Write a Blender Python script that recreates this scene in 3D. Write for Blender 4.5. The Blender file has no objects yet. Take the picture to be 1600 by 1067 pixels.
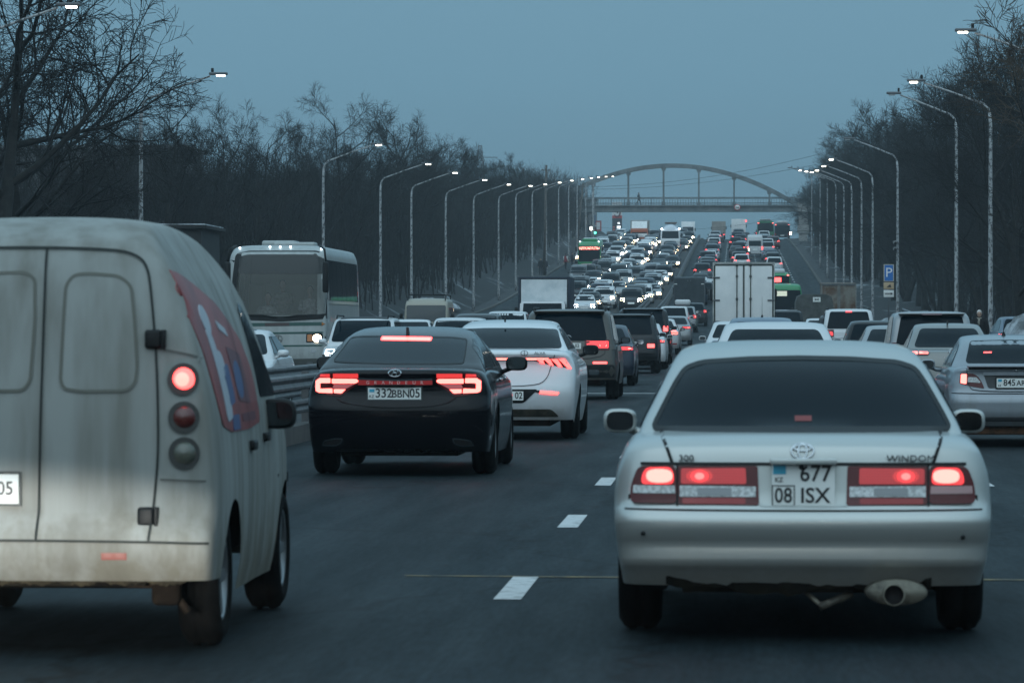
import bpy, bmesh, math, random
import numpy as np
from mathutils import Vector, Matrix
from mathutils.bvhtree import BVHTree
from mathutils.geometry import delaunay_2d_cdt
random.seed(7)
R = math.radians
scn = bpy.context.scene
COL = scn.collection

# ------------------------------------------------------------ camera
FPX, VX, HY, EYE = 6400.0, 1150.0, 510.0, 1.47       # focal length in photo pixels, vanishing point, horizon, eye height
cam = bpy.data.cameras.new('camera')
cam.sensor_width = 36.0
cam.lens = FPX / 1600 * 36
cam.clip_start, cam.clip_end = 0.5, 9000
cam.dof.use_dof = True
cam.dof.focus_distance = 90
cam.dof.aperture_fstop = 10.0
co = bpy.data.objects.new('camera', cam)
co.location = (0, 0, EYE)
co.rotation_euler = (R(90) - math.atan((533.5 - HY) / FPX), 0, math.atan((VX - 800) / FPX))
COL.objects.link(co)
scn.camera = co

# ------------------------------------------------------------ world, sun, exposure
w = bpy.data.worlds.new('World')
scn.world = w
w.use_nodes = True
nt = w.node_tree
nt.nodes.clear()
def wn(t, **k):
    n = nt.nodes.new(t)
    for a, v in k.items(): setattr(n, a, v)
    return n
sky = wn('ShaderNodeTexSky', sky_type='NISHITA', sun_disc=False)
sky.sun_elevation = R(-4.0); sky.sun_rotation = R(200); sky.altitude = 700
bg1 = wn('ShaderNodeBackground'); bg1.inputs[1].default_value = 0.05
nt.links.new(sky.outputs[0], bg1.inputs[0])
geo = wn('ShaderNodeTexCoord')
sep = wn('ShaderNodeSeparateXYZ'); nt.links.new(geo.outputs['Generated'], sep.inputs[0])
ramp = wn('ShaderNodeValToRGB')                       # overcast dusk: zenith about three times the horizon
cr = ramp.color_ramp
cr.elements[0].position = 0.0;  cr.elements[0].color = (0.096, 0.182, 0.243, 1)
cr.elements[1].position = 1.0;  cr.elements[1].color = (0.50, 0.78, 0.96, 1)
e = cr.elements.new(0.06); e.color = (0.150, 0.300, 0.405, 1)
e = cr.elements.new(0.35); e.color = (0.30, 0.52, 0.67, 1)
nt.links.new(sep.outputs[2], ramp.inputs[0])
gl1 = wn('ShaderNodeMath', operation='MULTIPLY'); gl1.inputs[1].default_value = -1.0; nt.links.new(sep.outputs[1], gl1.inputs[0])   # afterglow low in the sky behind the camera
gl2 = wn('ShaderNodeMath', operation='MAXIMUM'); gl2.inputs[1].default_value = 0.0; nt.links.new(gl1.outputs[0], gl2.inputs[0])
glm = wn('ShaderNodeMix', data_type='RGBA', blend_type='ADD'); glm.inputs[7].default_value = (0.50, 0.57, 0.58, 1)
nt.links.new(gl2.outputs[0], glm.inputs[0]); nt.links.new(ramp.outputs[0], glm.inputs[6])
bg2 = wn('ShaderNodeBackground'); bg2.inputs[1].default_value = 1.0
nt.links.new(glm.outputs[2], bg2.inputs[0])
ad = wn('ShaderNodeAddShader'); nt.links.new(bg1.outputs[0], ad.inputs[0]); nt.links.new(bg2.outputs[0], ad.inputs[1])
wo = wn('ShaderNodeOutputWorld'); nt.links.new(ad.outputs[0], wo.inputs[0])
sl = bpy.data.lights.new('dusk_sun', 'SUN'); sl.energy = 0.25; sl.angle = R(60); sl.color = (0.8, 0.92, 1.0)
so = bpy.data.objects.new('dusk_sun', sl); so.rotation_euler = (R(35), 0, R(-20)); COL.objects.link(so)
# the low beams of the car the photograph is taken from
for hx, hy, az, pw, cone in ((-0.35, -0.5, 3, 380, 60), (0.95, -0.5, -2, 380, 60), (-3.75, 9.5, 3, 1900, 35), (-2.55, 9.5, 7, 1900, 35)):   # ours, and those of the car behind the van
    l = bpy.data.lights.new('low_beam', 'SPOT'); l.energy = pw; l.color = (0.98, 0.98, 0.92)
    l.spot_size = R(2*cone); l.spot_blend = 0.03; l.shadow_soft_size = 0.07
    o = bpy.data.objects.new('low_beam', l); o.location = (hx, hy, 0.78)
    o.rotation_euler = (R(90 - cone - .25 + (.9 if cone < 60 else 0)), 0, R(az)); COL.objects.link(o)
scn.view_settings.view_transform = 'Standard'
scn.view_settings.look = 'None'
scn.view_settings.exposure = 0.0
scn.view_settings.gamma = 1.0
scn.cycles.use_denoising = True
scn.cycles.volume_bounces = 0
scn.cycles.max_bounces = 6
scn.cycles.diffuse_bounces = 2
scn.cycles.glossy_bounces = 3
scn.cycles.transparent_max_bounces = 6
scn.cycles.sample_clamp_indirect = 4.0
scn.cycles.caustics_reflective = False
scn.cycles.caustics_refractive = False

# ------------------------------------------------------------ helpers: curves, geometry
def mono(pts):
    """monotone cubic through (x, y) points, vectorised, clamped outside"""
    p = np.array(sorted(pts), float); x, y = p[:, 0], p[:, 1]
    h = np.diff(x); d = np.diff(y) / h
    m = np.zeros(len(x))
    if len(x) == 2: m[:] = d[0]
    else:
        m[0], m[-1] = d[0], d[-1]
        for i in range(1, len(x) - 1):
            m[i] = 0 if d[i-1] * d[i] <= 0 else 2 * d[i-1] * d[i] / (d[i-1] + d[i])
    def f(t):
        t = np.clip(np.asarray(t, float), x[0], x[-1])
        i = np.clip(np.searchsorted(x, t) - 1, 0, len(h) - 1)
        u = (t - x[i]) / h[i]; a = h[i]
        return ((1 + 2*u) * (1-u)**2 * y[i] + u * (1-u)**2 * a * m[i] + u*u*(3-2*u) * y[i+1] + u*u*(u-1) * a * m[i+1])
    return f
GZ = mono([(-60, 0), (100, 0), (140, .12), (170, .3), (205, .52), (250, 1.1), (290, 1.95), (330, 3.0), (380, 4.9), (455, 8.0),
           (556, 12.0), (640, 14.9), (700, 16.2), (760, 16.6), (820, 16.2), (1000, 13), (1500, 5), (4000, 0)])
def gz(y): return float(GZ(y))
def wx(px, Y): return (px - VX) * Y / FPX            # photo pixel and distance -> metres
def wz(py, Y): return EYE - (py - HY) * Y / FPX
def hill_y(py):                                      # where the rising road shows at photo row py
    lo, hi = 210.0, 668.0
    for _ in range(50):
        m = (lo + hi) / 2
        if HY - (gz(m) - EYE) * FPX / m > py: lo = m
        else: hi = m
    return lo

class MB:
    """collects shapes into one mesh"""
    def __init__(s): s.v, s.f, s.m, s.sm = [], [], [], []
    def add(s, vs, fs, mi=0, smooth=False):
        b = len(s.v); s.v += [tuple(map(float, p)) for p in vs]
        for f in fs: s.f.append([b + i for i in f]); s.m.append(mi); s.sm.append(smooth)
        return s
    def box(s, c, d, mi=0, rot=0, bev=0.0, taper=None):
        hx, hy, hz = d[0]/2, d[1]/2, d[2]/2
        if bev > 0:
            b = min(bev, hx*.95, hy*.95, hz*.95); pts = []; 
            bm = bmesh.new(); bmesh.ops.create_cube(bm, size=1)
            for v in bm.verts: v.co = Vector((v.co.x*2*hx, v.co.y*2*hy, v.co.z*2*hz))
            bmesh.ops.bevel(bm, geom=bm.edges[:] + bm.verts[:], offset=b, segments=3, affect='EDGES', profile=.5)
            bm.verts.ensure_lookup_table(); bm.verts.index_update()
            vs = [v.co.copy() for v in bm.verts]; fs = [[v.index for v in f.verts] for f in bm.faces]; bm.free(); sm = True
        else:
            vs = [Vector((x*hx, y*hy, z*hz)) for x in (-1, 1) for y in (-1, 1) for z in (-1, 1)]
            fs = [[0,1,3,2],[4,6,7,5],[0,4,5,1],[2,3,7,6],[0,2,6,4],[1,5,7,3]]; sm = False
        if taper:
            for v in vs:
                k = (v.z / (2*hz) + .5); v.x *= 1 + (taper[0]-1)*k; v.y *= 1 + (taper[1]-1)*k
        M = Matrix.Rotation(rot, 4, 'Z')
        return s.add([M @ v + Vector(c) for v in vs], fs, mi, sm)
    def tube(s, pts, rad, n=6, mi=0, cap=True, smooth=True):
        pts = [Vector(p) for p in pts]
        if not hasattr(rad, '__len__'): rad = [rad] * len(pts)
        vs, fs = [], []
        up = None
        for i, p in enumerate(pts):
            t = (pts[min(i+1, len(pts)-1)] - pts[max(i-1, 0)])
            t = t.normalized() if t.length > 1e-9 else Vector((0, 0, 1))
            if up is None: up = t.orthogonal().normalized()
            else:
                up = up - t * up.dot(t)
                up = up.normalized() if up.length > 1e-6 else t.orthogonal().normalized()
            q = t.cross(up)
            for k in range(n):
                a = 2*math.pi*k/n
                vs.append(p + (up*math.cos(a) + q*math.sin(a)) * rad[i])
        for i in range(len(pts)-1):
            for k in range(n):
                fs.append([i*n+k, i*n+(k+1) % n, (i+1)*n+(k+1) % n, (i+1)*n+k])
        if cap and n > 2: fs += [list(range(n))[::-1], [(len(pts)-1)*n+k for k in range(n)]]
        return s.add(vs, fs, mi, smooth)
    def lathe(s, prof, c=(0,0,0), axis='X', n=28, mi=0, smooth=True):
        """prof: (axial, radius) pairs"""
        vs, fs = [], []
        for a, r in prof:
            for k in range(n):
                t = 2*math.pi*k/n; u, w_ = r*math.cos(t), r*math.sin(t)
                vs.append({'X': (a, u, w_), 'Y': (u, a, w_), 'Z': (u, w_, a)}[axis])
        for i in range(len(prof)-1):
            for k in range(n): fs.append([i*n+k, i*n+(k+1) % n, (i+1)*n+(k+1) % n, (i+1)*n+k])
        return s.add([Vector(v)+Vector(c) for v in vs], fs, mi, smooth)
    def prism(s, poly, lo, hi, axis='Y', mi=0):
        """a 2D outline extruded along an axis"""
        n = len(poly)
        def P(u, v, t): return {'X': (t, u, v), 'Y': (u, t, v), 'Z': (u, v, t)}[axis]
        vs = [P(u, v, lo) for u, v in poly] + [P(u, v, hi) for u, v in poly]
        fs = [[i, (i+1) % n, n+(i+1) % n, n+i] for i in range(n)]
        fs += [list(range(n))[::-1], list(range(n, 2*n))]
        return s.add(vs, fs, mi)
    def ellipsoid(s, c, r, n=12, mi=0):
        vs, fs = [], []; m = n//2
        for i in range(m+1):
            p = math.pi*i/m
            for k in range(n):
                t = 2*math.pi*k/n
                vs.append((c[0]+r[0]*math.sin(p)*math.cos(t), c[1]+r[1]*math.sin(p)*math.sin(t), c[2]+r[2]*math.cos(p)))
        for i in range(m):
            for k in range(n): fs.append([i*n+k, (i+1)*n+k, (i+1)*n+(k+1) % n, i*n+(k+1) % n])
        return s.add(vs, fs, mi, True)
    def mesh(s, name, mats):
        me = bpy.data.meshes.new(name)
        me.from_pydata(s.v, [], s.f)
        for m in (mats if isinstance(mats, (list, tuple)) else [mats]): me.materials.append(m)
        me.polygons.foreach_set('material_index', s.m); me.polygons.foreach_set('use_smooth', s.sm)
        me.validate(); me.update()
        return me
    def build(s, name, mats, parent=None):
        o = bpy.data.objects.new(name, s.mesh(name, mats)); COL.objects.link(o)
        if parent: o.parent = parent
        return o

def tag(o, label=None, cat=None, group=None, kind=None):
    if label: o['label'] = label
    if cat: o['category'] = cat
    if group: o['group'] = group
    if kind: o['kind'] = kind
    return o
def thing(name, label, cat, loc=(0,0,0), rz=0, group=None):
    o = bpy.data.objects.new(name, None); COL.objects.link(o)
    o.empty_display_size = .3; o.location = loc; o.rotation_euler = (0, 0, rz)
    return tag(o, label, cat, group)
KIDS = {}
def kids(o):
    return [c for c in o.children]
def copy_tree(o, parent=None):
    c = o.copy(); COL.objects.link(c); c.parent = parent
    for ch in list(o.children): copy_tree(ch, c)
    return c

def rpoly(pts, r=.02, n=4):
    """outline with rounded corners"""
    out = []; P = [Vector(p) for p in pts]; N = len(P)
    for i in range(N):
        a, b, c = P[i-1], P[i], P[(i+1) % N]
        u, v = (a-b), (c-b); lu, lv = u.length, v.length
        if lu < 1e-6 or lv < 1e-6: continue
        k = min(r, lu*.45, lv*.45); p0, p1 = b+u/lu*k, b+v/lv*k
        for t in range(n+1):
            s_ = t/n; out.append(tuple((1-s_)**2*p0 + 2*s_*(1-s_)*b + s_*s_*p1))
    return out
def oval(cx, cy, rx, ry, n=20, p=2.0):
    o = []
    for k in range(n):
        t = 2*math.pi*k/n; c, s_ = math.cos(t), math.sin(t)
        o.append((cx+rx*math.copysign(abs(c)**(2/p), c), cy+ry*math.copysign(abs(s_)**(2/p), s_)))
    return o
def rect(x0, y0, x1, y1): return [(x0, y0), (x1, y0), (x1, y1), (x0, y1)]
def inside(p, poly):
    x, y = p; c = False; j = len(poly)-1
    for i in range(len(poly)):
        xi, yi = poly[i]; xj, yj = poly[j]
        if (yi > y) != (yj > y) and x < (xj-xi)*(y-yi)/(yj-yi)+xi: c = not c
        j = i
    return c

# ------------------------------------------------------------ materials
MATS = {}
def mat(name, rgb, rough=.5, metal=0.0, coat=0.0, em=None, es=0.0, spec=.5, trans=0.0, alpha=1.0):
    if name in MATS: return MATS[name]
    m = bpy.data.materials.new(name); m.use_nodes = True; MATS[name] = m
    b = m.node_tree.nodes['Principled BSDF']; I = b.inputs
    I['Base Color'].default_value = (*rgb, 1); I['Roughness'].default_value = rough; I['Metallic'].default_value = metal
    I['Coat Weight'].default_value = coat; I['Coat Roughness'].default_value = .05; I['Specular IOR Level'].default_value = spec
    if em: I['Emission Color'].default_value = (*em, 1); I['Emission Strength'].default_value = es
    if trans: I['Transmission Weight'].default_value = trans
    if alpha < 1: I['Alpha'].default_value = alpha
    return m
def nodes(m): return m.node_tree.nodes, m.node_tree.links, m.node_tree.nodes['Principled BSDF']
def noisy(name, c1, c2, scale=5, detail=6, lo=.4, hi=.6, rough=.7, metal=0, bump=0.0, coord='Object', stretch=None, rough2=None, bscale=None, coat=0, spec=.5):
    """two colours mixed by noise, optional bump"""
    if name in MATS: return MATS[name]
    m = mat(name, c1, rough, metal, coat, spec=spec); N, Lk, b = nodes(m)
    tc = N.new('ShaderNodeTexCoord'); mp = N.new('ShaderNodeMapping')
    if stretch: mp.inputs['Scale'].default_value = stretch
    Lk.new(tc.outputs[coord], mp.inputs[0])
    n = N.new('ShaderNodeTexNoise'); n.inputs['Scale'].default_value = scale; n.inputs['Detail'].default_value = detail
    n.inputs['Roughness'].default_value = .62
    Lk.new(mp.outputs[0], n.inputs[0])
    r = N.new('ShaderNodeValToRGB'); r.color_ramp.elements[0].position = lo; r.color_ramp.elements[1].position = hi
    r.color_ramp.elements[0].color = (*c1, 1); r.color_ramp.elements[1].color = (*c2, 1)
    Lk.new(n.outputs[0], r.inputs[0]); Lk.new(r.outputs[0], b.inputs['Base Color'])
    if rough2 is not None:
        q = N.new('ShaderNodeMapRange'); q.inputs[1].default_value = lo; q.inputs[2].default_value = hi
        q.inputs[3].default_value = rough; q.inputs[4].default_value = rough2
        Lk.new(n.outputs[0], q.inputs[0]); Lk.new(q.outputs[0], b.inputs['Roughness'])
    if bump:
        bp = N.new('ShaderNodeBump'); bp.inputs['Strength'].default_value = bump; bp.inputs['Distance'].default_value = .02
        if bscale:
            n2 = N.new('ShaderNodeTexNoise'); n2.inputs['Scale'].default_value = bscale; n2.inputs['Detail'].default_value = 4
            Lk.new(mp.outputs[0], n2.inputs[0]); Lk.new(n2.outputs[0], bp.inputs['Height'])
        else: Lk.new(n.outputs[0], bp.inputs['Height'])
        Lk.new(bp.outputs[0], b.inputs['Normal'])
    return m
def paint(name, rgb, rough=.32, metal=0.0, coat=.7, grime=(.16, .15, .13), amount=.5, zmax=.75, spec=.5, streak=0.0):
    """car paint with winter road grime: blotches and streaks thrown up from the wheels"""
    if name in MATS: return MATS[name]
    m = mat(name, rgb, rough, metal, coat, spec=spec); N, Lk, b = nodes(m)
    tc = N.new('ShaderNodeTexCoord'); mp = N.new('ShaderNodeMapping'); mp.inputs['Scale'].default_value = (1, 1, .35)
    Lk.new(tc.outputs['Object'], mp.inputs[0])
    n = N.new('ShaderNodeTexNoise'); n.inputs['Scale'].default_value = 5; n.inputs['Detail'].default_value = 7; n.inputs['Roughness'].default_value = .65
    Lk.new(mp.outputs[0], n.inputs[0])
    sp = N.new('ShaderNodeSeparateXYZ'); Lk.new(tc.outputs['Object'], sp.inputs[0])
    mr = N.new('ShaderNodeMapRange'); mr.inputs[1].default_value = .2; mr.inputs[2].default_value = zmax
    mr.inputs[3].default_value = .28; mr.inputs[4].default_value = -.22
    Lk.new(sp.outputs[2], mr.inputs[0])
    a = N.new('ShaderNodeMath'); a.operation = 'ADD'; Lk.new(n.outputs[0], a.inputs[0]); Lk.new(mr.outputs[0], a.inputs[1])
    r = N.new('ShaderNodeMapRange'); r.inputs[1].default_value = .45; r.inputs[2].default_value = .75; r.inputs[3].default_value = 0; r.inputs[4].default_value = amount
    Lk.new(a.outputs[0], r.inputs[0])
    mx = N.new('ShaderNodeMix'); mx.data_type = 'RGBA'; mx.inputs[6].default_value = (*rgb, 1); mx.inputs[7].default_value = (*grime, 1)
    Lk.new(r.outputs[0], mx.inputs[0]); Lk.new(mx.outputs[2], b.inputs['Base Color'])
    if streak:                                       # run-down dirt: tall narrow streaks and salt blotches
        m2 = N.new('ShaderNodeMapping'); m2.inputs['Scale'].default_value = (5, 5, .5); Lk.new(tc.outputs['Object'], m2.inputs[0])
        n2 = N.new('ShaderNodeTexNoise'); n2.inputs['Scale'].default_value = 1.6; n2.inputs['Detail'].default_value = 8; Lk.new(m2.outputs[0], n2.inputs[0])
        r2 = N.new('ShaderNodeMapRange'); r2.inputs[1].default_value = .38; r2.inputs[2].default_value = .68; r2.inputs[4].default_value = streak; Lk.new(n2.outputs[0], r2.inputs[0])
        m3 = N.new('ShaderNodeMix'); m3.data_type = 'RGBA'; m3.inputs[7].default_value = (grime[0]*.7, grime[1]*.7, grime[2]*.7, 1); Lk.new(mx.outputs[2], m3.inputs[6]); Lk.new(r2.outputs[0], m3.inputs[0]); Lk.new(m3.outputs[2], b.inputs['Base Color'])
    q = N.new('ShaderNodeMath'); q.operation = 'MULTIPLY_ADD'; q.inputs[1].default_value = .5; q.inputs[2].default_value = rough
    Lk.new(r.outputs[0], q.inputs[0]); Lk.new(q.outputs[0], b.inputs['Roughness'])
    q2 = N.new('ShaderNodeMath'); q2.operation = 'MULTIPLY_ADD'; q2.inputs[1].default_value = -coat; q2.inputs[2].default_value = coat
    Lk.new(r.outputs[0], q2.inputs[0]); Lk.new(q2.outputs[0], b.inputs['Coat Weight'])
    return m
GLASS = mat('tinted_glass', (.0, .006, .011), .05, spec=.1)
GLASS2 = mat('clear_dark_glass', (.02, .028, .032), .06)
TYRE = noisy('tyre_rubber', (.0025, .0028, .003), (.006, .006, .006), 8, rough=.85, spec=.1)
RIM = mat('wheel_alloy', (.3, .31, .32), .35, .8)
BLACK = mat('black_plastic', (.006, .0075, .0085), .5, spec=.3)
UNDER = noisy('dirty_underside', (.006, .0055, .005), (.02, .018, .014), 6, rough=.9, spec=.1)
GAP = mat('panel_gap', (.006, .006, .007), .8)
CHROME = mat('chrome', (.6, .62, .64), .15, 1.0)
RED = mat('red_lens', (.085, .003, .005), .2, coat=.3, spec=.3)
REDDIM = mat('dim_red_lens', (.13, .004, .006), .2, coat=.3, em=(1, .03, .03), es=.07)
REDMID = mat('glowing_red_lens', (.3, .01, .012), .25, coat=.5, em=(1, .045, .05), es=1.3)
MIRROR = mat('mirror_silver', (.10, .115, .125), .06, 1.0)
REDLIT = mat('lit_red_lens', (.4, .02, .02), .3, em=(1, .075, .07), es=5.0)
REDHOT = mat('lit_brake_lens', (.5, .1, .1), .3, em=(1, .15, .125), es=4.6)
WLENS = noisy('clear_lens', (.35, .36, .36), (.7, .72, .72), 60, rough=.15, coat=.5)
AMBER = mat('amber_lens', (.5, .16, .03), .2, coat=.5)
HEAD = mat('lit_headlamp_warm', (1, .9, .8), .3, em=(1, .78, .52), es=14)
HEADW = mat('lit_headlamp_white', (1, 1, 1), .3, em=(.86, .93, 1), es=14)
DRL = mat('daytime_lamp', (1, 1, 1), .3, em=(.8, .92, 1), es=6)
LENS = mat('headlamp_lens', (.3, .32, .34), .1, coat=.8)
PLATE = mat('number_plate_white', (.85, .86, .83), .4)
INK = mat('number_plate_ink', (.012, .012, .013), .5)
FLAG = mat('plate_flag_blue', (.05, .38, .55), .4)
STEEL = noisy('dirty_steel', (.06, .057, .05), (.2, .19, .155), 9, rough=.6, metal=.4)

def ribbed(name, base, em, es, scale=160, lo=.35):
    """a lit lens with moulded ribs"""
    m = mat(name, base, .25, coat=.6, em=em, es=es); N, Lk, b = nodes(m)
    tc = N.new('ShaderNodeTexCoord'); a = N.new('ShaderNodeTexWave'); a.inputs['Scale'].default_value = scale/6.28; a.inputs['Distortion'].default_value = 0; Lk.new(tc.outputs['Object'], a.inputs[0])
    c = N.new('ShaderNodeTexWave'); c.bands_direction = 'Z'; c.inputs['Scale'].default_value = scale/6.28; Lk.new(tc.outputs['Object'], c.inputs[0])
    mu = N.new('ShaderNodeMath'); mu.operation = 'ADD'; Lk.new(a.outputs['Fac'], mu.inputs[0]); Lk.new(c.outputs['Fac'], mu.inputs[1])
    q = N.new('ShaderNodeMapRange'); q.inputs[2].default_value = 2; q.inputs[3].default_value = es*lo; q.inputs[4].default_value = es; Lk.new(mu.outputs[0], q.inputs[0]); Lk.new(q.outputs[0], b.inputs['Emission Strength'])
    return m
def chaikin(l, n=2):
    l = [Vector(p) for p in l]
    for _ in range(n):
        if len(l) < 3: break
        o = [l[0]]
        for a, b in zip(l, l[1:]): o += [a.lerp(b, .25), a.lerp(b, .75)]
        l = o+[l[-1]]
    return l
# ------------------------------------------------------------ text
def text_mesh(s, size, align='CENTER', extrude=.002, width=1.0, bold=.0):
    cu = bpy.data.curves.new('lettering', 'FONT'); cu.body = s; cu.size = size; cu.align_x = align; cu.align_y = 'CENTER'; cu.extrude = extrude
    cu.resolution_u = 3; cu.offset = bold*size
    o = bpy.data.objects.new('lettering', cu); COL.objects.link(o)
    bpy.context.view_layer.update()
    dg = bpy.context.evaluated_depsgraph_get(); me = bpy.data.meshes.new_from_object(o.evaluated_get(dg))
    bpy.data.objects.remove(o)
    if width != 1.0:
        for v in me.vertices: v.co.x *= width
    return me
def text(s, size, loc, m, parent, face='rear', name='lettering', width=1.0, extrude=.002, tilt=0, align='CENTER', bold=.0):
    me = text_mesh(s, size, align, extrude, width, bold); me.materials.clear(); me.materials.append(m)
    o = bpy.data.objects.new(name, me); COL.objects.link(o); o.parent = parent; o.location = loc
    o.rotation_euler = (R(90) - tilt, 0, {'rear': 0, 'front': R(180), 'right': R(90), 'left': R(-90)}[face])
    return o
# ------------------------------------------------------------ vehicle bodies
def edge(a, n): return 1 - np.power(np.clip(1 - np.power(np.abs(a), n), 0, 1), 1/n)
def cube_surface(f, A, Bs, C):
    """surface of a deformed block: parameters a across, b along, c up (no floor)"""
    NX, NY, NZ = len(A)-1, len(Bs)-1, len(C)-1; ids = {}; prm = []
    def g(i, j, k):
        q = (i, j, k)
        if q not in ids: ids[q] = len(prm); prm.append((A[i], Bs[j], C[k]))
        return ids[q]
    F = []
    for j in range(NY):
        for k in range(NZ):
            F.append([g(0,j,k), g(0,j,k+1), g(0,j+1,k+1), g(0,j+1,k)])
            F.append([g(NX,j,k), g(NX,j+1,k), g(NX,j+1,k+1), g(NX,j,k+1)])
        for i in range(NX): F.append([g(i,j,NZ), g(i+1,j,NZ), g(i+1,j+1,NZ), g(i,j+1,NZ)])
    for i in range(NX):
        for k in range(NZ):
            F.append([g(i,0,k), g(i+1,0,k), g(i+1,0,k+1), g(i,0,k+1)])
            F.append([g(i,NY,k), g(i,NY,k+1), g(i+1,NY,k+1), g(i+1,NY,k)])
    p = np.array(prm)
    return f(p[:, 0], p[:, 1], p[:, 2]), F
def agrid(n):
    t = np.linspace(-1, 1, n+1); return np.sign(t) * (1 - np.power(1 - np.abs(t), 1.7))
def zgrid(n): 
    t = np.linspace(0, 1, n+1); return 1 - np.power(1 - t, 1.25)

def lower_map(S):
    top, rear, front, side, plan = (mono(S[k]) for k in ('top', 'rear', 'front', 'side', 'plan'))
    sill = mono(S['sill']); L, hw = S['L'], S['W']/2
    crr, crf, npl, ncr, crown = S.get('crr', .2), S.get('crf', .3), S.get('npl', 3.5), S.get('ncr', 3.5), S.get('crown', .06)
    Fr, Ff = S.get('Fr', 1.2), S.get('Ff', 1.5)
    def f(a, b, c):
        yn = b * L; zt = top(yn) - crown * edge(a, ncr); zb = sill(yn)
        def yy(z):
            return yn + (rear(z) + crr*edge(a, npl)) * np.clip(1-yn/Fr, 0, 1) + (front(z) - crf*edge(a, npl)) * np.clip(1-(L-yn)/Ff, 0, 1)
        z = zb + (zt-zb)*c; y = yy(z)
        sd = np.abs(a) > .999
        for yc, r in S['arch']:
            inn = sd & (np.abs(y-yc) < r)
            za = S['rw'] + np.sqrt(np.maximum(r*r - (y-yc)**2, 0))
            zb = np.where(inn, np.maximum(zb, za), zb)
        z = zb + (zt-zb)*c
        x = a * hw * plan(y) * side(z)
        return np.stack([x, y, z], 1)
    return f
def lower_stations(S, n):
    L = S['L']; b = list(np.linspace(0, 1, n+1)) + [.012, .03, .05, .97, .988]
    for yc, r in S['arch']:
        for t in np.linspace(0, math.pi, S.get('arch_n', 9)): b.append((yc + r*1.005*math.cos(t)) / L)
    b = sorted(b); out = [b[0]]
    for q in b[1:]:
        if q - out[-1] > .004: out.append(q)
    out[-1] = 1.0
    return np.array(out)
def upper_map(S):
    rl, fl, gw = mono(S['rl']), mono(S['fl']), mono(S['gw'])
    zb, H = S['gzb'], S['H']; cr, cf, n1, n2, crown = S.get('gcr', .14), S.get('gcf', .2), 3.0, 3.2, S.get('gcrown', .07)
    roof = mono(S['roof']) if 'roof' in S else (lambda y: np.full_like(y, H))
    def f(a, b, c):
        z0 = zb + (H-zb)*c
        yr = rl(z0) + cr*edge(a, n1); yf = fl(z0) - cf*edge(a, n1)
        y = yr + (yf-yr)*b
        zt = roof(y) - crown*edge(a, n2)
        z = zb + (zt-zb)*c
        return np.stack([a*gw(z), y, z], 1)
    return f

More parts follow.
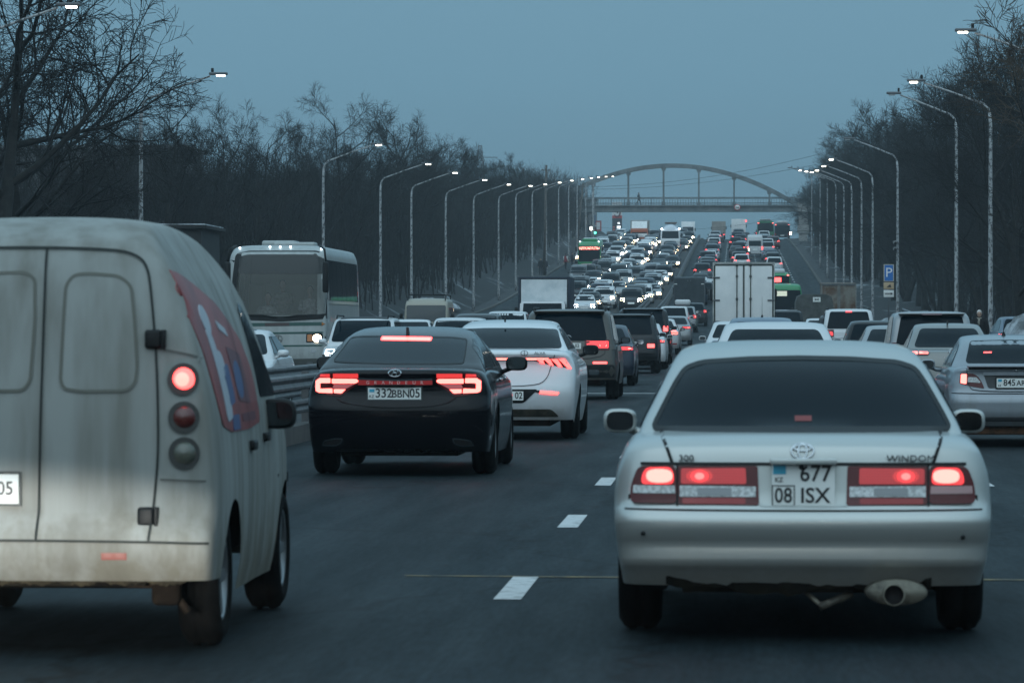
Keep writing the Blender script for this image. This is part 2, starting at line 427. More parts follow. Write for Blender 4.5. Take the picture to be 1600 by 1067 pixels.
def base_spec(kind, L=4.7, W=1.8, H=1.45, **kw):
    hw = W/2
    S = dict(L=L, W=W, H=H, rw=.31, wheel_r=.315, wheel_w=.21, sill=[(0, .26), (.6, .2), (L-.6, .2), (L, .22)])
    if kind == 'sedan':
        bl = H*.665; S.update(belt=bl, deck=H*.69)
        S['top'] = [(0, H*.655), (.1, H*.672), (.3, H*.685), (1.1, H*.69), (L*.6, bl+.02), (L-1.1, bl-.04), (L-.35, H*.55), (L, H*.48)]
        S['rear'] = [(.2, .10), (.3, .03), (.45, 0), (.6, .015), (.8, .05), (.95, .12), (1.05, .2)]
        S['rl'] = [(bl-.2, .3), (bl, .62), (bl+.12, .86), (H-.12, 1.34), (H-.03, 1.6), (H, min(1.85, L*.41))]
        S['fl'] = [(bl-.2, L-1.1), (bl, L-1.3), (H-.12, L-1.95), (H-.03, L-2.2), (H, max(L-2.4, L*.46))]
    elif kind == 'hatch':
        bl = H*.63; S.update(belt=bl, deck=bl)
        S['top'] = [(0, bl-.02), (.15, bl), (L*.6, bl), (L-1.05, bl-.04), (L-.3, H*.52), (L, H*.44)]
        S['rear'] = [(.2, .10), (.3, .03), (.5, 0), (.7, .03), (.9, .08), (1.1, .12)]
        S['rl'] = [(bl-.2, .08), (bl, .14), (H-.18, .5), (H-.04, .68), (H, 1.0)]
        S['fl'] = [(bl-.2, L-1.0), (bl, L-1.15), (H-.12, L-1.9), (H-.03, L-2.2), (H, L-2.5)]
    elif kind == 'suv':
        bl = H*.62; S.update(belt=bl, deck=bl, rw=.365, wheel_r=.37, wheel_w=.26)
        S['sill'] = [(0, .4), (.6, .3), (L-.6, .3), (L, .36)]
        S['top'] = [(0, bl-.02), (.15, bl), (L*.6, bl), (L-1.25, bl-.03), (L-.25, H*.56), (L, H*.48)]
        S['rear'] = [(.3, .10), (.45, .03), (.6, 0), (.8, .02), (1.0, .05), (1.2, .08)]
        S['rl'] = [(bl-.2, .05), (bl, .1), (H-.18, .42), (H-.05, .56), (H, .85)]
        S['fl'] = [(bl-.2, L-1.2), (bl, L-1.35), (H-.12, L-1.95), (H-.03, L-2.2), (H, L-2.5)]
    elif kind == 'minivan':
        bl = H*.58; S.update(belt=bl, deck=bl)
        S['top'] = [(0, bl-.02), (.15, bl), (L*.6, bl), (L-.85, bl-.05), (L-.2, H*.46), (L, H*.38)]
        S['rear'] = [(.2, .10), (.3, .03), (.5, 0), (.9, .02), (1.2, .05)]
        S['rl'] = [(bl-.2, .03), (bl, .06), (H-.15, .2), (H-.04, .32), (H, .6)]
        S['fl'] = [(bl-.2, L-.75), (bl, L-.85), (H-.15, L-1.75), (H-.03, L-2.05), (H, L-2.4)]
    S['front'] = [(.2, -.1), (.35, -.02), (.5, 0), (.65, -.03), (.85, -.12), (1.2, -.3)]
    S['side'] = [(.15, .93), (.3, .97), (.55, 1.0), (.75, .995), (S['belt'], .94), (S['belt']+.15, .88)]
    S['plan'] = [(0, .945), (.9, 1), (L-1.3, 1), (L, .9)]
    rt = .69 if kind in ('sedan', 'hatch') else .76
    S['gzb'] = S['belt'] - .12
    S['gw'] = [(S['gzb'], hw*.95), (S['belt']+.03, hw*.905), (H-.13, hw*(rt+.05)), (H, hw*rt)]
    S['arch'] = [(.98, S['wheel_r']+.055), (L-.88, S['wheel_r']+.055)]
    S.update(kw)
    return S

def wheel_meshes(r, w_, out=1, n=24, name='wheel'):
    t = MB(); h = w_/2; k = .035
    t.lathe([(-h*.8, r*.62), (-h, r*.72), (-h, r-.05), (-h+.025, r-.012), (-h+.05, r), (-.02, r), (-.015, r-.008), (.015, r-.008), (.02, r), (h-.05, r), (h-.025, r-.012), (h, r-.05), (h, r*.72), (h*.8, r*.62)], n=n)
    q = MB(); q.lathe([(h*.8*out, r*.66), (h*.86*out, r*.64), (h*.84*out, r*.58), (h*.3*out, r*.55)], n=n)
    q.lathe([(h*.25*out, 0.001), (h*.25*out, r*.56)], n=n, mi=1)
    q.lathe([(h*.75*out, 0.001), (h*.75*out, r*.13), (h*.5*out, r*.16)], n=12)
    for i in range(5):
        a = 2*math.pi*i/5; c, s_ = math.cos(a), math.sin(a)
        def P(rr, tt, ax): return (ax*out, rr*c - tt*s_, rr*s_ + tt*c)
        q.add([P(r*.1, -.03, h*.74), P(r*.1, .03, h*.74), P(r*.6, .022, h*.78), P(r*.6, -.022, h*.78), P(r*.1, -.03, h*.4), P(r*.1, .03, h*.4), P(r*.6, .022, h*.4), P(r*.6, -.022, h*.4)],
              [[0,1,2,3],[0,4,5,1],[2,6,7,3],[1,5,6,2],[3,7,4,0]])
    return t.mesh('wheel', TYRE), q.mesh('rim', [RIM, GAP])
WM = {}
class Car:
    def __init__(s, name, label, cat, S, body_mat, loc=(0,0,0), rz=0, group=None, lod=2):
        s.S = S; s.L = S['L']; s.W = S['W']; s.H = S['H']; s.lod = lod
        s.root = thing(name, label, cat, loc, rz, group); s.bm = body_mat
        NX, NY, NZ = ((10, 12, 6), (16, 20, 10), (28, 30, 18))[lod]
        S['arch_n'] = (7, 9, 15)[lod]
        V, F = cube_surface(lower_map(S), agrid(NX), lower_stations(S, NY), zgrid(NZ))
        mb = MB().add(V, F, 0, True)
        if 'rl' in S:
            V2, F2 = cube_surface(upper_map(S), agrid(NX), 1-zgrid(NY)[::-1] if False else np.linspace(0, 1, NY//2+1), zgrid(NZ))
            mb.add(V2, F2, 0, True)
        s.bvh = BVHTree.FromPolygons([Vector(v) for v in mb.v], mb.f)
        hi = S['rw'] + S['wheel_r'] + .02
        mb.box((0, s.L/2, (S['sill'][1][1]+hi)/2-.02), (s.W*.62, s.L*.9, hi-S['sill'][1][1]), 1)
        mb.box((0, s.L/2, hi+.02), (s.W*.9, s.L*.93, .05), 1)
        s.mb = mb; s.body = mb.build('body', [body_mat, UNDER], s.root)
    def cast(s, u, v, view):
        o, d = {'rear': ((u, -4, v), (0, 1, 0)), 'front': ((u, s.L+4, v), (0, -1, 0)), 'right': ((5, u, v), (-1, 0, 0)),
                'left': ((-5, u, v), (1, 0, 0)), 'top': ((u, v, 9), (0, 0, -1))}[view]
        h = s.bvh.ray_cast(Vector(o), Vector(d))
        return h[0], Vector(d)
    def proj(s, pts, view, off):
        res = []; good = []
        for p in pts:
            h, d = s.cast(p[0], p[1], view); res.append(h)
            if h is not None: good.append(h)
        ax = {'rear': 1, 'front': 1, 'right': 0, 'left': 0, 'top': 2}[view]
        if good: dep = sum(g[ax] for g in good)/len(good)
        else: dep = 0
        out = []
        for p, h in zip(pts, res):
            if h is None:
                q = {'rear': (p[0], dep, p[1]), 'front': (p[0], dep, p[1]), 'right': (dep, p[0], p[1]), 'left': (dep, p[0], p[1]), 'top': (p[0], p[1], dep)}[view]
                h = s.bvh.find_nearest(Vector(q))[0]
            out.append(h - d*off)
        return out, d
    def patch(s, mb, poly, view, off=.006, g=.1, mi=0, skirt=.02):
        poly = [tuple(p) for p in poly]; n = len(poly)
        # resample long edges
        dense = []
        for i in range(n):
            a, b = Vector(poly[i]), Vector(poly[(i+1) % n]); k = max(1, int((b-a).length/g))
            for t in range(k): dense.append(tuple(a.lerp(b, t/k)))
        xs = [p[0] for p in dense]; ys = [p[1] for p in dense]; pts = list(dense)
        x = min(xs)+g*.5
        while x < max(xs):
            y = min(ys)+g*.5
            while y < max(ys):
                if inside((x, y), dense) and min((Vector((x, y))-Vector(q)).length for q in dense) > g*.3: pts.append((x, y))
                y += g
            x += g
        m = len(dense)
        vs, es, fs = delaunay_2d_cdt([Vector(p) for p in pts], [(i, (i+1) % m) for i in range(m)], [], 1, 1e-5)[:3]
        P, d = s.proj([tuple(v) for v in vs], view, off)
        if view in ('front', 'left', 'top'): pass
        mb.add(P, [list(f) for f in fs], mi, True)
        Q, d = s.proj(dense, view, off)
        mb.add(Q + [q + d*(off+skirt) for q in Q], [[i, (i+1) % m, m+(i+1) % m, m+i] for i in range(m)], mi, False)
        return mb
    def part(s, name, poly, view, m, off=.006, g=.1, parent=None, label=None):
        mb = MB(); polys = poly if isinstance(poly[0][0], (list, tuple)) else [poly]
        for p in polys: s.patch(mb, p, view, off, g)
        o = mb.build(name, m, parent or s.root)
        if label: o['label'] = label
        return o
    def strip(s, mb, line, view, width=.012, off=.003, mi=0, g=.06):
        pts = []
        for a, b in zip(line, line[1:]):
            a, b = Vector(a), Vector(b); k = max(1, int((b-a).length/g))
            for t in range(k): pts.append(a.lerp(b, t/k))
        pts.append(Vector(line[-1])); L_, R_ = [], []
        for i, p in enumerate(pts):
            t = pts[min(i+1, len(pts)-1)] - pts[max(i-1, 0)]; t.normalize(); nn = Vector((-t.y, t.x))*width/2
            L_.append(p+nn); R_.append(p-nn)
        A, d = s.proj(L_, view, off); B_, d = s.proj(R_, view, off); n = len(A)
        mb.add(A+B_, [[i, i+1, n+i+1, n+i] for i in range(n-1)], mi, True)
    def gaps(s, lines, view, width=.012, name='panel_gap', m=None):
        for l in lines:
            mb = MB(); s.strip(mb, chaikin(l), view, width, .010, g=.03); o = mb.build(name, m or GAP, s.root)
        return o
    def wheels(s, inset=.02, track=None, n=None):
        S = s.S; key = (S['wheel_r'], S['wheel_w'], s.lod)
        n = n or (14, 20, 36)[s.lod]
        if key not in WM: WM[key] = {o: wheel_meshes(S['wheel_r'], S['wheel_w'], o, n) for o in (1, -1)}
        for yc, r in S['arch']:
            for o in (-1, 1):
                t, q = WM[key][o]
                a = bpy.data.objects.new('wheel', t); COL.objects.link(a); a.parent = s.root
                a.location = (o*(s.W/2 - S['wheel_w']/2 - inset), yc, S['wheel_r'])
                b = bpy.data.objects.new('rim', q); COL.objects.link(b); b.parent = a
    def mirrors(s, y=None, z=None, x=None, size=(.2, .13), m=None, glass=True):
        S = s.S; y = y or s.L*.62; z = z or S['belt']+.06; x = x or s.W/2+.06
        for o in (-1, 1):
            mb = MB(); w_, h = size
            poly = oval(o*x, z, w_/2, h/2, 20, 3.2)
            vs = []; n = len(poly)
            for yy, k in ((y, .88), (y+.01, .97), (y+.03, 1.0), (y+.08, .95), (y+.13, .7), (y+.16, .35)):
                vs += [((px-o*x)*k+o*x, yy, (pz-z)*k+z) for px, pz in poly]
            fs = [[r*n+i, r*n+(i+1) % n, (r+1)*n+(i+1) % n, (r+1)*n+i] for r in range(5) for i in range(n)] + [list(range(n))[::-1], [5*n+i for i in range(n)]]
            mb.add(vs, fs, 0, True)
            mb.tube([(o*(x-w_*.3), y+.08, z-h*.35), (o*(x-w_*.62), y+.1, z-h*.55), (o*(x-w_*.95), y+.1, z-h*.6)], .025, 6)
            q = mb.build('mirror', m or s.bm, s.root)
            if glass:
                g_ = MB(); g_.add([((px-o*x)*.8+o*x, y-.002, (pz-z)*.78+z) for px, pz in poly], [list(range(n))[::-1]])
                g_.build('mirror_glass', MIRROR, q)
    # ---- default glazing from the greenhouse
    def gw(s, z): return float(mono(s.S['gw'])(z))
    def glaze(s, rear=True, front=True, sides=True, m=None, pill=.86, g=.14, rb=None, rt_=None):
        S = s.S; m = m or GLASS; bl, H = S['belt'], S['H']; g = (.2, .1, .06)[s.lod]
        zr0 = rb if rb else (bl + (.075 if S['rl'][1][1] > .4 else .06)); zr1 = rt_ if rt_ else H-.095
        if rear:
            s.part('rear_window', rpoly([(-s.gw(zr0)*pill, zr0), (s.gw(zr0)*pill, zr0), (s.gw(zr1)*pill*.95, zr1), (-s.gw(zr1)*pill*.95, zr1)], .07), 'rear', m, .014, g=g)
        if front:
            z0, z1 = bl+.05, H-.085
            s.part('windscreen', rpoly([(-s.gw(z0)*.9, z0), (s.gw(z0)*.9, z0), (s.gw(z1)*.9, z1), (-s.gw(z1)*.9, z1)], .07), 'front', m, .014, g=g)
        if sides:
            rl, fl = mono(S['rl']), mono(S['fl']); z0, z1 = bl+.055, H-.12; zm = H-.2
            q = [(float(rl(z0))+.22, z0), (float(rl(zm))+.22, zm), (float(rl(z1))+.3, z1), (float(fl(z1))-.2, z1), (float(fl(z0))-.28, z0)]
            for v in ('left', 'right'):
                o = s.part('side_window', rpoly(q, .05), v, m, .009, g=g)
                mb = MB(); pb = s.L*.5
                for yy in (pb, pb+.08) if s.lod else (pb,):
                    s.strip(mb, [(yy, z0), (yy, z1)], v, .07 if yy == pb else .02, .013)
                mb.build('door_pillar', BLACK, o)
    def plate(s, w_, h, x, z, face='rear', y=None, rows=(), flag=True, frame=None, off=.012):
        """rows: (text, size, dx, dz[, width])"""
        if y is None:
            hh = s.cast(x, z, face)[0]; y = hh.y if hh else 0
        sg = -1 if face == 'rear' else 1
        mb = MB(); mb.box((x, y+sg*off, z), (w_, .008, h), 0)
        o = mb.build('number_plate', PLATE, s.root)
        if frame is not None:
            f = MB(); t = .012
            for dx, dz, ww, hh in ((0, h/2+t/2, w_+2*t, t), (0, -h/2-t/2, w_+2*t, t), (-w_/2-t/2, 0, t, h), (w_/2+t/2, 0, t, h)):
                f.box((x+dx, y+sg*(off-.002), z+dz), (ww, .014, hh))
            f.build('plate_frame', frame, o)
        for r in rows:
            me = text(r[0], r[1], (x+r[2], y+sg*(off+.005), z+r[3]), INK, o, face, 'plate_lettering', r[4] if len(r) > 4 else .95, bold=.012)
        return o
# ------------------------------------------------------------ hero cars near the camera
def frame_of(X, Y, dy=0.0):
    """photo pixel -> local metres on the rear of a car standing at X, Y (dy further along it)"""
    s_ = FPX/(Y+dy)
    return lambda px, py: ((px-VX)/s_ - X, EYE - (py-HY)/s_ - gz(Y))
def P(fr, pts): return [fr(*p) for p in pts]

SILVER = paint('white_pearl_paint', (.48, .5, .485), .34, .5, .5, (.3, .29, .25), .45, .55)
def white_sedan():
    X, Y = .309, 18.9
    L, W, H = 4.87, 1.80, 1.40
    S = base_spec('sedan', L, W, H, belt=.93, wheel_r=.315, wheel_w=.205)
    S['top'] = [(0, .925), (.08, .955), (.25, .972), (.8, .985), (1.4, .98), (3.2, .93), (3.9, .86), (4.5, .74), (L, .62)]
    S['rear'] = [(.22, .24), (.29, .17), (.33, .125), (.365, .085), (.383, .042), (.405, .04), (.425, .082), (.46, .055), (.5, .028), (.55, .006), (.585, .0), (.61, .018), (.632, .085), (.66, .10), (.84, .125), (.9, .14), (.95, .19), (1.0, .25)]
    S['side'] = [(.15, .925), (.3, .955), (.45, .985), (.62, 1.0), (.75, .99), (.88, .945), (.97, .875), (1.05, .82)]
    S['plan'] = [(0, .965), (.5, .985), (1.1, 1), (3.4, 1), (L, .9)]
    S['crr'], S['npl'], S['crown'], S['ncr'] = .22, 3.6, .05, 3.0
    S['gzb'] = .86
    S['rl'] = [(.8, .5), (.95, .68), (1.0, .78), (1.27, 1.27), (1.345, 1.5), (1.385, 1.78), (H, 2.2)]
    S['fl'] = [(.8, 3.75), (.95, 3.55), (1.3, 2.85), (H, 2.3)]
    S['gw'] = [(.86, .80), (.99, .765), (1.1, .715), (1.25, .645), (1.33, .605), (H, .56)]
    S['roof'] = [(1.1, 1.375), (1.8, 1.395), (2.4, 1.40), (3.2, 1.375)]
    S['sill'] = [(0, .265), (.5, .25), (.6, .2), (L-.6, .2), (L, .22)]
    S['arch'] = [(1.08, .36), (L-.95, .36)]
    c = Car('white_sedan', 'pearl white sedan with red tail lamps and square number plate, nearest in the middle lane', 'car', S, SILVER, (X, Y, 0))
    f = frame_of(X, Y, .05); fw = frame_of(X, Y, .95)
    m = lambda pts: [(2*1254-a, b) for a, b in pts][::-1]
    wpoly = [(1019, 667), (1480, 667), (1468, 640), (1446, 596), (1433, 575), (1405, 566), (1330, 561), (1250, 559.5), (1170, 561), (1095, 566), (1068, 575), (1054, 596), (1032, 640)]
    wl = rpoly([(a+.004, b) for a, b in P(fw, wpoly)], .03)
    c.part('rear_window', wl, 'rear', GLASS, .012, .04)
    wb = MB(); c.strip(wb, wl+[wl[0]], 'rear', .022, .016, g=.03); wb.build('window_seal', BLACK, c.root)
    c.part('high_brake_lamp', P(fw, rect(1241, 648, 1267, 656)), 'rear', mat('tinted_brake_lamp', (.05, .005, .005), .3, em=(1, .12, .1), es=.08), .016)
    c.glaze(rear=False)
    # lamp clusters, mirrored left to right
    for mir in (False, True):
        q = (lambda pts: P(f, m(pts))) if mir else (lambda pts: P(f, pts))
        hs = c.part('tail_lamp', rpoly(q([(983, 786), (985, 758), (996, 729), (1056, 727), (1058, 787)]), .03), 'rear', RED, .010, .05)
        c.part('brake_bulb', rpoly(q([(1001, 757), (1003, 741), (1010, 731), (1050, 730), (1054, 757)]), .03), 'rear', REDMID, .014, .04, hs)
        c.part('bulb_core', oval(*q([(1030, 744)])[0], .062, .032, 18, 2.6), 'rear', REDHOT, .018, .03, hs)
        c.part('turn_lens', q([(988, 771), (989, 759), (1054, 759), (1055, 771)]), 'rear', WLENS if not mir else mat('pinkish_lens', (.42, .25, .25), .2, coat=.5), .014, .04, hs)
        bt = c.part('boot_lamp', rpoly(q([(1060, 788), (1059, 728), (1184, 728), (1186, 789)]), .012), 'rear', RED, .010, .05)
        c.part('lit_lens', rpoly(q([(1064, 756), (1064, 732), (1165, 731), (1166, 756)]), .01), 'rear', ribbed('lit_red_lens_soft', (.2, .008, .01), (1, .04, .045), .42), .013, .04, bt)
        [c.part('hot_spot', oval(*q([(1093, 744)])[0], a_, b_, 16), 'rear', m_, .0155+.001*i_, .03, bt) for i_, (a_, b_, m_) in enumerate(((.062, .034, ribbed('lens_glow_outer', (.2, .008, .01), (1, .05, .05), .85)), (.042, .027, REDMID), (.022, .016, REDLIT)))]
        c.part('reverse_lens', q([(1062, 776), (1062, 759), (1181, 760), (1181, 776)]), 'rear', WLENS, .014, .04, bt)
        c.part('reverse_bulb', q([(1090, 774), (1090, 762), (1143, 762), (1143, 774)]), 'rear', mat('reverse_reflector', (.25, .26, .27), .3, .5), .017, .04, bt)
        c.part('red_reflector', rpoly(q([(1066, 787), (1066, 778), (1165, 778), (1165, 787)]), .008), 'rear', REDDIM, .014, .05, bt)
        gl = q([(1058, 724), (1058, 790)]); c.gaps([gl], 'rear', .010, 'panel_gap')
    # plate recess, garnish, plate
    c.part('plate_recess', rpoly(P(f, rect(1187, 726, 1325, 791)), .01), 'rear', mat('plate_recess_silver', (.5, .52, .5), .4, .3), .006, .05)
    c.part('boot_garnish', P(f, rect(1000, 722.5, 1510, 727)), 'rear', BLACK, .012, .06)
    px, pz = f(1255, 757.5)
    k = 1/337.
    pl = c.plate(98*k, 64*k, px, pz, rows=[('677', 35*k, 19*k, 17*k, .95), ('08', 33*k, -31*k, -17*k, .85), ('ISX', 33*k, 18*k, -17*k, 1.0), ('KZ', 10*k, -38*k, 8*k, 1)], off=.03)
    yb = c.cast(px, pz, 'rear')[0].y - .0355
    fl = MB(); fl.box((px-37*k, yb, pz+24*k), (20*k, .003, 14*k)); fl.build('flag', FLAG, pl)
    for a, b_, ww, hh in ((-31, -1, 35, 1.5), (-31, -32, 35, 1.5), (-48, -16, 1.5, 32), (-14, -16, 1.5, 32), (18, 31.5, 60, 1.5)): MB().box((px+a*k, yb, pz+b_*k), (ww*k, .003, hh*k)).build('plate_border', INK, pl)
    lid = MB(); lid.box((px, yb-.012, pz+37*k), (104*k, .07, 9*k), bev=.006); lid.build('handle_hood', SILVER, c.root)
    lk = MB(); lk.lathe([(yb-.01, .001), (yb-.01, .011), (yb+.01, .013)], (px-3*k, 0, pz+28*k), 'Y', 12); lk.build('lock', BLACK, pl)
    # boot lid seams, bumper joint, badges
    c.gaps([P(f, [(1026, 673), (1038, 690), (1050, 724)]), P(f, [(1482, 673), (1470, 690), (1458, 724)])], 'rear', .015)
    c.gaps([P(f, [(975, 795), (1100, 796), (1254, 796.5), (1408, 796), (1535, 795)])], 'rear', .006)
    ex, ez = f(1254, 705); y0 = c.cast(ex, ez, 'rear')[0].y
    em = MB()
    for rx, rz_, cz in ((.052, .036, 0), (.02, .033, 0), (.04, .013, .014)):
        o = oval(ex, ez+cz, rx, rz_, 24); em.tube([(a, c.cast(a, b, 'rear')[0].y-.006, b) for a, b in o+[o[0]]], .005, 6, cap=False)
    em.build('emblem', CHROME, c.root)
    for s_, a, w_ in (('300', 1072, 1.1), ('WINDOM', 1423, 1.15)):
        bx_, bz = f(a, 716.5); h = c.cast(bx_, bz, 'rear')[0]
        text(s_, .044, (bx_, h.y-.022, bz), mat('badge_dark', (.1, .1, .11), .3, .8), c.root, 'rear', 'badge', w_, .004, -R(20))
    for a, b in ((1005, 833), (1503, 838)):
        q = f(a, b); h = c.cast(*q, 'rear')[0]; se = MB(); se.lathe([(h.y-.008, .001), (h.y-.008, .011), (h.y+.01, .012)], (q[0], 0, q[1]), 'Y', 12); se.build('parking_sensor', BLACK, c.root)
    # below the bumper: silencer, tow eye, sagging skirt
    ex = MB(); mx, mz = f(1400, 926)
    ex.lathe([(.05, .001), (.06, .16), (.08, .17), (.45, .17), (.47, .001)], (0, 0, 0), 'Y', 28)
    for i, v in enumerate(ex.v): ex.v[i] = (v[0]*.85+mx, v[1], v[2]*.36+mz+.005)
    ob = ex.build('silencer', STEEL, c.root)
    tp = MB(); tx, tz = f(1395, 926); tp.lathe([(-.02, .045), (-.02, .053), (.2, .053)], (tx, 0, tz), 'Y', 20); tp.lathe([(.035, .001), (.035, .046), (-.02, .046)], (tx, 0, tz), 'Y', 20, 1); tp.build('exhaust_tip', [STEEL, GAP], ob)
    tw = MB(); a, b, d = f(1256, 926), f(1286, 950), f(1332, 932)
    tw.tube([(a[0], .3, a[1]), (b[0], .22, b[1])], .012, 6); tw.tube([(b[0]-.01, .22, b[1]), (d[0], .3, d[1])], .02, 6); tw.build('tow_eye', STEEL, c.root)
    sk = MB(); rr = random.Random(3); top_ = [f(1040+i*16, 904) for i in range(27)]
    bot = [(p[0], p[1]-.03-.012*rr.random()-.02*math.sin(i*.9)**2 - (.03 if 6 < i < 15 else 0)) for i, p in enumerate(top_)]
    n = len(top_); sk.add([(p[0], .16, p[1]+.03) for p in top_] + [(p[0], .2, p[1]) for p in bot], [[i, i+1, n+i+1, n+i] for i in range(n-1)]); sk.build('torn_undertray', UNDER, c.root)
    c.wheels(.025); c.mirrors(3.05, .965, .93, (.18, .13))
    return c

VANW = None
def cargo_van():
    X, Y = -3.15, 18.0
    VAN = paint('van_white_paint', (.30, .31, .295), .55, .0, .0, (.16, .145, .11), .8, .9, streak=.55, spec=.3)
    L, W, H = 4.05, 1.66, 1.98
    S = dict(L=L, W=W, H=H, rw=.31, wheel_r=.315, wheel_w=.19, belt=1.05)
    S['sill'] = [(0, .34), (.3, .33), (.5, .24), (L-.6, .22), (L, .25)]
    S['top'] = [(0, 1.86), (.12, 1.935), (.4, 1.97), (1.3, 1.98), (2.1, 1.93), (2.45, 1.82), (3.0, 1.36), (3.25, 1.14), (3.4, 1.07), (3.8, .92), (L, .72)]
    S['rear'] = [(.3, .12), (.38, .03), (.45, .0), (.54, .0), (.565, .03), (.58, .075), (1.0, .085), (1.4, .13), (1.7, .2), (1.85, .28), (1.95, .42)]
    S['front'] = [(.2, -.1), (.35, -.02), (.5, 0), (.7, -.06), (.9, -.15), (1.2, -.3)]
    S['side'] = [(.2, .94), (.4, .985), (.7, 1.0), (1.0, .985), (1.2, .95), (1.45, .875), (1.65, .785), (1.8, .68), (1.9, .6), (1.98, .52)]
    S['plan'] = [(0, 1.0), (.5, 1.015), (1.6, .995), (2.4, .97), (3.2, .97), (3.6, .93), (L, .8)]
    S['crr'], S['npl'], S['crown'], S['ncr'], S['crf'], S['Fr'] = .14, 4.5, .05, 2.6, .35, 1.0
    S['arch'] = [(.82, .365), (3.3, .365)]
    c = Car('cargo_van', 'dirty white cargo van with blank rear doors and a red advert on its side', 'van', S, VAN, (X, Y, 0))
    f = frame_of(X, Y, .1)
    # rear doors: seams, panels pressed into them
    c.gaps([P(f, [(58, 384), (60, 500), (57, 700), (55, 843)]), P(f, [(-140, 388), (-60, 385), (60, 384), (170, 388), (200, 396), (217, 410), (226, 440), (240, 560), (245, 700), (238, 780), (232, 845)]), P(f, [(-230, 846), (-100, 845), (60, 845), (235, 847), (330, 850)])], 'rear', .011, m=mat('van_seam', (.018, .022, .02), .8))
    for pts in ([(92, 444), (104, 428), (128, 426), (176, 430), (196, 446), (203, 500), (209, 575), (206, 600), (192, 611), (120, 612), (94, 608), (88, 595), (90, 520)], [(-90, 428), (26, 424), (42, 434), (45, 500), (40, 596), (28, 611), (-95, 612)]):
        q = rpoly(P(f, pts), .03)
        mb = MB(); c.patch(mb, q, 'rear', -.012 if False else .004, .08, 0, .01); pn = mb.build('door_panel', VAN, c.root)
        g = MB(); c.strip(g, q+[q[0]], 'rear', .014, .0065); g.build('pressing_edge', mat('pressing_line', (.13, .13, .11), .7), pn)  # darker line along the outline of each pressed panel
    c.gaps([P(f, [(247, 750), (318, 753)]), P(f, [(250, 546), (300, 556), (318, 566)])], 'rear', .007, m=mat('thin_seam', (.09, .09, .08), .7))
    # round lamps in dark rings
    for my in (1, -1):
        for k, (a, b, mm) in enumerate(((281, 593, REDLIT), (283, 653, mat('dull_red_lens', (.1, .018, .015), .25, coat=.6)), (284, 709, mat('smoked_lens', (.1, .105, .085), .25, coat=.6)))):
            q = f(a, b); q = (q[0]*my, q[1])
            if my < 0 and k == 0: pass
            rg = c.part('tail_lamp', oval(*q, .068, .072, 24), 'rear', mat('lamp_ring', (.03, .032, .03), .5), .012, .03)
            h = c.cast(*q, 'rear')[0]
            ln = MB(); r_ = .052; ln.lathe([(-.028, .001), (-.024, r_*.5), (-.012, r_*.85), (.004, r_)], (q[0], h.y-.008, q[1]), 'Y', 24)
            for i, v in enumerate(ln.v): pass
            ln.build('lens', mm, rg)
            if k == 0:
                b_ = MB(); b_.lathe([(-.032, .001), (-.03, .02), (-.026, .032)], (q[0], h.y-.008, q[1]), 'Y', 16); b_.build('bulb', REDHOT, rg)
    # hinges, plate, reflector
    for a, b in ((235, 530), (227, 808)):
        for my in (1, -1):
            q = f(a, b); x = q[0]*my; h = c.cast(x, q[1], 'rear')[0]
            hg = MB(); hg.box((x-.004*my, h.y-.012, q[1]), (.075, .04, .085), bev=.014); hg.box((x+.042*my, h.y-.002, q[1]), (.02, .06, .085), bev=.006); hg.build('hinge', BLACK, c.root)
    q = f(-20, 765)
    po = c.plate(.30, .13, f(-29, 766)[0], q[1], rows=[('05', .085, .09, 0, .9)], frame=mat('plate_frame_dark', (.03, .04, .038), .5), off=.02)
    rf = c.part('reflector', P(f, rect(158, 864, 198, 875)), 'rear', mat('dull_red_reflector', (.22, .05, .035), .35), .008, .05)
    c.part('reflector', [(-a, b) for a, b in P(f, rect(158, 864, 198, 875))][::-1], 'rear', mat('dull_red_reflector', (.22, .05, .035)), .008, .05)
    # side: advert, window-less side, door handle, doors, wheel details
    adv = noisy('red_advert_print', (.2, .03, .03), (.3, .05, .045), 3, rough=.4)
    A = rpoly([(.13, 1.74), (.5, 1.70), (1.3, 1.58), (1.9, 1.40), (2.1, 1.25), (2.15, 1.0), (1.5, .98), (.75, .985), (.45, 1.02), (.33, 1.2)], .06)
    for v in ('right', 'left'):
        o = c.part('side_advert', A, v, adv, .005, .08)
        white = mat('advert_white', (.42, .45, .5), .45); blue = mat('advert_blue', (.05, .08, .2), .45)
        c.part('advert_picture', [oval(.62, 1.5, .13, .07), rpoly([(.5, 1.46), (.68, 1.44), (.85, 1.05), (.62, 1.03)], .04), oval(.75, 1.3, .12, .06), rpoly([(1.0, 1.5), (1.3, 1.46), (1.34, 1.42), (1.02, 1.46)], .02)], v, white, .008, .06, o)
        c.part('advert_picture', [rpoly([(.78, 1.28), (1.0, 1.3), (1.04, 1.12), (.8, 1.1)], .04), rpoly([(.82, 1.06), (1.12, 1.06), (1.12, .99), (.82, .99)], .01), oval(1.35, 1.22, .16, .09)], v, blue, .008, .06, o)
        c.part('advert_picture', [rpoly([(1.1, 1.38), (1.65, 1.34), (1.7, 1.1), (1.2, 1.12)], .05), rpoly([(1.25, 1.06), (1.9, 1.06), (1.9, 1.02), (1.25, 1.02)], .01)], v, mat('advert_maroon', (.12, .02, .03), .45), .0075, .06, o)
        c.part('side_window', rpoly([(2.3, 1.12), (2.28, 1.55), (2.42, 1.6), (2.95, 1.12)], .05), v, GLASS, .006, .07)
        sg = 1 if v == 'right' else -1
        c.gaps([[(1.5, .3), (1.5, 1.0), (1.52, 1.7)], [(2.2, .28), (2.2, 1.0), (2.26, 1.65)], [(3.0, .3), (3.05, 1.05)]], v, .012)
        h = c.cast(1.62, .9, v)[0]
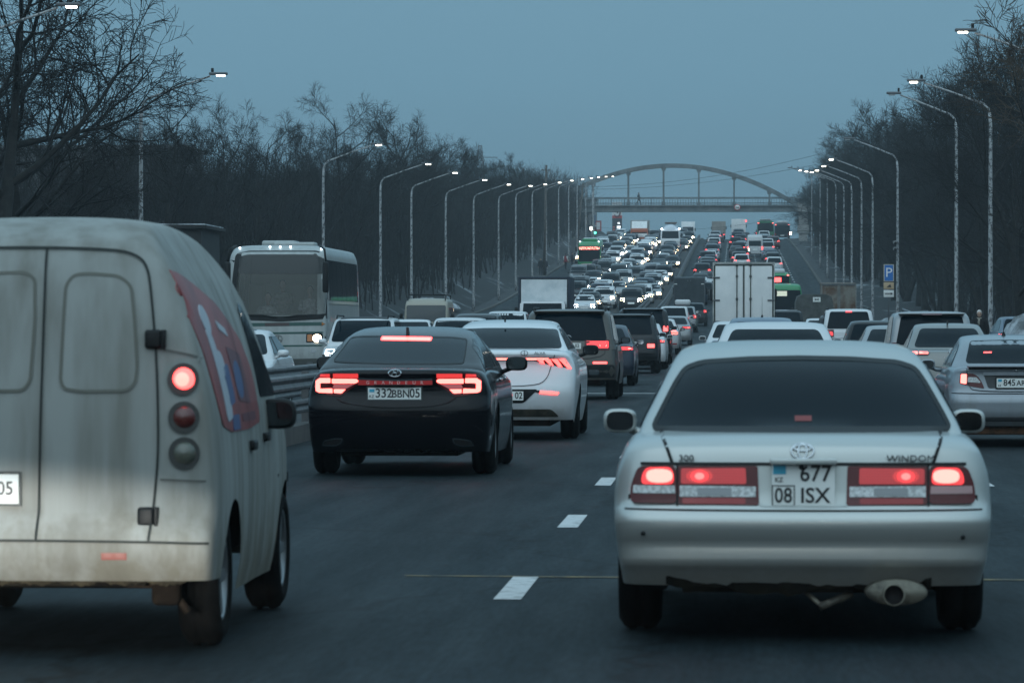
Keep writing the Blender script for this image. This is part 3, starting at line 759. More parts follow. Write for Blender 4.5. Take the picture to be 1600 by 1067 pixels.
        hd = MB(); hd.box((h.x+sg*.012, 1.62, .9), (.03, .16, .05), bev=.012); hd.build('handle', BLACK, c.root)
        h = c.cast(2.35, .92, v)[0]
        hd = MB(); hd.box((h.x+sg*.012, 2.35, .92), (.03, .14, .045), bev=.012); hd.build('handle', BLACK, c.root)
    c.part('windscreen', rpoly([(-.68, 1.2), (.68, 1.2), (.52, 1.78), (-.52, 1.78)], .08), 'front', GLASS, .006, .1)
    for o in (-1, 1):
        c.part('headlamp', rpoly([(o*.45, .66), (o*.75, .66), (o*.74, .84), (o*.5, .84)][::o], .03), 'front', LENS, .008, .08)
    c.wheels(.035)
    s_ = FPX/(Y+2.55); c.mirrors(2.55, EYE-137/s_, abs((431-VX)/s_-X), (.19, .155), BLACK)
    mf = MB(); q = f(247, 935); mf.box((q[0], .3, q[1]+.02), (.13, .12, .14), bev=.03); mf.box((q[0]-.12, .34, q[1]+.06), (.16, .1, .07), bev=.02); mf.tube([(q[0]+.05, .3, q[1]-.02), (q[0]+.09, .32, q[1]-.08)], .02, 6); mf.build('spring_hanger', noisy('dark_rusty_iron', (.012, .009, .007), (.03, .022, .016), 7, rough=.9, spec=.1), c.root)
    sk = MB(); r_ = random.Random(4); pts = [(-.8+1.5*i/120, .332-.012*r_.random()-.012*math.sin(i*.21)**2) for i in range(121)]; sk.add([(a, .14, .37) for a, b in pts]+[(a, .16, b) for a, b in pts], [[i, i+1, 122+i, 121+i] for i in range(120)]); sk.build('muddy_bumper_edge', noisy('caked_mud', (.02, .017, .01), (.06, .05, .03), 9, rough=.95), c.root)
    ax = MB(); ax.box((.55, .55, .33), (.1, .25, .1), bev=.02); ax.tube([(-.75, .82, .3), (.75, .82, .3)], .04, 8); ax.build('rear_axle', UNDER, c.root)
    return c

def black_sedan():
    X, Y = -3.304, 39.9
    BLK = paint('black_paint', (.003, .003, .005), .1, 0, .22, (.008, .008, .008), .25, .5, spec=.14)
    L, W, H = 4.91, 1.86, 1.47
    S = base_spec('sedan', L, W, H, belt=1.0, wheel_r=.335, wheel_w=.235, rw=.33)
    S['top'] = [(0, 1.02), (.06, 1.05), (.15, 1.06), (.5, 1.075), (1.2, 1.08), (3.2, 1.0), (4.0, .92), (4.6, .78), (L, .65)]
    S['rear'] = [(.2, .14), (.28, .07), (.36, .03), (.55, .0), (.68, .0), (.72, .02), (.78, .06), (.86, .065), (.98, .05), (1.02, .04), (1.08, .12)]
    S['side'] = [(.15, .93), (.3, .965), (.5, .99), (.7, 1.0), (.85, .985), (1.0, .915), (1.08, .84)]
    S['plan'] = [(0, .95), (.5, .985), (1.1, 1), (3.5, 1), (L, .88)]
    S['crr'], S['npl'], S['gzb'] = .26, 3.2, .95
    S['rl'] = [(.9, .2), (1.08, .42), (1.12, .55), (1.33, 1.15), (1.42, 1.6), (H, 2.3)]
    S['fl'] = [(.9, 3.8), (1.05, 3.6), (1.36, 2.9), (H, 2.4)]
    S['gw'] = [(.95, .86), (1.08, .80), (1.2, .74), (1.34, .655), (H, .58)]
    S['roof'] = [(1.0, 1.41), (1.6, 1.455), (2.2, 1.47), (2.9, 1.45)]
    S['sill'] = [(0, .24), (.5, .22), (L-.6, .18), (L, .2)]
    S['arch'] = [(1.05, .385), (3.9, .385)]
    c = Car('black_sedan', 'black fastback sedan with glowing C-shaped tail lamps and chrome strip', 'car', S, BLK, (X, Y, 0))
    fz = frame_of(X, Y, .05); cx = fz(620, 0)[0]
    Z = lambda x, y: fz(460+x/3.3333, 480+y/3.3333)
    f2 = frame_of(X, Y, .85); Zw = lambda x, y: f2(460+x/3.3333, 480+y/3.3333)
    wpoly = rpoly([Zw(*p) for p in ((205, 280), (300, 286), (540, 292), (800, 292), (888, 290), (886, 220), (880, 168), (800, 158), (560, 152), (330, 152), (262, 157), (235, 220))], .03)
    c.part('rear_window', wpoly, 'rear', GLASS, .010, .04)
    wb = MB(); c.strip(wb, wpoly+[wpoly[0]], 'rear', .015, .013, g=.03); wb.build('window_seal', BLACK, c.root)
    ft = frame_of(X, Y, 1.25); T = lambda x, y: ft(460+x/3.3333, 480+y/3.3333)
    hb = c.part('high_brake_lamp', rpoly([T(*p) for p in ((444, 172), (444, 150), (712, 154), (712, 176))], .015), 'rear', REDLIT, .018, .04)
    c.part('led_row', [T(*p) for p in ((452, 167), (452, 156), (704, 160), (704, 171))], 'rear', REDHOT, .022, .04, hb)
    c.glaze(rear=False)
    for mir in (0, 1):
        def q(pts): 
            o = [Z(*p) for p in pts]
            return [(2*cx-a, b) for a, b in o][::-1] if mir else o
        out = c.part('tail_lamp', rpoly(q([(92, 442), (94, 372), (120, 345), (330, 347), (332, 398), (268, 440), (236, 466), (180, 462)]), .02), 'rear', RED, .008, .05)
        ring = [rpoly(q([(98, 385), (120, 370), (180, 370), (180, 396), (128, 396), (122, 404), (98, 404)]), .008), q([(98, 404), (124, 404), (124, 424), (98, 424)]), rpoly(q([(98, 424), (124, 424), (130, 426), (190, 424), (192, 449), (116, 446), (100, 438)]), .008)]
        c.part('light_guide', ring, 'rear', REDHOT, .012, .04, out)
        c.part('light_guide', [rpoly(q([(187, 398), (187, 373), (318, 374), (328, 380), (328, 390), (312, 398)]), .01), rpoly(q([(198, 448), (198, 427), (262, 428), (240, 450)]), .01)], 'rear', REDHOT, .012, .04, out)
        c.part('upper_leds', [rpoly(q([(122, 364), (124, 350), (176, 348), (178, 366)]), .005), rpoly(q([(194, 368), (194, 347), (328, 347), (328, 370)]), .005)], 'rear', mat('dim_led_red', (.3, .02, .02), .3, em=(1, .06, .06), es=.8), .012, .04, out)
        c.part('pale_lens', q([(190, 423), (200, 401), (310, 401), (262, 426)]), 'rear', mat('pale_red_lens', (.35, .12, .13), .25, em=(1, .2, .2), es=.25), .011, .04, out)
        tr = rpoly(q([(133, 724), (150, 697), (200, 688), (246, 687), (236, 712), (206, 724)]), .015)
        e = c.part('exhaust_outlet', tr, 'rear', GAP, .004, .05)
        eb = MB(); c.strip(eb, tr+[tr[0]], 'rear', .011, .009); eb.build('chrome_rim', CHROME, e)
    bar = [Z(*p) for p in ((326, 406), (326, 378), (520, 386), (716, 382), (716, 404), (520, 408))]
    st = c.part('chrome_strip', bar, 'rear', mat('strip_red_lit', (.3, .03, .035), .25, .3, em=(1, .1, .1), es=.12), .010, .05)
    cb = MB(); c.strip(cb, [Z(326, 374), Z(520, 381), Z(716, 377)], 'rear', .018, .012); cb.build('strip_edge', CHROME, st)
    for i, ch in enumerate('GRANDEUR'):
        a = Z(378+i*40.5, 394); h = c.cast(*a, 'rear')[0]; text(ch, .045, (a[0], h.y-.012, a[1]), mat('letter_silver', (.65, .6, .6), .3, .6), st, 'rear', 'letter', 1.0)
    ex, ez = Z(520, 344); em = MB(); o = oval(ex, ez, .062, .034, 24)
    em.tube([(a, c.cast(a, b, 'rear')[0].y-.006, b) for a, b in o+[o[0]]], .006, 6, cap=False)
    for pts in ([(-.03, -.022), (-.012, .024)], [(.012, -.024), (.03, .022)], [(-.02, .002), (.0, .006), (.02, -.002)]):
        em.tube([(ex+a, c.cast(ex+a, ez+b, 'rear')[0].y-.006, ez+b) for a, b in pts], .006, 6)
    em.build('emblem', CHROME, c.root)
    px, pz = Z(519, 450)
    pl = c.plate(.52, .115, px, pz, rows=[('332', .125, -.105, 0, .92), ('BBN', .105, .06, -.006, .9), ('05', .125, .2, 0, .85), ('KZ', .038, -.225, -.03, 1)], frame=mat('plate_frame_dark', (.03, .04, .038)), off=.02)
    yb = c.cast(px, pz, 'rear')[0].y-.0255
    fl = MB(); fl.box((px-.222, yb, pz+.028), (.05, .003, .03)); fl.build('flag', FLAG, pl)
    MB().box((px, yb-.015, pz+.082), (.4, .06, .012), bev=.004).build('plate_lip', BLK, c.root)
    dv = MB(); dv.box((px+.142, yb, pz), (.004, .003, .11)); dv.build('plate_border', INK, pl)
    c.gaps([[Z(*p) for p in ((210, 475), (260, 500), (400, 520), (520, 524), (690, 520), (800, 498), (840, 470))]], 'rear', .010)
    c.part('bumper_insert', rpoly([Z(*p) for p in ((215, 770), (200, 740), (860, 745), (850, 776))], .02), 'rear', BLACK, .005, .08)
    fin = MB(); a = T(578, 142); h = c.cast(0 + a[0], 1.35, 'top')[0] if False else c.bvh.ray_cast(Vector((a[0], 1.5, 5)), Vector((0, 0, -1)))[0]
    fin.prism([(1.42, h.z-.01), (1.66, h.z-.01), (1.47, h.z+.075), (1.43, h.z+.075)], a[0]-.012, a[0]+.012, 'X'); fin.build('roof_antenna', BLACK, c.root)
    for v in ('right', 'left'):
        c.gaps([[(1.75, .3), (1.72, .98)], [(2.6, .25), (2.6, 1.0)]], v, .012)
        sg = 1 if v == 'right' else -1
        for yy in (1.95, 2.85):
            h = c.cast(yy, .93, v)[0]; hd = MB(); hd.box((h.x+sg*.012, yy, .93), (.025, .2, .03), bev=.01); hd.build('handle', CHROME, c.root)
    c.wheels(.02); c.mirrors(3.1, 1.08, 1.0, (.23, .15))
    for o in (-1, 1): c.part('headlamp', rpoly([(o*.5, .66), (o*.82, .68), (o*.8, .82), (o*.55, .78)][::o], .03), 'front', LENS, .008, .08)
    return c

def white_electric():
    X, Y = -3.0, 52.8
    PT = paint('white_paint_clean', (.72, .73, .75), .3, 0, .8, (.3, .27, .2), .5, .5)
    L, W, H = 4.7, 1.92, 1.56
    S = base_spec('sedan', L, W, H, belt=1.12, wheel_r=.345, wheel_w=.235, rw=.34)
    S['top'] = [(0, 1.12), (.08, 1.16), (.2, 1.17), (.7, 1.19), (1.3, 1.18), (3.2, 1.05), (4.0, .95), (4.5, .8), (L, .66)]
    S['rear'] = [(.25, .16), (.35, .08), (.45, .03), (.62, .0), (.8, .05), (1.0, .10), (1.12, .04), (1.18, .06)]
    S['side'] = [(.2, .93), (.35, .965), (.6, .995), (.8, 1.0), (.98, .975), (1.1, .91), (1.2, .84)]
    S['crr'], S['gzb'] = .24, 1.06
    S['rl'] = [(1.0, .3), (1.18, .5), (1.23, .62), (1.44, 1.2), (1.52, 1.65), (H, 2.3)]
    S['fl'] = [(1.0, 3.75), (1.1, 3.55), (1.42, 2.8), (H, 2.4)]
    S['gw'] = [(1.06, .87), (1.18, .80), (1.3, .735), (1.44, .655), (H, .58)]
    S['arch'] = [(1.0, .39), (3.8, .39)]
    c = Car('white_electric_sedan', 'white sedan with a thin red light bar and feathered lamp, right behind black sedan', 'car', S, PT, (X, Y, 0))
    Z0 = frame_of(X, Y, .08); Z = lambda x, y: Z0(820+x/5.333, 440+y/5.333)
    f2 = frame_of(X, Y, 1.0); Zw = lambda x, y: f2(820+x/5.333, 440+y/5.333)
    r = Zw(252, 552); t = Zw(215, 395)
    wp = rpoly([(-.74, r[1]), (.74, r[1]), (.645, t[1]), (.3, t[1]+.015), (-.3, t[1]+.015), (-.645, t[1])], .05)
    c.part('rear_window', wp, 'rear', GLASS, .012, .05)
    c.glaze(rear=False)
    c.part('light_bar_trim', rpoly([(-.80, 1.045), (-.55, 1.07), (.55, 1.07), (.80, 1.045), (.83, .93), (.55, .985), (.4, 1.025), (-.4, 1.025), (-.55, .985), (-.83, .93)], .01), 'rear', BLACK, .006, .06)
    c.part('light_bar', [(-.58, 1.062), (-.58, 1.036), (.58, 1.036), (.58, 1.062)], 'rear', REDHOT, .012, .06)
    for o in (-1, 1):
        pol = []
        for i in range(4):
            x0 = .42+i*.095; pol.append([(o*(x0), 1.05), (o*(x0+.085), 1.05), (o*(x0+.11+.02*i), .985-.02*i), (o*(x0+.06+.02*i), .995-.022*i)][::-o])
        c.part('tail_lamp', pol, 'rear', REDLIT, .013, .05)
        q = rpoly([(o*.46, .605), (o*.70, .585), (o*.72, .62), (o*.48, .64)][::o], .01)
        rf = c.part('reflector', q, 'rear', REDLIT, .008, .05)
        c.part('reflector_trim', rpoly([(o*.36, .635), (o*.47, .61), (o*.47, .645), (o*.37, .65)][::o], .005), 'rear', BLACK, .009, .05, rf)
    c.part('diffuser', rpoly([(-.72, .3), (.72, .3), (.62, .4), (-.62, .4)], .04), 'rear', noisy('muddy_skirt', (.03, .028, .02), (.08, .07, .05), 6, rough=.8), .006, .08)
    c.part('plate_recess', rpoly([(-.45, .66), (.45, .66), (.26, .48), (-.26, .48)], .04), 'rear', BLACK, .006, .06)
    c.plate(.52, .115, 0, .575, rows=[('02', .12, .2, 0, .85), ('419', .12, -.1, 0, .9)], off=.02)
    c.gaps([[(-.66, 1.1), (-.62, .98), (-.56, .78), (-.4, .7), (.4, .7), (.56, .78), (.62, .98), (.66, 1.1)]], 'rear', .009)
    a = (.27, 1.125); h = c.cast(*a, 'rear')[0]; em = MB(); o = oval(a[0], a[1], .045, .03, 20)
    em.tube([(p, h.y-.012, q) for p, q in o+[o[0]]], .004, 5, cap=False); em.tube([(a[0], h.y-.012, a[1]-.03), (a[0], h.y-.012, a[1]+.03)], .004, 5); em.build('emblem', mat('badge_dark', (.1, .1, .11)), c.root)
    text('ALVA', .05, (.47, h.y-.012, 1.125), mat('badge_dark', (.1, .1, .11)), c.root, 'rear', 'badge', 1.2)
    fin = MB(); fin.tube([(-.05, 1.3, H-.03), (-.05, 1.34, H+.03)], .012, 5); fin.build('roof_antenna', BLACK, c.root)
    pl = MB(); 
    for o in (-1, 1): c.strip(pl, [(o*.665, 1.5), (o*.66, 2.1)], 'top', .07, .004)
    pl.build('roof_rail_strip', BLACK, c.root)
    for v in ('right', 'left'): c.gaps([[(1.65, .3), (1.62, 1.05)], [(2.55, .25), (2.55, 1.08)]], v, .012)
    c.wheels(.02); c.mirrors(3.0, 1.15, 1.02, (.22, .14), BLACK)
    return c
white_sedan(); cargo_van(); black_sedan(); white_electric()
# ------------------------------------------------------------ ground, road, median
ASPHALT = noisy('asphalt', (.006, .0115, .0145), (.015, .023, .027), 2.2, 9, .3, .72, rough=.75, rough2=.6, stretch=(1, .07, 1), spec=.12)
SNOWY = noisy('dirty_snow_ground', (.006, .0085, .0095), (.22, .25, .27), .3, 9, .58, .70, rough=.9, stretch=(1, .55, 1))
PAVE = noisy('pavement', (.012, .015, .017), (.04, .044, .046), .7, 8, .35, .65, rough=.85)
CONC = noisy('concrete', (.2, .195, .185), (.33, .325, .31), 1.6, 9, .3, .7, rough=.85, bump=.2)
SNOW = noisy('old_snow', (.10, .11, .115), (.5, .54, .58), 1.6, 9, .36, .62, rough=.85, bump=.6)
MARK = noisy('road_paint', (.2, .2, .2), (.55, .56, .56), 9, 8, .3, .5, rough=.7)
GALV = noisy('galvanised_steel', (.06, .066, .07), (.15, .155, .16), 3, 8, .3, .7, rough=.6, metal=.2)
YS = sorted(set([-250, -200, -150, -110, -70] + list(range(-40, 300, 5)) + list(range(300, 870, 8)) + [900, 950, 1000, 1100, 1250, 1500]))
def sheet(name, xs, hz, m, kind='structure'):
    n = len(xs); v = [(x, y, gz(y) + hz(x, y)) for y in YS for x in xs]
    f = [[j*n+i, j*n+i+1, (j+1)*n+i+1, (j+1)*n+i] for j in range(len(YS)-1) for i in range(n-1)]
    o = MB().add(v, f, 0, True).build(name, m); tag(o, kind=kind); return o
rg = random.Random(11); bump_ = {}
def smooth(t): t = min(1, max(0, t)); return t*t*(3-2*t)
def terr(x, y):
    k = (x, y)
    if k not in bump_: bump_[k] = rg.uniform(-.25, .35)
    r = bump_[k]
    if -19.7 < x < 8.3: return -.07
    if x < 0:
        h = 2.6*smooth((-20.4-x)/6) * smooth((y-150)/60) + .12
        return h + (r if x < -21.5 else 0) + 2.0*smooth((-40-x)/40)
    return .12 + (r*.6 if x > 9.8 else 0) + 1.0*smooth((x-14)/10)
def road_detail():
    """grain and polished wheel tracks on the asphalt"""
    N, Lk, b = nodes(ASPHALT); src = b.inputs['Base Color'].links[0].from_socket
    tc = N.new('ShaderNodeTexCoord'); mp = N.new('ShaderNodeMapping'); mp.inputs['Scale'].default_value = (1, .1, 1); Lk.new(tc.outputs['Object'], mp.inputs[0])
    n = N.new('ShaderNodeTexNoise'); n.inputs['Scale'].default_value = 34; n.inputs['Detail'].default_value = 3; Lk.new(mp.outputs[0], n.inputs[0])
    g = N.new('ShaderNodeMapRange'); g.inputs[1].default_value = .3; g.inputs[2].default_value = .7; g.inputs[3].default_value = .62; g.inputs[4].default_value = 1.45; Lk.new(n.outputs[0], g.inputs[0])
    sp = N.new('ShaderNodeSeparateXYZ'); Lk.new(tc.outputs['Object'], sp.inputs[0])
    a = N.new('ShaderNodeMath'); a.operation = 'MULTIPLY_ADD'; a.inputs[1].default_value = 2*math.pi/1.765; a.inputs[2].default_value = -1.285*2*math.pi/1.765; Lk.new(sp.outputs[0], a.inputs[0])
    c = N.new('ShaderNodeMath'); c.operation = 'COSINE'; Lk.new(a.outputs[0], c.inputs[0])
    d = N.new('ShaderNodeMath'); d.operation = 'MULTIPLY_ADD'; d.inputs[1].default_value = -.16; d.inputs[2].default_value = 1.0; Lk.new(c.outputs[0], d.inputs[0])
    n3 = N.new('ShaderNodeTexVoronoi'); n3.feature = 'DISTANCE_TO_EDGE'; n3.inputs['Scale'].default_value = .35; mp3 = N.new('ShaderNodeMapping'); mp3.inputs['Scale'].default_value = (1, .35, 1); nz = N.new('ShaderNodeTexNoise'); nz.inputs['Scale'].default_value = 1.2; nz.inputs['Detail'].default_value = 6
    Lk.new(tc.outputs['Object'], nz.inputs[0]); va = N.new('ShaderNodeVectorMath'); va.operation = 'ADD'; Lk.new(tc.outputs['Object'], va.inputs[0]); Lk.new(nz.outputs[1], va.inputs[1]); Lk.new(va.outputs[0], mp3.inputs[0]); Lk.new(mp3.outputs[0], n3.inputs[0])
    ck = N.new('ShaderNodeMapRange'); ck.inputs[1].default_value = .004; ck.inputs[2].default_value = .016; ck.inputs[3].default_value = .45; ck.inputs[4].default_value = 1; Lk.new(n3.outputs[0], ck.inputs[0])
    m1 = N.new('ShaderNodeMath'); m1.operation = 'MULTIPLY'; Lk.new(g.outputs[0], m1.inputs[0]); Lk.new(d.outputs[0], m1.inputs[1])
    m2 = N.new('ShaderNodeMath'); m2.operation = 'MULTIPLY'; Lk.new(m1.outputs[0], m2.inputs[0]); Lk.new(ck.outputs[0], m2.inputs[1])
    vm = N.new('ShaderNodeVectorMath'); vm.operation = 'SCALE'; Lk.new(src, vm.inputs[0]); Lk.new(m2.outputs[0], vm.inputs['Scale']); Lk.new(vm.outputs[0], b.inputs['Base Color'])
road_detail()
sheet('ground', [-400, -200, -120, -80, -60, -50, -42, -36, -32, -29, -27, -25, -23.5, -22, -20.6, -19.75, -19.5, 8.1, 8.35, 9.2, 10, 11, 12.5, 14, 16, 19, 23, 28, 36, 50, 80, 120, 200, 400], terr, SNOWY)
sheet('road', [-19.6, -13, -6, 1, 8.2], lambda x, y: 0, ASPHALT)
def strip_block(name, x0, x1, h, m, y0=-250, y1=870):
    ys = [y for y in YS if y0 <= y <= y1]; mb = MB(); v = []
    for y in ys: v += [(x0, y, gz(y)-.1), (x0, y, gz(y)+h), (x1, y, gz(y)+h), (x1, y, gz(y)-.1)]
    f = []
    for j in range(len(ys)-1):
        for k in range(3): f.append([j*4+k, j*4+k+1, (j+1)*4+k+1, (j+1)*4+k])
    f += [[0, 3, 2, 1], [len(v)-4, len(v)-3, len(v)-2, len(v)-1]]
    o = mb.add(v, f).build(name, m); return tag(o, kind='structure')
KERB = noisy('dirty_kerb', (.05, .05, .048), (.11, .108, .1), 1.6, 9, .3, .7, rough=.9)
strip_block('kerb', 8.05, 8.3, .15, KERB); strip_block('kerb', -19.75, -19.5, .15, KERB)
strip_block('pavement', 8.32, 9.15, .16, PAVE, 60, 700); strip_block('pavement', -22.2, -19.77, .16, PAVE, 60, 700)
strip_block('median_strip', -6.95, -5.7, .16, PAVE); strip_block('median_kerb', -5.68, -5.5, .22, noisy('dirty_kerb', (.05, .05, .048), (.11, .108, .1), 1.6, 9, .3, .7, rough=.9))
mk = MB()
def mark(x, y, w_, l, mi=0):
    z = .004
    a = [(x-w_/2, y), (x+w_/2, y), (x+w_/2, y+l), (x-w_/2, y+l)]
    mk.add([(p, q, gz(q)+z) for p, q in a], [[0, 1, 2, 3]], mi)
y = 22.0
while y < 640:
    for x in (-1.23, 2.3, 5.7): mark(x, y, .15, 2.0 if y < 80 else 2.4)
    if y > 40:
        for x in (-10.3, -13.6, -16.8): mark(x, y, .13, 2.2)
    y += 7.9
for k in range(8): mark(-4.6+k*.86, 89.6, .86, .5)
mk.add([(-1.95, 24.05, .004), (-.3, 23.9, .004), (1.9, 23.8, .004), (3.2, 23.7, .004), (3.2, 23.78, .004), (1.9, 23.9, .004), (-.3, 24.0, .004), (-1.95, 24.1, .004)], [[0, 1, 6, 7], [1, 2, 5, 6], [2, 3, 4, 5]], 1)  # thin mottled ochre stripe drawn across the lanes
tag(mk.build('road_markings', [MARK, noisy('ochre_stripe', (.05, .048, .04), (.28, .2, .08), 6, rough=.7)]), kind='structure')

# ------------------------------------------------------------ guard rails on the median
def guard_rail(X, label, y0, y1):
    t = thing('guard_rail', label, 'guard rail', (X, y0, gz(y0)), 0, 'guard rails on the median')
    ys = [y for y in YS if y0 <= y <= y1]; g0 = gz(y0)
    for (a, b) in ((.65, .85), (.35, .53)):
        prof = [(-.0, a), (.05, a+.02), (.055, a+.05), (.02, (a+b)/2), (.055, b-.05), (.05, b-.02), (0, b), (-.02, b), (-.02, a)]
        n = len(prof); v = [(px, y-y0, gz(y)-g0+pz) for y in ys for px, pz in prof]
        f = [[j*n+k, j*n+(k+1) % n, (j+1)*n+(k+1) % n, (j+1)*n+k] for j in range(len(ys)-1) for k in range(n)]
        MB().add(v, f).build('rail', GALV, t)
    pm = MB().box((-.06, 0, .44), (.09, .11, .88)).mesh('post', GALV); ph = (y1-y0)/98
    for k in range(98):
        y = y0+1+ph*k; o = bpy.data.objects.new('post', pm); COL.objects.link(o); o.parent = t; o.location = (0, y-y0, gz(y)-g0)
guard_rail(-5.62, 'grey two-bar guard rail beside the lane with the black sedan', -15, 650)
guard_rail(-6.98, 'grey guard rail on the oncoming side of the median', -15, 650)

# ------------------------------------------------------------ street lamps
POLE = noisy('peeling_white_pole', (.06, .06, .06), (.36, .37, .38), 6, 9, .40, .52, rough=.7, stretch=(2, 2, 1))
LAMPON = mat('lit_street_lamp', (1, 1, 1), .3, em=(1, .93, .78), es=10)
LAMPOFF = mat('unlit_street_lamp', (.4, .42, .44), .3)
def lamp_proto(lit):
    t = thing('street_lamp', None, 'street lamp', (0, 0, -50))
    MB().tube([(0, 0, 0), (0, 0, .9), (0, 0, .95), (0, 0, 8.2), (.04, 0, 8.6)], [.11, .105, .09, .06, .055], 10).build('pole', POLE, t)
    MB().tube([(.03, 0, 8.5), (.08, 0, 8.72), (.25, 0, 8.88), (1.4, 0, 9.3), (2.35, 0, 9.62)], [.05, .045, .04, .035, .03], 8).build('arm', POLE, t)
    h = MB().box((2.62, 0, 9.70), (.62, .26, .09), bev=.03).build('lamp_head', mat('lamp_housing', (.12, .13, .14), .5), t)
    MB().box((2.70, 0, 9.635), (.28, .18, .06), bev=.02).build('lamp_lens', LAMPON if lit else LAMPOFF, h)
    MB().box((2.42, 0, 9.82), (.09, .07, .14), bev=.02).build('photocell', BLACK, h)
    return t
LP = {True: lamp_proto(True), False: lamp_proto(False)}; USED = {True: 0, False: 0}
def lamp(X, Y, lit, label, rz=0, group='street lamps along the road', h=1.0):
    t = LP[lit] if not USED[lit] else copy_tree(LP[lit]); USED[lit] = 1
    t.location = (X, Y, gz(Y)+(.1 if X > 0 else .15)); t.rotation_euler = (0, 0, rz); tag(t, label, 'street lamp', group); t.scale = (1, 1, h)
L_ = [(106, 1), (137, 1), (198, 1), (230, 1), (252, 1), (282, 1), (312, 1), (345, 1), (372, 1), (402, 1), (432, 1), (462, 1), (490, 1), (516, 1), (546, 1), (576, 1)]
ORD = 'first second third fourth fifth sixth seventh eighth ninth tenth eleventh twelfth thirteenth fourteenth fifteenth sixteenth seventeenth eighteenth nineteenth twentieth'.split()
for i, (Y, lit) in enumerate(L_):
    s_ = 'lit street lamp with curved arm left of the road, %s from the camera' % ORD[i]
    if i == 0: s_ = 'lit street lamp glowing in front of the big dark tree at top left'
    if i == 1: s_ = 'tall lit street lamp with long arm reaching out of the big left tree'
    if i == 2: s_ = 'lit street lamp rising behind the white coach'
    lamp(-20.0, Y, True, s_, 0, 'lamps left of the road')
for i, (Y, lit, X) in enumerate([(119, 1, 9.25), (145, 1, 8.95), (173, 0, 9.25), (223, 0, 8.75), (268, 1, 8.9), (295, 1, 9.0), (320, 1, 9.0), (347, 1, 9.1), (375, 1, 9.1), (410, 1, 9.1), (450, 0, 9.2), (500, 0, 9.2)]):
    s_ = '%s street lamp with curved arm right of the road, %s from the camera' % ('lit' if lit else 'unlit', ORD[i])
    if i == 3: s_ = 'unlit street lamp standing beside the blue parking sign'
    if i == 1: s_ = 'lit street lamp on a rusty peeling pole beside the pedestrian'
    lamp(X, Y, bool(lit), s_, R(180), 'lamps right of the road', 1.0 + (.12 if Y > 145 else .02))

# ------------------------------------------------------------ bare trees
BARK = noisy('bark', (.008, .009, .009), (.022, .021, .02), 3, 6, rough=.95, bump=.4)
TWIG = noisy('twigs', (.008, .009, .0095), (.018, .0175, .017), .6, 4, rough=.95)
TWIG2 = noisy('lit_brown_twigs', (.05, .037, .028), (.085, .065, .048), .6, 4, rough=.95)  # brownish twigs, the light on these branches put into their colour
def sticks(name, P0, P1, R0, R1, m, parent=None, sides=3):
    """many thin tapered rods, one mesh"""
    P0, P1 = np.array(P0), np.array(P1); R0, R1 = np.array(R0)[:, None], np.array(R1)[:, None]; N = len(P0)
    d = P1-P0; d /= np.maximum(np.linalg.norm(d, axis=1, keepdims=True), 1e-9)
    ref = np.where(np.abs(d[:, 2:3]) < .9, np.array([[0, 0, 1.]]), np.array([[1., 0, 0]])); u = np.cross(d, ref); u /= np.linalg.norm(u, axis=1, keepdims=True); v = np.cross(d, u)
    V = np.zeros((N, 2*sides, 3)); F = []
    for k in range(sides):
        a = 2*math.pi*k/sides; w_ = u*math.cos(a)+v*math.sin(a); V[:, k] = P0+w_*R0; V[:, sides+k] = P1+w_*R1
    base = (np.arange(N)*2*sides)[:, None]
    loc = np.array([[k, (k+1) % sides, sides+(k+1) % sides, sides+k] for k in range(sides)])
    F = (base[:, :, None] + loc[None]).reshape(-1, 4)
    me = bpy.data.meshes.new(name); me.vertices.add(N*2*sides); me.vertices.foreach_set('co', V.reshape(-1))
    me.loops.add(len(F)*4); me.loops.foreach_set('vertex_index', F.reshape(-1)); me.polygons.add(len(F))
    me.polygons.foreach_set('loop_start', np.arange(len(F))*4); me.polygons.foreach_set('loop_total', np.full(len(F), 4)); me.materials.append(m)
    me.update(calc_edges=True); me.polygons.foreach_set('use_smooth', np.ones(len(F), bool))
    return me
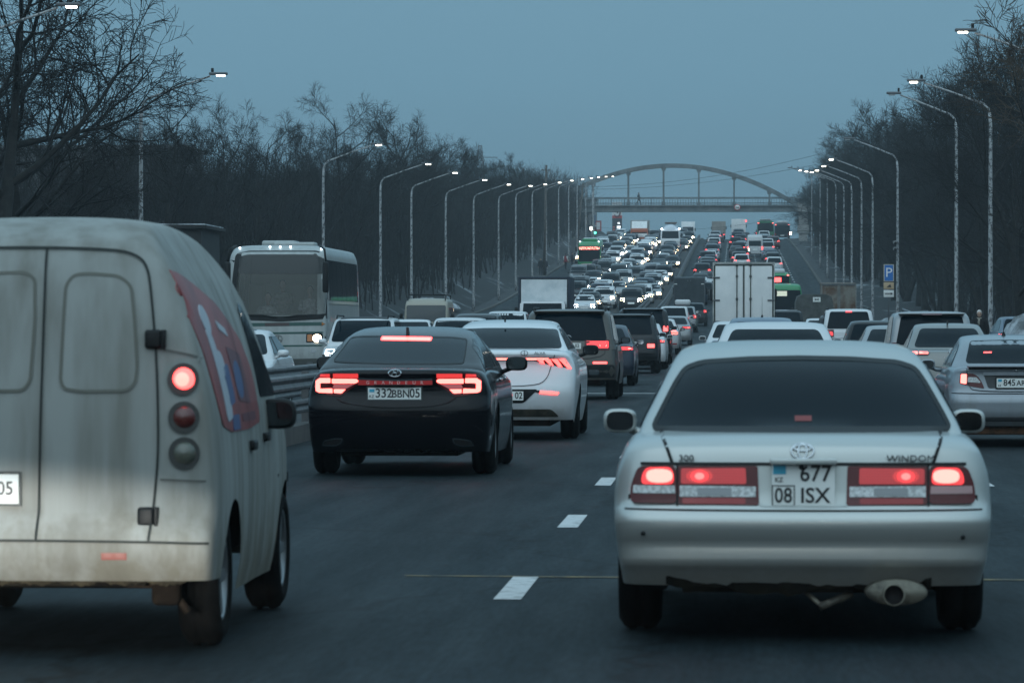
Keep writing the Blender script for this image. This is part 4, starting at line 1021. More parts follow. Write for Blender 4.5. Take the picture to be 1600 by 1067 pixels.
def tree_proto(seed, H=13, spread=.55, droop=0.0, n0=9, n1=8, n2=6, n3=5, fork=0, tw=TWIG, r0=.24, lean=.05, base=.22, thick=1.0):
    rr = random.Random(seed); S0, S1, A, B = [], [], [], []
    tmb = MB()
    def axis(p, d, L, r, nseg, wob, up):
        pts = [Vector(p)]; d = Vector(d).normalized()
        for i in range(nseg):
            d = (d + Vector((rr.gauss(0, wob), rr.gauss(0, wob), rr.gauss(0, wob)+up))).normalized(); pts.append(pts[-1]+d*L/nseg)
        return pts
    def at(pts, t):
        k = t*(len(pts)-1); i = min(int(k), len(pts)-2); return pts[i].lerp(pts[i+1], k-i), (pts[i+1]-pts[i]).normalized()
    def branch(pts, L, r, lvl):
        n = (n1, n2, n3)[lvl-1]
        for k in range(n):
            t = .18+.82*(k+rr.random())/n; p, d = at(pts, min(t, 1)); perp = d.orthogonal().normalized(); perp.rotate(Matrix.Rotation(rr.uniform(0, 6.28), 3, d))
            ang = rr.uniform(.4, .95)
            nd = d*math.cos(ang)+perp*math.sin(ang)
            l = L*(.62-.3*t)*rr.uniform(.75, 1.25); l = max(l, .5); rad = max(r*(.5-.25*t), .011*thick)
            up = (.10 if lvl == 1 else .06) - droop*(lvl-.6)
            ax = axis(p, nd, l, rad, 4 if lvl < 3 else 3, .17, up)
            for i in range(len(ax)-1):
                S0.append(ax[i]); S1.append(ax[i+1]); q = len(ax)-1
                A.append(max(rad*(1-.75*i/q), .009*thick)); B.append(max(rad*(1-.75*(i+1)/q), .008*thick))
            if lvl < 3: branch(ax, l, rad, lvl+1)
    stems = [((0, 0, 0), Vector((rr.gauss(0, lean), rr.gauss(0, lean), 1)))]
    if fork:
        stems = [((rr.uniform(-.2, .2), rr.uniform(-.2, .2), 0), Vector((math.cos(a+rr.random())*.36, math.sin(a+rr.random())*.36, 1))) for a in [6.28*k/fork for k in range(fork)]]
    for p, d in stems:
        hh = H*(1 if len(stems) == 1 else rr.uniform(.78, 1)); tr = axis(p, d, hh, r0, 9, .07, .06); rad = [max(r0*(1-.9*i/9)*(1 if i else 1.25), .03) for i in range(10)]
        tmb.tube(tr, rad, 8, cap=False)
        for k in range(n0):
            t = base+(1-base)*(k+rr.random()*.8)/n0; p2, d2 = at(tr, min(t, .99)); a = rr.uniform(0, 6.28)
            nd = Vector((math.cos(a), math.sin(a), rr.uniform(.35, 1.1)))
            l = H*spread*(1.05-.62*t)*rr.uniform(.75, 1.2); rad_ = r0*(.55-.38*t)
            ax = axis(p2, nd, l, rad_, 6, .13, .07-droop*.3)
            tmb.tube(ax, [max(rad_*(1-.8*i/6), .016) for i in range(7)], 5, cap=False)
            branch(ax, l, rad_, 1)
    return tmb.mesh('trunk', BARK), sticks('crown', S0, S1, A, B, tw)
TREES = [tree_proto(1, 13, .50), tree_proto(2, 12, .62, .02), tree_proto(3, 14, .42, n0=11), tree_proto(4, 11, .5, fork=3, n0=6, r0=.17), tree_proto(5, 12, .36, fork=4, n0=5, r0=.14), tree_proto(6, 13.5, .55, .03, n0=10),
         tree_proto(7, 15, .62, .06, fork=2, n0=8, n1=9, n2=7, n3=6, r0=.34, base=.3, thick=1.1), tree_proto(8, 9, .7, .02, n0=8, tw=TWIG2, r0=.16)]
NT = [0]
def tree(kind, X, Y, h, label, rz=None, group='bare trees left of the road', sink=0.0):
    rr = random.Random(NT[0]*7+3); NT[0] += 1
    t = thing('bare_tree', label, 'tree', (X, Y, gz(Y)+terr2(X, Y)-sink), rr.uniform(0, 6.28) if rz is None else rz, group)
    for nm, me in zip(('trunk', 'crown'), TREES[kind]):
        o = bpy.data.objects.new(nm, me); COL.objects.link(o); o.parent = t
    H0 = (13, 12, 14, 11, 12, 13.5, 15, 9)[kind]; t.scale = (h/H0*rr.uniform(.92, 1.12),)*2 + (h/H0,)
    return t
def terr2(x, y):
    if x < 0: return 2.6*smooth((-20.4-x)/6)*smooth((y-150)/60) + 2.0*smooth((-40-x)/40)
    return 1.0*smooth((x-14)/10)
tree(6, -21.6, 116, 15.5, 'huge dark leaning tree with drooping twigs at the left edge', 1.0)
tree(6, -24.4, 133, 12.6, 'large forked dark tree behind the leftmost lit lamp', 3.4)
tree(5, -27.2, 146, 10.0, 'dark spreading tree behind the long-armed lamp at left')
rt = random.Random(21); KN = ['broad', 'loose', 'slim', 'low forked', 'upright forked', 'rounded']
def label_tree(kind, side, px, i): return '%s bare tree, number %s from the camera in the %s row' % (KN[kind], i, side)
def num(n): 
    a = 'one two three four five six seven eight nine ten eleven twelve thirteen fourteen fifteen sixteen seventeen eighteen nineteen'.split(); t = '- - twenty thirty forty fifty sixty seventy eighty ninety'.split()
    return a[n-1] if n < 20 else t[n//10] + ('' if n % 10 == 0 else '-'+a[n % 10-1])
HL = mono([(150, 9.5), (216, 9.8), (266, 12.3), (300, 13.8), (345, 13.6), (384, 9.5), (430, 10), (470, 11), (510, 9.5), (570, 7.2), (640, 6.5)]); HR = mono([(120, 10.5), (185, 13), (238, 15), (333, 16), (400, 14.2), (480, 13), (550, 12.3), (640, 9.5), (760, 8)])
i = 0; Y = 158.0
while Y < 640:
    i += 1; k = rt.choice([0, 1, 2, 3, 4, 5, 5, 1]); h = float(HL(Y))*rt.uniform(.66, .94)*(.85 if k == 3 else 1)
    tree(k, -25-rt.uniform(0, 5)*(1 if Y < 470 else .4), Y, h, label_tree(k, 'left front', 0, num(i))); Y += rt.uniform(9, 14)
tree(5, -25.0, 264, 11.3, 'tallest spreading bare tree above the left row, behind the third lit lamp'); tree(0, -24.6, 303, 11.6, 'second tallest bare tree above the left row, right of the tallest one'); tree(3, -23.4, 432, 9.5, 'lone upright bare tree rising by the leaning wooden utility pole')
i = 0; Y = 150.0
while Y < 620:
    i += 1; k = rt.choice([0, 1, 2, 4, 5]); h = rt.uniform(6.5, 9)
    tree(k, -34-rt.uniform(0, 9), Y, h, label_tree(k, 'left back', 0, num(i)), group='bare trees behind the left row'); Y += rt.uniform(11, 17)
i = 0; Y = 128.0
while Y < 760:
    i += 1; k = rt.choice([0, 1, 2, 3, 5, 4, 4, 2]); h = float(HR(Y))*rt.uniform(.7, 1.0)
    x = 12.6-.9*smooth((Y-380)/60)+rt.uniform(0, 2.8)+(2.0 if Y < 170 else 0)+(3.2 if 565 < Y < 640 else 0)
    tree(k, x, Y, h, label_tree(k, 'right front', 0, num(i)), group='bare trees right of the road'); Y += rt.uniform(6.5, 10)
i = 0; Y = 140.0
while Y < 700:
    i += 1; k = rt.choice([0, 1, 2, 4, 5]); h = float(HR(Y))*rt.uniform(.62, .82)
    tree(k, 20+rt.uniform(0, 9), Y, h, label_tree(k, 'right back', 0, num(i)), group='bare trees behind the right row'); Y += rt.uniform(11, 17)
tree(5, 10.6, 134, 8.8, 'dark spreading tree in front of the right lamp pole', 0.5, 'bare trees right of the road'); tree(3, 12.4, 113, 7.8, 'dark forked tree at the right edge of the view', 2.5, 'bare trees right of the road'); tree(1, 10.9, 158, 9.8, 'dark loose tree between the two right lamp poles', 4.5, 'bare trees right of the road')
tree(7, 8.9, 104, 7.8, 'tree with lit brown twigs leaning in at the right edge', 2.0, 'bare trees right of the road')
def thicket(name, label, x0, x1, y0, y1, n, seed):
    r = np.random.default_rng(seed); P0 = []; X = r.uniform(x0, x1, n); Y = r.uniform(y0, y1, n)
    Z = np.array([gz(y)+terr2(x, y) for x, y in zip(X, Y)]); H = r.uniform(3.5, 8.5, n); dx, dy = r.normal(0, .16, n), r.normal(0, .16, n)
    A0 = np.stack([X, Y, Z], 1); A1 = A0+np.stack([dx*H, dy*H, H], 1); S0, S1 = [A0], [A1]; R0, R1 = [r.uniform(.03, .07, n)], [np.full(n, .012)]
    for k in range(9):
        t = r.uniform(.2, .95, n)[:, None]; p = A0+(A1-A0)*t; l = r.uniform(.5, 2.2, n)[:, None]
        d = np.stack([r.normal(0, .6, n), r.normal(0, .6, n), r.uniform(.3, 1.2, n)], 1)
        S0.append(p); S1.append(p+d*l); R0.append(np.full(n, .018)); R1.append(np.full(n, .009))
    me = sticks(name, np.concatenate(S0), np.concatenate(S1), np.concatenate(R0), np.concatenate(R1), TWIG)
    o = bpy.data.objects.new(name, me); COL.objects.link(o); tag(o, label, 'thicket', kind='stuff')
thicket('thicket', 'dense dark bare undergrowth between the trees left of the road', -62, -26.5, 135, 640, 4200, 4)
thicket('thicket', 'dense dark bare undergrowth between the trees right of the road', 14.5, 42, 120, 640, 3600, 5)
thicket('thicket', 'dark bare shrubs on the left bank beside the upper hill', -31, -22.8, 200, 650, 2200, 6)
thicket('thicket', 'dark bare shrubs on the right verge beside the upper hill', 11.0, 16, 400, 585, 900, 7)
def woods(name, label, x0, x1, y0, y1, n, hmax, seed):
    """the far wood that closes the view behind both rows"""
    r = np.random.default_rng(seed); X = r.uniform(x0, x1, n); Y = r.uniform(y0, y1, n); Z = np.array([gz(y)+2.5 for y in Y]); H = r.uniform(.55, 1, n)*hmax
    A0 = np.stack([X, Y, Z], 1); A1 = A0+np.stack([r.normal(0, .05, n)*H, r.normal(0, .05, n)*H, H], 1); S0, S1, R0, R1 = [A0], [A1], [r.uniform(.1, .18, n)], [np.full(n, .03)]
    for k in range(26):
        t = r.uniform(.15, .97, n)[:, None]; p = A0+(A1-A0)*t; l = r.uniform(1, 3.4, n)[:, None]*(1.2-t*.6); d = np.stack([r.normal(0, .7, n), r.normal(0, .7, n), r.uniform(.2, 1.1, n)], 1)
        S0.append(p); S1.append(p+d*l); R0.append(np.full(n, .03)); R1.append(np.full(n, .012))
    o = bpy.data.objects.new(name, sticks(name, np.concatenate(S0), np.concatenate(S1), np.concatenate(R0), np.concatenate(R1), TWIG)); COL.objects.link(o); tag(o, label, 'wood', kind='stuff')
woods('far_wood', 'far bare wood closing the view left of the road', -110, -46, 170, 660, 1500, 8.5, 8)
woods('far_wood', 'far bare wood closing the view right of the road', 30, 85, 150, 520, 1000, 9, 9)

# ------------------------------------------------------------ footbridge over the crest
def bridge():
    Yb = 615.; s_ = FPX/Yb; X = lambda px: (px-VX)/s_; Z = lambda py: EYE-(py-HY)/s_
    G = noisy('bridge_grey_paint', (.10, .12, .125), (.17, .19, .195), .8, 8, rough=.7)
    t = thing('footbridge', 'grey arched footbridge spanning the whole road at the crest', 'bridge', (X(1065), Yb, gz(Yb))); g0 = gz(Yb); x0 = X(1065)
    zb, zt = Z(331.5)-g0, Z(321.5)-g0; a, b = X(872)-x0, X(1249)-x0
    d = MB().box(((a+b)/2, 0, (zb+zt)/2-.08), (b-a, 2.2, zt-zb-.16)); d.box(((a+b)/2, 0, zt-.04), (b-a+.5, 3.0, .22)); d.box(((a+b)/2, 0, zb+.06), (b-a, 2.6, .12)); d.build('deck', G, t)
    cx, hs, rise = X(1050)-x0, 200/s_, (321-256)/s_
    ay = lambda x: zt + rise*(1-((x-cx)/hs)**2)
    for yy in (-1.35, 1.35):
        xs = np.linspace(cx-hs, cx+hs, 41); pts = [(x, yy, ay(x)-.28) for x in xs]
        m = MB(); v = []
        for i, (x, y_, z) in enumerate(pts):
            sl_ = -2*rise*(x-cx)/hs**2; nn = Vector((-sl_, 0, 1)).normalized()*.28
            for w_ in (-.22, .22):
                for e_ in (-1, 1): v.append((x+nn.x*e_, y_+w_, z+nn.z*e_))
        f = []
        for i in range(40):
            p, q = i*4, i*4+4
            f += [[p, p+1, q+1, q], [p+2, q+2, q+3, p+3], [p+1, p+3, q+3, q+1], [p, q, q+2, p+2]]
        m.add(v, f).build('arch', G, t)
        for px in (927, 982, 1037, 1092, 1147, 1202):
            x = X(px)-x0; h = MB().box((x, yy, (zt+ay(x)-.4)/2), (.24, .24, ay(x)-.4-zt)); h.box((x, yy, ay(x)-.75), (.5, .26, .4), taper=(1.5, 1)); h.box((x, yy, zt+.25), (.5, .3, .5)); h.build('hanger', G, t)
        r = MB()
        for z in (.35, 1.05, 1.2): r.tube([(a, yy*1.05, zt+z), (b, yy*1.05, zt+z)], .035, 5)
        x = a
        while x < b: r.tube([(x, yy*1.05, zt), (x, yy*1.05, zt+1.2)], .022 if round((x-a)/.4) % 5 else .05, 4); x += .4
        r.build('railing', G, t)
    for px0, px1 in ((1246, 1263), (862, 874)):
        c_ = (X(px0)+X(px1))/2-x0; w_ = (px1-px0)/s_
        p = MB().box((c_, 0, zb/2), (w_*.8, 2.2, zb)); p.box((c_, 0, zt-.3), (w_, 3.2, 1.4)); p.box((c_, 0, zb*.42), (w_*1.05, 2.6, zb*.28)); p.build('pier', CONC, t)
    st = MB(); x0s = X(1263)-x0
    st.prism([(x0s, zt), (x0s+.6, zt), (x0s+9, .3), (x0s+9, -.2), (x0s+8, -.2), (x0s, zt-.9)], -1.3, 1.3, 'Y'); 
    st.tube([(x0s, -1.3, zt+1.1), (x0s+9, -1.3, 1.4)], .05, 5); st.build('stairs', CONC, t)
    # round sign hung on the girder
    sg = thing('road_sign', 'round white sign with red rim hung on the footbridge', 'sign', (X(1152), Yb-1.75, Z(325)))
    MB().lathe([(0, .001), (0, .47), (.04, .47)], n=24, axis='Y').build('plate', mat('sign_white', (.75, .75, .73), .5), sg)
    o = MB(); o.lathe([(-.01, .37), (-.01, .47), (.02, .475)], n=24, axis='Y'); o.build('rim', mat('sign_red', (.45, .04, .04), .5), sg)
    MB().box((0, -.012, 0), (.5, .01, .12)).build('symbol', INK, sg)
bridge()
# ------------------------------------------------------------ people
SKIN = mat('skin', (.42, .27, .2), .6)
def cloth(name, rgb): return noisy(name, rgb, tuple(min(1, c*1.6) for c in rgb), 12, rough=.9)
def skin_mesh(nodes_, links_, radii, m, name, sub=1):
    me = bpy.data.meshes.new(name); me.from_pydata(nodes_, links_, []); o = bpy.data.objects.new(name, me); COL.objects.link(o)
    sk = o.modifiers.new('skin', 'SKIN'); o.modifiers.new('sub', 'SUBSURF').levels = sub
    for i, r in enumerate(radii):
        v = me.skin_vertices[0].data[i]; v.radius = r if hasattr(r, '__len__') else (r, r); v.use_root = (i == 0)
    bpy.context.view_layer.update(); dg = bpy.context.evaluated_depsgraph_get(); out = bpy.data.meshes.new_from_object(o.evaluated_get(dg))
    bpy.data.objects.remove(o); out.materials.clear(); out.materials.append(m)
    out.polygons.foreach_set('use_smooth', [True]*len(out.polygons)); return out
def person(label, loc, rz=0, coat=(.015, .016, .02), legs=(.02, .022, .028), stride=.15, hat=None, hair=(.03, .02, .015), group=None, long_coat=False, sleeves=None, vest=None):
    t = thing('person', label, 'person', loc, rz, group)
    f = stride
    N_ = [(0, 0, .95), (0, .0, 1.12), (0, .0, 1.32), (0, .01, 1.46), (0, .02, 1.56), (0, .03, 1.66),           # pelvis to crown
          (-.1, 0, .9), (-.1, f*.6, .5), (-.1, f*.7, .08), (-.1, f*.7+.14, .04), (.1, 0, .9), (.1, -f*.3, .5), (.1, -f, .09), (.1, -f+.14, .04),
          (-.19, 0, 1.41), (-.25, -f*.3, 1.14), (-.25, -f*.1+.08, .90), (.19, 0, 1.41), (.25, f*.3, 1.14), (.25, f*.6+.08, .92)]
    E_ = [(0,1),(1,2),(2,3),(3,4),(4,5),(0,6),(6,7),(7,8),(8,9),(0,10),(10,11),(11,12),(12,13),(3,14),(14,15),(15,16),(3,17),(17,18),(18,19)]
    Rr = [(.16,.12),(.15,.11),(.17,.12),(.11,.09),(.06,.06),(.05,.05),(.1,.1),(.075,.075),(.055,.055),(.045,.05),(.1,.1),(.075,.075),(.055,.055),(.045,.05),(.075,.075),(.06,.06),(.045,.045),(.075,.075),(.06,.06),(.045,.045)]
    b = bpy.data.objects.new('body', skin_mesh(N_, E_, Rr, cloth('trousers_%.3f' % legs[0], legs), 'body')); COL.objects.link(b); b.parent = t
    jk = MB()
    zlo = .45 if long_coat else .82
    rings = [(zlo, .25, .2), (.95, .215, .165), (1.15, .2, .15), (1.32, .215, .155), (1.42, .19, .13), (1.49, .09, .085)]; n = 18; v = []
    for z, rx, ry in rings: v += [(rx*math.cos(2*math.pi*k/n), ry*math.sin(2*math.pi*k/n)+.01, z) for k in range(n)]
    jk.add(v, [[i*n+k, i*n+(k+1) % n, (i+1)*n+(k+1) % n, (i+1)*n+k] for i in range(5) for k in range(n)], 0, True)
    jk.build('coat', cloth('coat_%.3f_%.3f' % coat[:2], vest or coat), t)
    sl_ = MB()
    for a, b_, c_ in ((14, 15, 16), (17, 18, 19)):
        sl_.tube([Vector(N_[a])-Vector((0, 0, -.02)), N_[b_], Vector(N_[c_])], [.088, .072, .056], 10)
    sl_.build('sleeves', cloth('sleeve_%.3f_%.3f' % (sleeves or coat)[:2], sleeves or coat), t)
    for c_ in (16, 19):
        hnd = MB(); p = Vector(N_[c_]); hnd.ellipsoid(p+Vector((0, .01, -.06)), (.028, .04, .055), 10)
        for q in range(4): hnd.tube([p+Vector((0, -.02+.02*q, -.09)), p+Vector((0, -.016+.02*q, -.13)), p+Vector((0, -.006+.02*q, -.155))], [.0095, .009, .006], 5)
        hnd.tube([p+Vector((0, .035, -.05)), p+Vector((0, .06, -.09)), p+Vector((0, .058, -.11))], [.011, .01, .007], 5); hnd.build('hand', SKIN, t)
    hd = MB(); hd.ellipsoid((0, .035, 1.62), (.075, .095, .118), 18); hd.ellipsoid((0, .13, 1.605), (.014, .02, .025), 8); hd.ellipsoid((0, .03, 1.615), (.088, .018, .03), 10); hd.ellipsoid((0, .075, 1.55), (.045, .05, .035), 10)
    hd.tube([(0, .02, 1.45), (0, .03, 1.56)], .055, 10)
    h = hd.build('head', SKIN, t)
    ey = MB(); 
    for q in (-.03, .03): ey.ellipsoid((q, .122, 1.625), (.012, .007, .006), 8)
    ey.build('eyes', INK, h); MB().ellipsoid((0, .122, 1.567), (.022, .006, .006), 8).build('mouth', mat('lips', (.3, .12, .1), .6), h)
    hr = MB(); hr.ellipsoid((0, .015, 1.655 if hat else 1.645), (.088, .1, .105), 16)
    for i_, p in enumerate(hr.v): hr.v[i_] = (p[0], min(p[1], .095) if p[2] < 1.68 else p[1], max(p[2], 1.60 if p[1] < .02 else 1.665))
    hr.build('hat' if hat else 'hair', cloth('hat_%.3f' % (hat or hair)[0], hat or hair), h)
    return t
Y = 134.; p = person('woman in a long dark coat and pale knitted hat walking beside the road', (wx(1528, Y), Y, gz(Y)+.16), R(172), (.002, .002, .0025), (.004, .004, .005), .18, hat=(.42, .4, .38), long_coat=True)
sc_ = MB(); sc_.tube([(.07*math.cos(a), .07*math.sin(a)+.02, 1.47+.015*math.sin(a*3)) for a in np.linspace(0, 6.28, 13)], .035, 8); sc_.tube([(0, .12, 1.45), (.01, .155, 1.35), (.0, .16, 1.26)], [.035, .04, .03], 8); sc_.build('scarf', cloth('scarf_beige', (.2, .18, .15)), p)
Yb = 615.; person('dark figure walking across the footbridge', (wx(998, Yb), Yb-.3, wz(321.5, Yb)+.08), R(-90), (.01, .011, .013), stride=.34, hat=(.012, .012, .014)).scale = (1.25, 1.25, 1.06)
Y = 448.; person('figure in red vest with white sleeves on the left kerb near the green bus', (wx(884, Y), Y, gz(Y)), R(-40), vest=(.22, .03, .035), sleeves=(.55, .55, .55), stride=.1)
Y = 452.; person('dark figure waiting on the left kerb right behind the red vest', (wx(894, Y), Y, gz(Y)), R(-70), (.012, .012, .015), stride=.1)
Y = 420.; person('left one of two dark figures walking on the left pavement', (wx(845, Y), Y, gz(Y)+.16), R(180), (.012, .012, .014), stride=.25)
person('right one of two dark figures walking on the left pavement', (wx(851.5, Y), Y+.3, gz(Y)+.16), R(180), (.014, .014, .02), stride=.2)

# ------------------------------------------------------------ right side: signs, snow, fence, booth
def sign_text(o, s_, size, loc, m): text(s_, size, loc, m, o, 'rear', 'letter', .9)
Y = 222.; X = wx(1387.5, Y)
t = thing('parking_sign', 'blue parking sign with a beige plate and an arrow plate below', 'sign', (X, Y, gz(Y)+.1)); s_ = FPX/Y; lz = lambda py: wz(py, Y)-gz(Y)-.1
MB().tube([(0, .05, 0), (0, .05, lz(413))], .035, 8).build('post', GALV, t)
for nm, a, b, m, c_ in (('panel', 413.5, 440, mat('sign_frame', (.5, .45, .36), .5), None), ('panel', 441.5, 452, mat('sign_beige', (.5, .36, .22), .5), None), ('panel', 453.5, 464.5, mat('sign_white', (.75, .75, .73), .5), None)):
    z0, z1 = lz(b), lz(a); o = MB().box((0, 0, (z0+z1)/2), (16/s_, .03, z1-z0), bev=.008).build(nm, m, t)
    if a < 414:
        MB().box((0, -.018, (z0+z1)/2), (13.2/s_, .01, z1-z0-.07)).build('field', mat('sign_blue', (.02, .16, .5), .45), o); text('P', .72, (0, -.028, (z0+z1)/2), mat('sign_letter', (.85, .85, .85), .5), o, 'rear', 'letter', 1.05, .004)
    elif a < 442:
        q = MB(); q.prism([(-.12, (z0+z1)/2-.08), (.14, (z0+z1)/2-.08), (.08, (z0+z1)/2+.09), (.0, (z0+z1)/2+.02)], -.03, -.018, 'Y'); q.build('symbol', INK, o)
    else:
        zc = (z0+z1)/2; q = MB(); q.prism([(-.2, zc-.022), (.1, zc-.022), (.1, zc-.07), (.23, zc), (.1, zc+.07), (.1, zc+.022), (-.2, zc+.022)], -.03, -.018, 'Y'); q.build('arrow', INK, o)
for py, lb in ((379, 'upper'), (389, 'lower')):
    Y = 223.; t = thing('traffic_camera', '%s white traffic camera on the unlit lamp pole by the parking sign' % lb, 'camera', (8.75, Y-.12, wz(py, Y)))
    MB().box((-.1, -.02, 0), (.3, .2, .16), bev=.03).build('housing', POLE, t); MB().lathe([(-.14, .001), (-.14, .07), (-.1, .08)], (-.12, 0, -.05), 'Y', 12).build('lens', GAP, t); MB().tube([(0, .1, 0), (-.1, 0, .0)], .03, 6).build('bracket', POLE, t)
def blob(name, label, X, Y, rx, ry, h, seed, m=SNOW, cat='snow bank', z0=.0):
    r = random.Random(seed); n, k = 26, 9; v = []; ph = [r.uniform(0, 6.28) for _ in range(8)]
    for j in range(k+1):
        q = j/k
        for i in range(n):
            a = 2*math.pi*i/n; w_ = 1+.13*math.sin(3*a+ph[0])+.09*math.sin(5*a+ph[1])+.05*math.sin(9*a+ph[2])
            hh = h*(1-q**2.6)*(1+.16*math.sin(4*a+ph[3]+q*5)+.1*math.sin(7*a+ph[4]-q*9)*q) + r.uniform(-.03, .03)*h
            v.append((rx*q*w_*math.cos(a), ry*q*w_*math.sin(a), hh if j < k else -.1))
    f = [[j*n+i, j*n+(i+1) % n, (j+1)*n+(i+1) % n, (j+1)*n+i] for j in range(k) for i in range(n)]
    o = MB().add(v, f, 0, True).build(name, m); o.location = (X, Y, gz(Y)+z0); tag(o, label, cat, 'heaps of cleared snow'); return o
blob('snow_bank', 'big heap of cleared snow in front of the parked car at right', 9.3, 131, 1.35, 3.0, 1.55, 1)
blob('snow_bank', 'snow heap beside the rusty container truck', 10.2, 226, 1.5, 7, .7, 2)
blob('snow_bank', 'low snow heap by the parking sign post', 10.2, 198, 1.3, 7, .6, 3)
blob('snow_bank', 'long snow heap on the right verge below the far street lamps', 10.6, 262, 1.8, 14, .7, 4)
blob('snow_bank', 'snow heap on the left verge behind the beige van', -23.6, 228, 2.6, 12, .8, 5, z0=1.0)
blob('snow_bank', 'snow patch on the left verge beside the white box truck', -22.6, 300, 2.0, 12, .6, 6, z0=.7)
def fence(label, x0, y0, x1, y1, h=1.1):
    t = thing('low_fence', label, 'fence', (x0, y0, gz(y0)), 0, 'low fences right of the road'); d = Vector((x1-x0, y1-y0)); n = int(d.length/2)
    for z in (.3, .62, h): MB().tube([(0, 0, z+.1), (d.x, d.y, z+.1+gz(y1)-gz(y0))], .045, 6).build('rail', GALV, t)
    MB().tube([(0, 0, h+.17), (d.x*.5, d.y*.5, h+.2+(gz(y1)-gz(y0))/2), (d.x, d.y, h+.17+gz(y1)-gz(y0))], .05, 6).build('snow_cap', SNOW, t)
    pm = MB().box((0, 0, h/2), (.08, .08, h)).mesh('post', GALV)
    for k in range(n+1): o = bpy.data.objects.new('post', pm); COL.objects.link(o); o.parent = t; o.location = (d.x*k/n, d.y*k/n, .1+(gz(y0+d.y*k/n)-gz(y0)))
fence('low snow-capped pipe fence behind the parking sign', 9.5, 205, 10.6, 262); fence('low pipe fence on the right behind the walking woman', 11.8, 160, 13.5, 200)
def booth(label, X, Y, w_, d, h, m, name='booth', roof=None):
    t = thing(name, label, name.replace('_', ' '), (X, Y, gz(Y)+terr2(X, Y)))
    MB().box((0, 0, h/2), (w_, d, h)).build('wall', m, t); MB().box((0, 0, h+.08), (w_+.5, d+.5, .16), bev=.03).build('roof', roof or GALV, t); MB().box((0, 0, h+.19), (w_+.3, d+.3, .06), bev=.02).build('snow_cap', SNOW, t)
    MB().box((-w_*.2, -d/2-.02, h*.45), (w_*.3, .06, h*.8)).build('door', mat('booth_door', (.12, .13, .14), .6), t); MB().box((w_*.22, -d/2-.02, h*.6), (w_*.3, .06, h*.3)).build('window', GLASS, t)
booth('low house with a snowy flat roof under the left trees', -26.4, 172, 8.5, 6, 4.4, noisy('plaster_wall', (.010, .011, .011), (.02, .02, .02), 2), 'house', BARK)
def block(label, X, Y, w_, d, h):
    t = thing('long_building', label, 'building', (X, Y, gz(Y))); m = noisy('dark_render_wall', (.055, .055, .055), (.085, .085, .083), .5, rough=.9)
    MB().box((0, 0, h/2), (w_, d, h)).build('wall', m, t); MB().box((0, 0, h+.15), (w_+.8, d+.8, .3)).build('roof', GALV, t)
    wm = MB().box((0, 0, 0), (1.4, .1, 1.5)).mesh('window', GLASS)
    for k in range(int(w_/3)):
        for z in (2, 5.2, 8.2): o = bpy.data.objects.new('window', wm); COL.objects.link(o); o.parent = t; o.location = (-w_/2+1.8+3*k, -d/2-.02, z)
block('long dark flat-roofed building behind the left trees', -57, 330, 26, 12, 12.6)

# ------------------------------------------------------------ things at the crest, left: totem, panels, lights, pylon, poles, wires
Y = 722.; X = wx(964.5, Y); s_ = FPX/Y
t = thing('price_totem', 'fuel price totem with red band and lit white digits beyond the footbridge', 'sign', (X, Y, gz(Y))); lz = lambda py: wz(py, Y)-gz(Y)
DK = mat('totem_dark', (.03, .035, .05), .4)
MB().box((0, .05, lz(370)/2+.3), (1.5, .4, lz(370)+.6)).build('base', DK, t)
MB().box((0, 0, (lz(370)+lz(341))/2), (15.4/s_, .5, lz(341)-lz(370))).build('panel', DK, t)
MB().box((0, 0, (lz(341.2)+lz(337))/2), (15.4/s_, .52, lz(337)-lz(341.2))).build('band', mat('sign_red', (.45, .04, .04), .5), t)
o = MB().box((0, 0, (lz(337.2)+lz(316))/2), (15.4/s_, .5, lz(316)-lz(337.2))).build('logo_panel', mat('totem_white', (.6, .6, .6), .5), t)
q = MB(); zc = lz(332); q.tube([(.55*math.cos(a), -.27, zc+.75*math.sin(a)) for a in np.linspace(-2.6, .6, 14)], [.1+.05*math.sin(i/4) for i in range(14)], 6); q.tube([(-.3, -.27, zc+.35), (.05, -.27, zc-.1), (.35, -.27, zc+.6)], [.05, .13, .06], 6); q.build('logo', mat('logo_dark_red', (.12, .03, .04), .5), o)
DG = mat('lit_digits', (1, 1, 1), .5, em=(.95, .98, 1), es=3.2)
for s2, py in (('45', 349), ('208', 354.5), ('205', 357.5), ('218', 364.5), ('285', 368)): text(s2, .42, (.28, -.27, lz(py)), DG, t, 'rear', 'digits', 1.1, .03)
for py in (355, 359, 364): MB().box((-.55, -.26, lz(py)), (.28, .03, .14)).build('grade_mark', mat('dim_red_mark', (.3, .05, .04), .5, em=(1, .2, .15), es=.3), t)
def board(name, label, px0, px1, py0, py1, Y, m, posts=True):
    x0, x1 = wx(px0, Y), wx(px1, Y); g = gz(Y); t = thing(name, label, 'billboard' if name == 'billboard' else name.replace('_', ' '), ((x0+x1)/2, Y, g)); z0, z1 = max(wz(py1, Y)-g, 0), wz(py0, Y)-g
    MB().box((0, 0, (z0+z1)/2), (x1-x0, .35, z1-z0)).build('panel', m, t)
    if posts: MB().box((0, .1, z0/2), (.25, .25, z0)).build('post', GALV, t)
    return t, z0, z1
BLUEP = mat('blue_panel', (.06, .22, .42), .5)
board('advert_pylon', 'tall blue advertising pylon left of the road under the bridge', 899.5, 911, 347, 388, 652, BLUEP, False)
t, z0, z1 = board('billboard', 'small red and white billboard left of the price totem', 931, 940, 345, 361, 690, mat('billboard_red', (.3, .05, .06), .5)); MB().box((-.05, -.19, (z0+z1)/2), (.6, .02, (z1-z0)*.7)).build('picture', mat('billboard_white', (.55, .55, .55)), t)
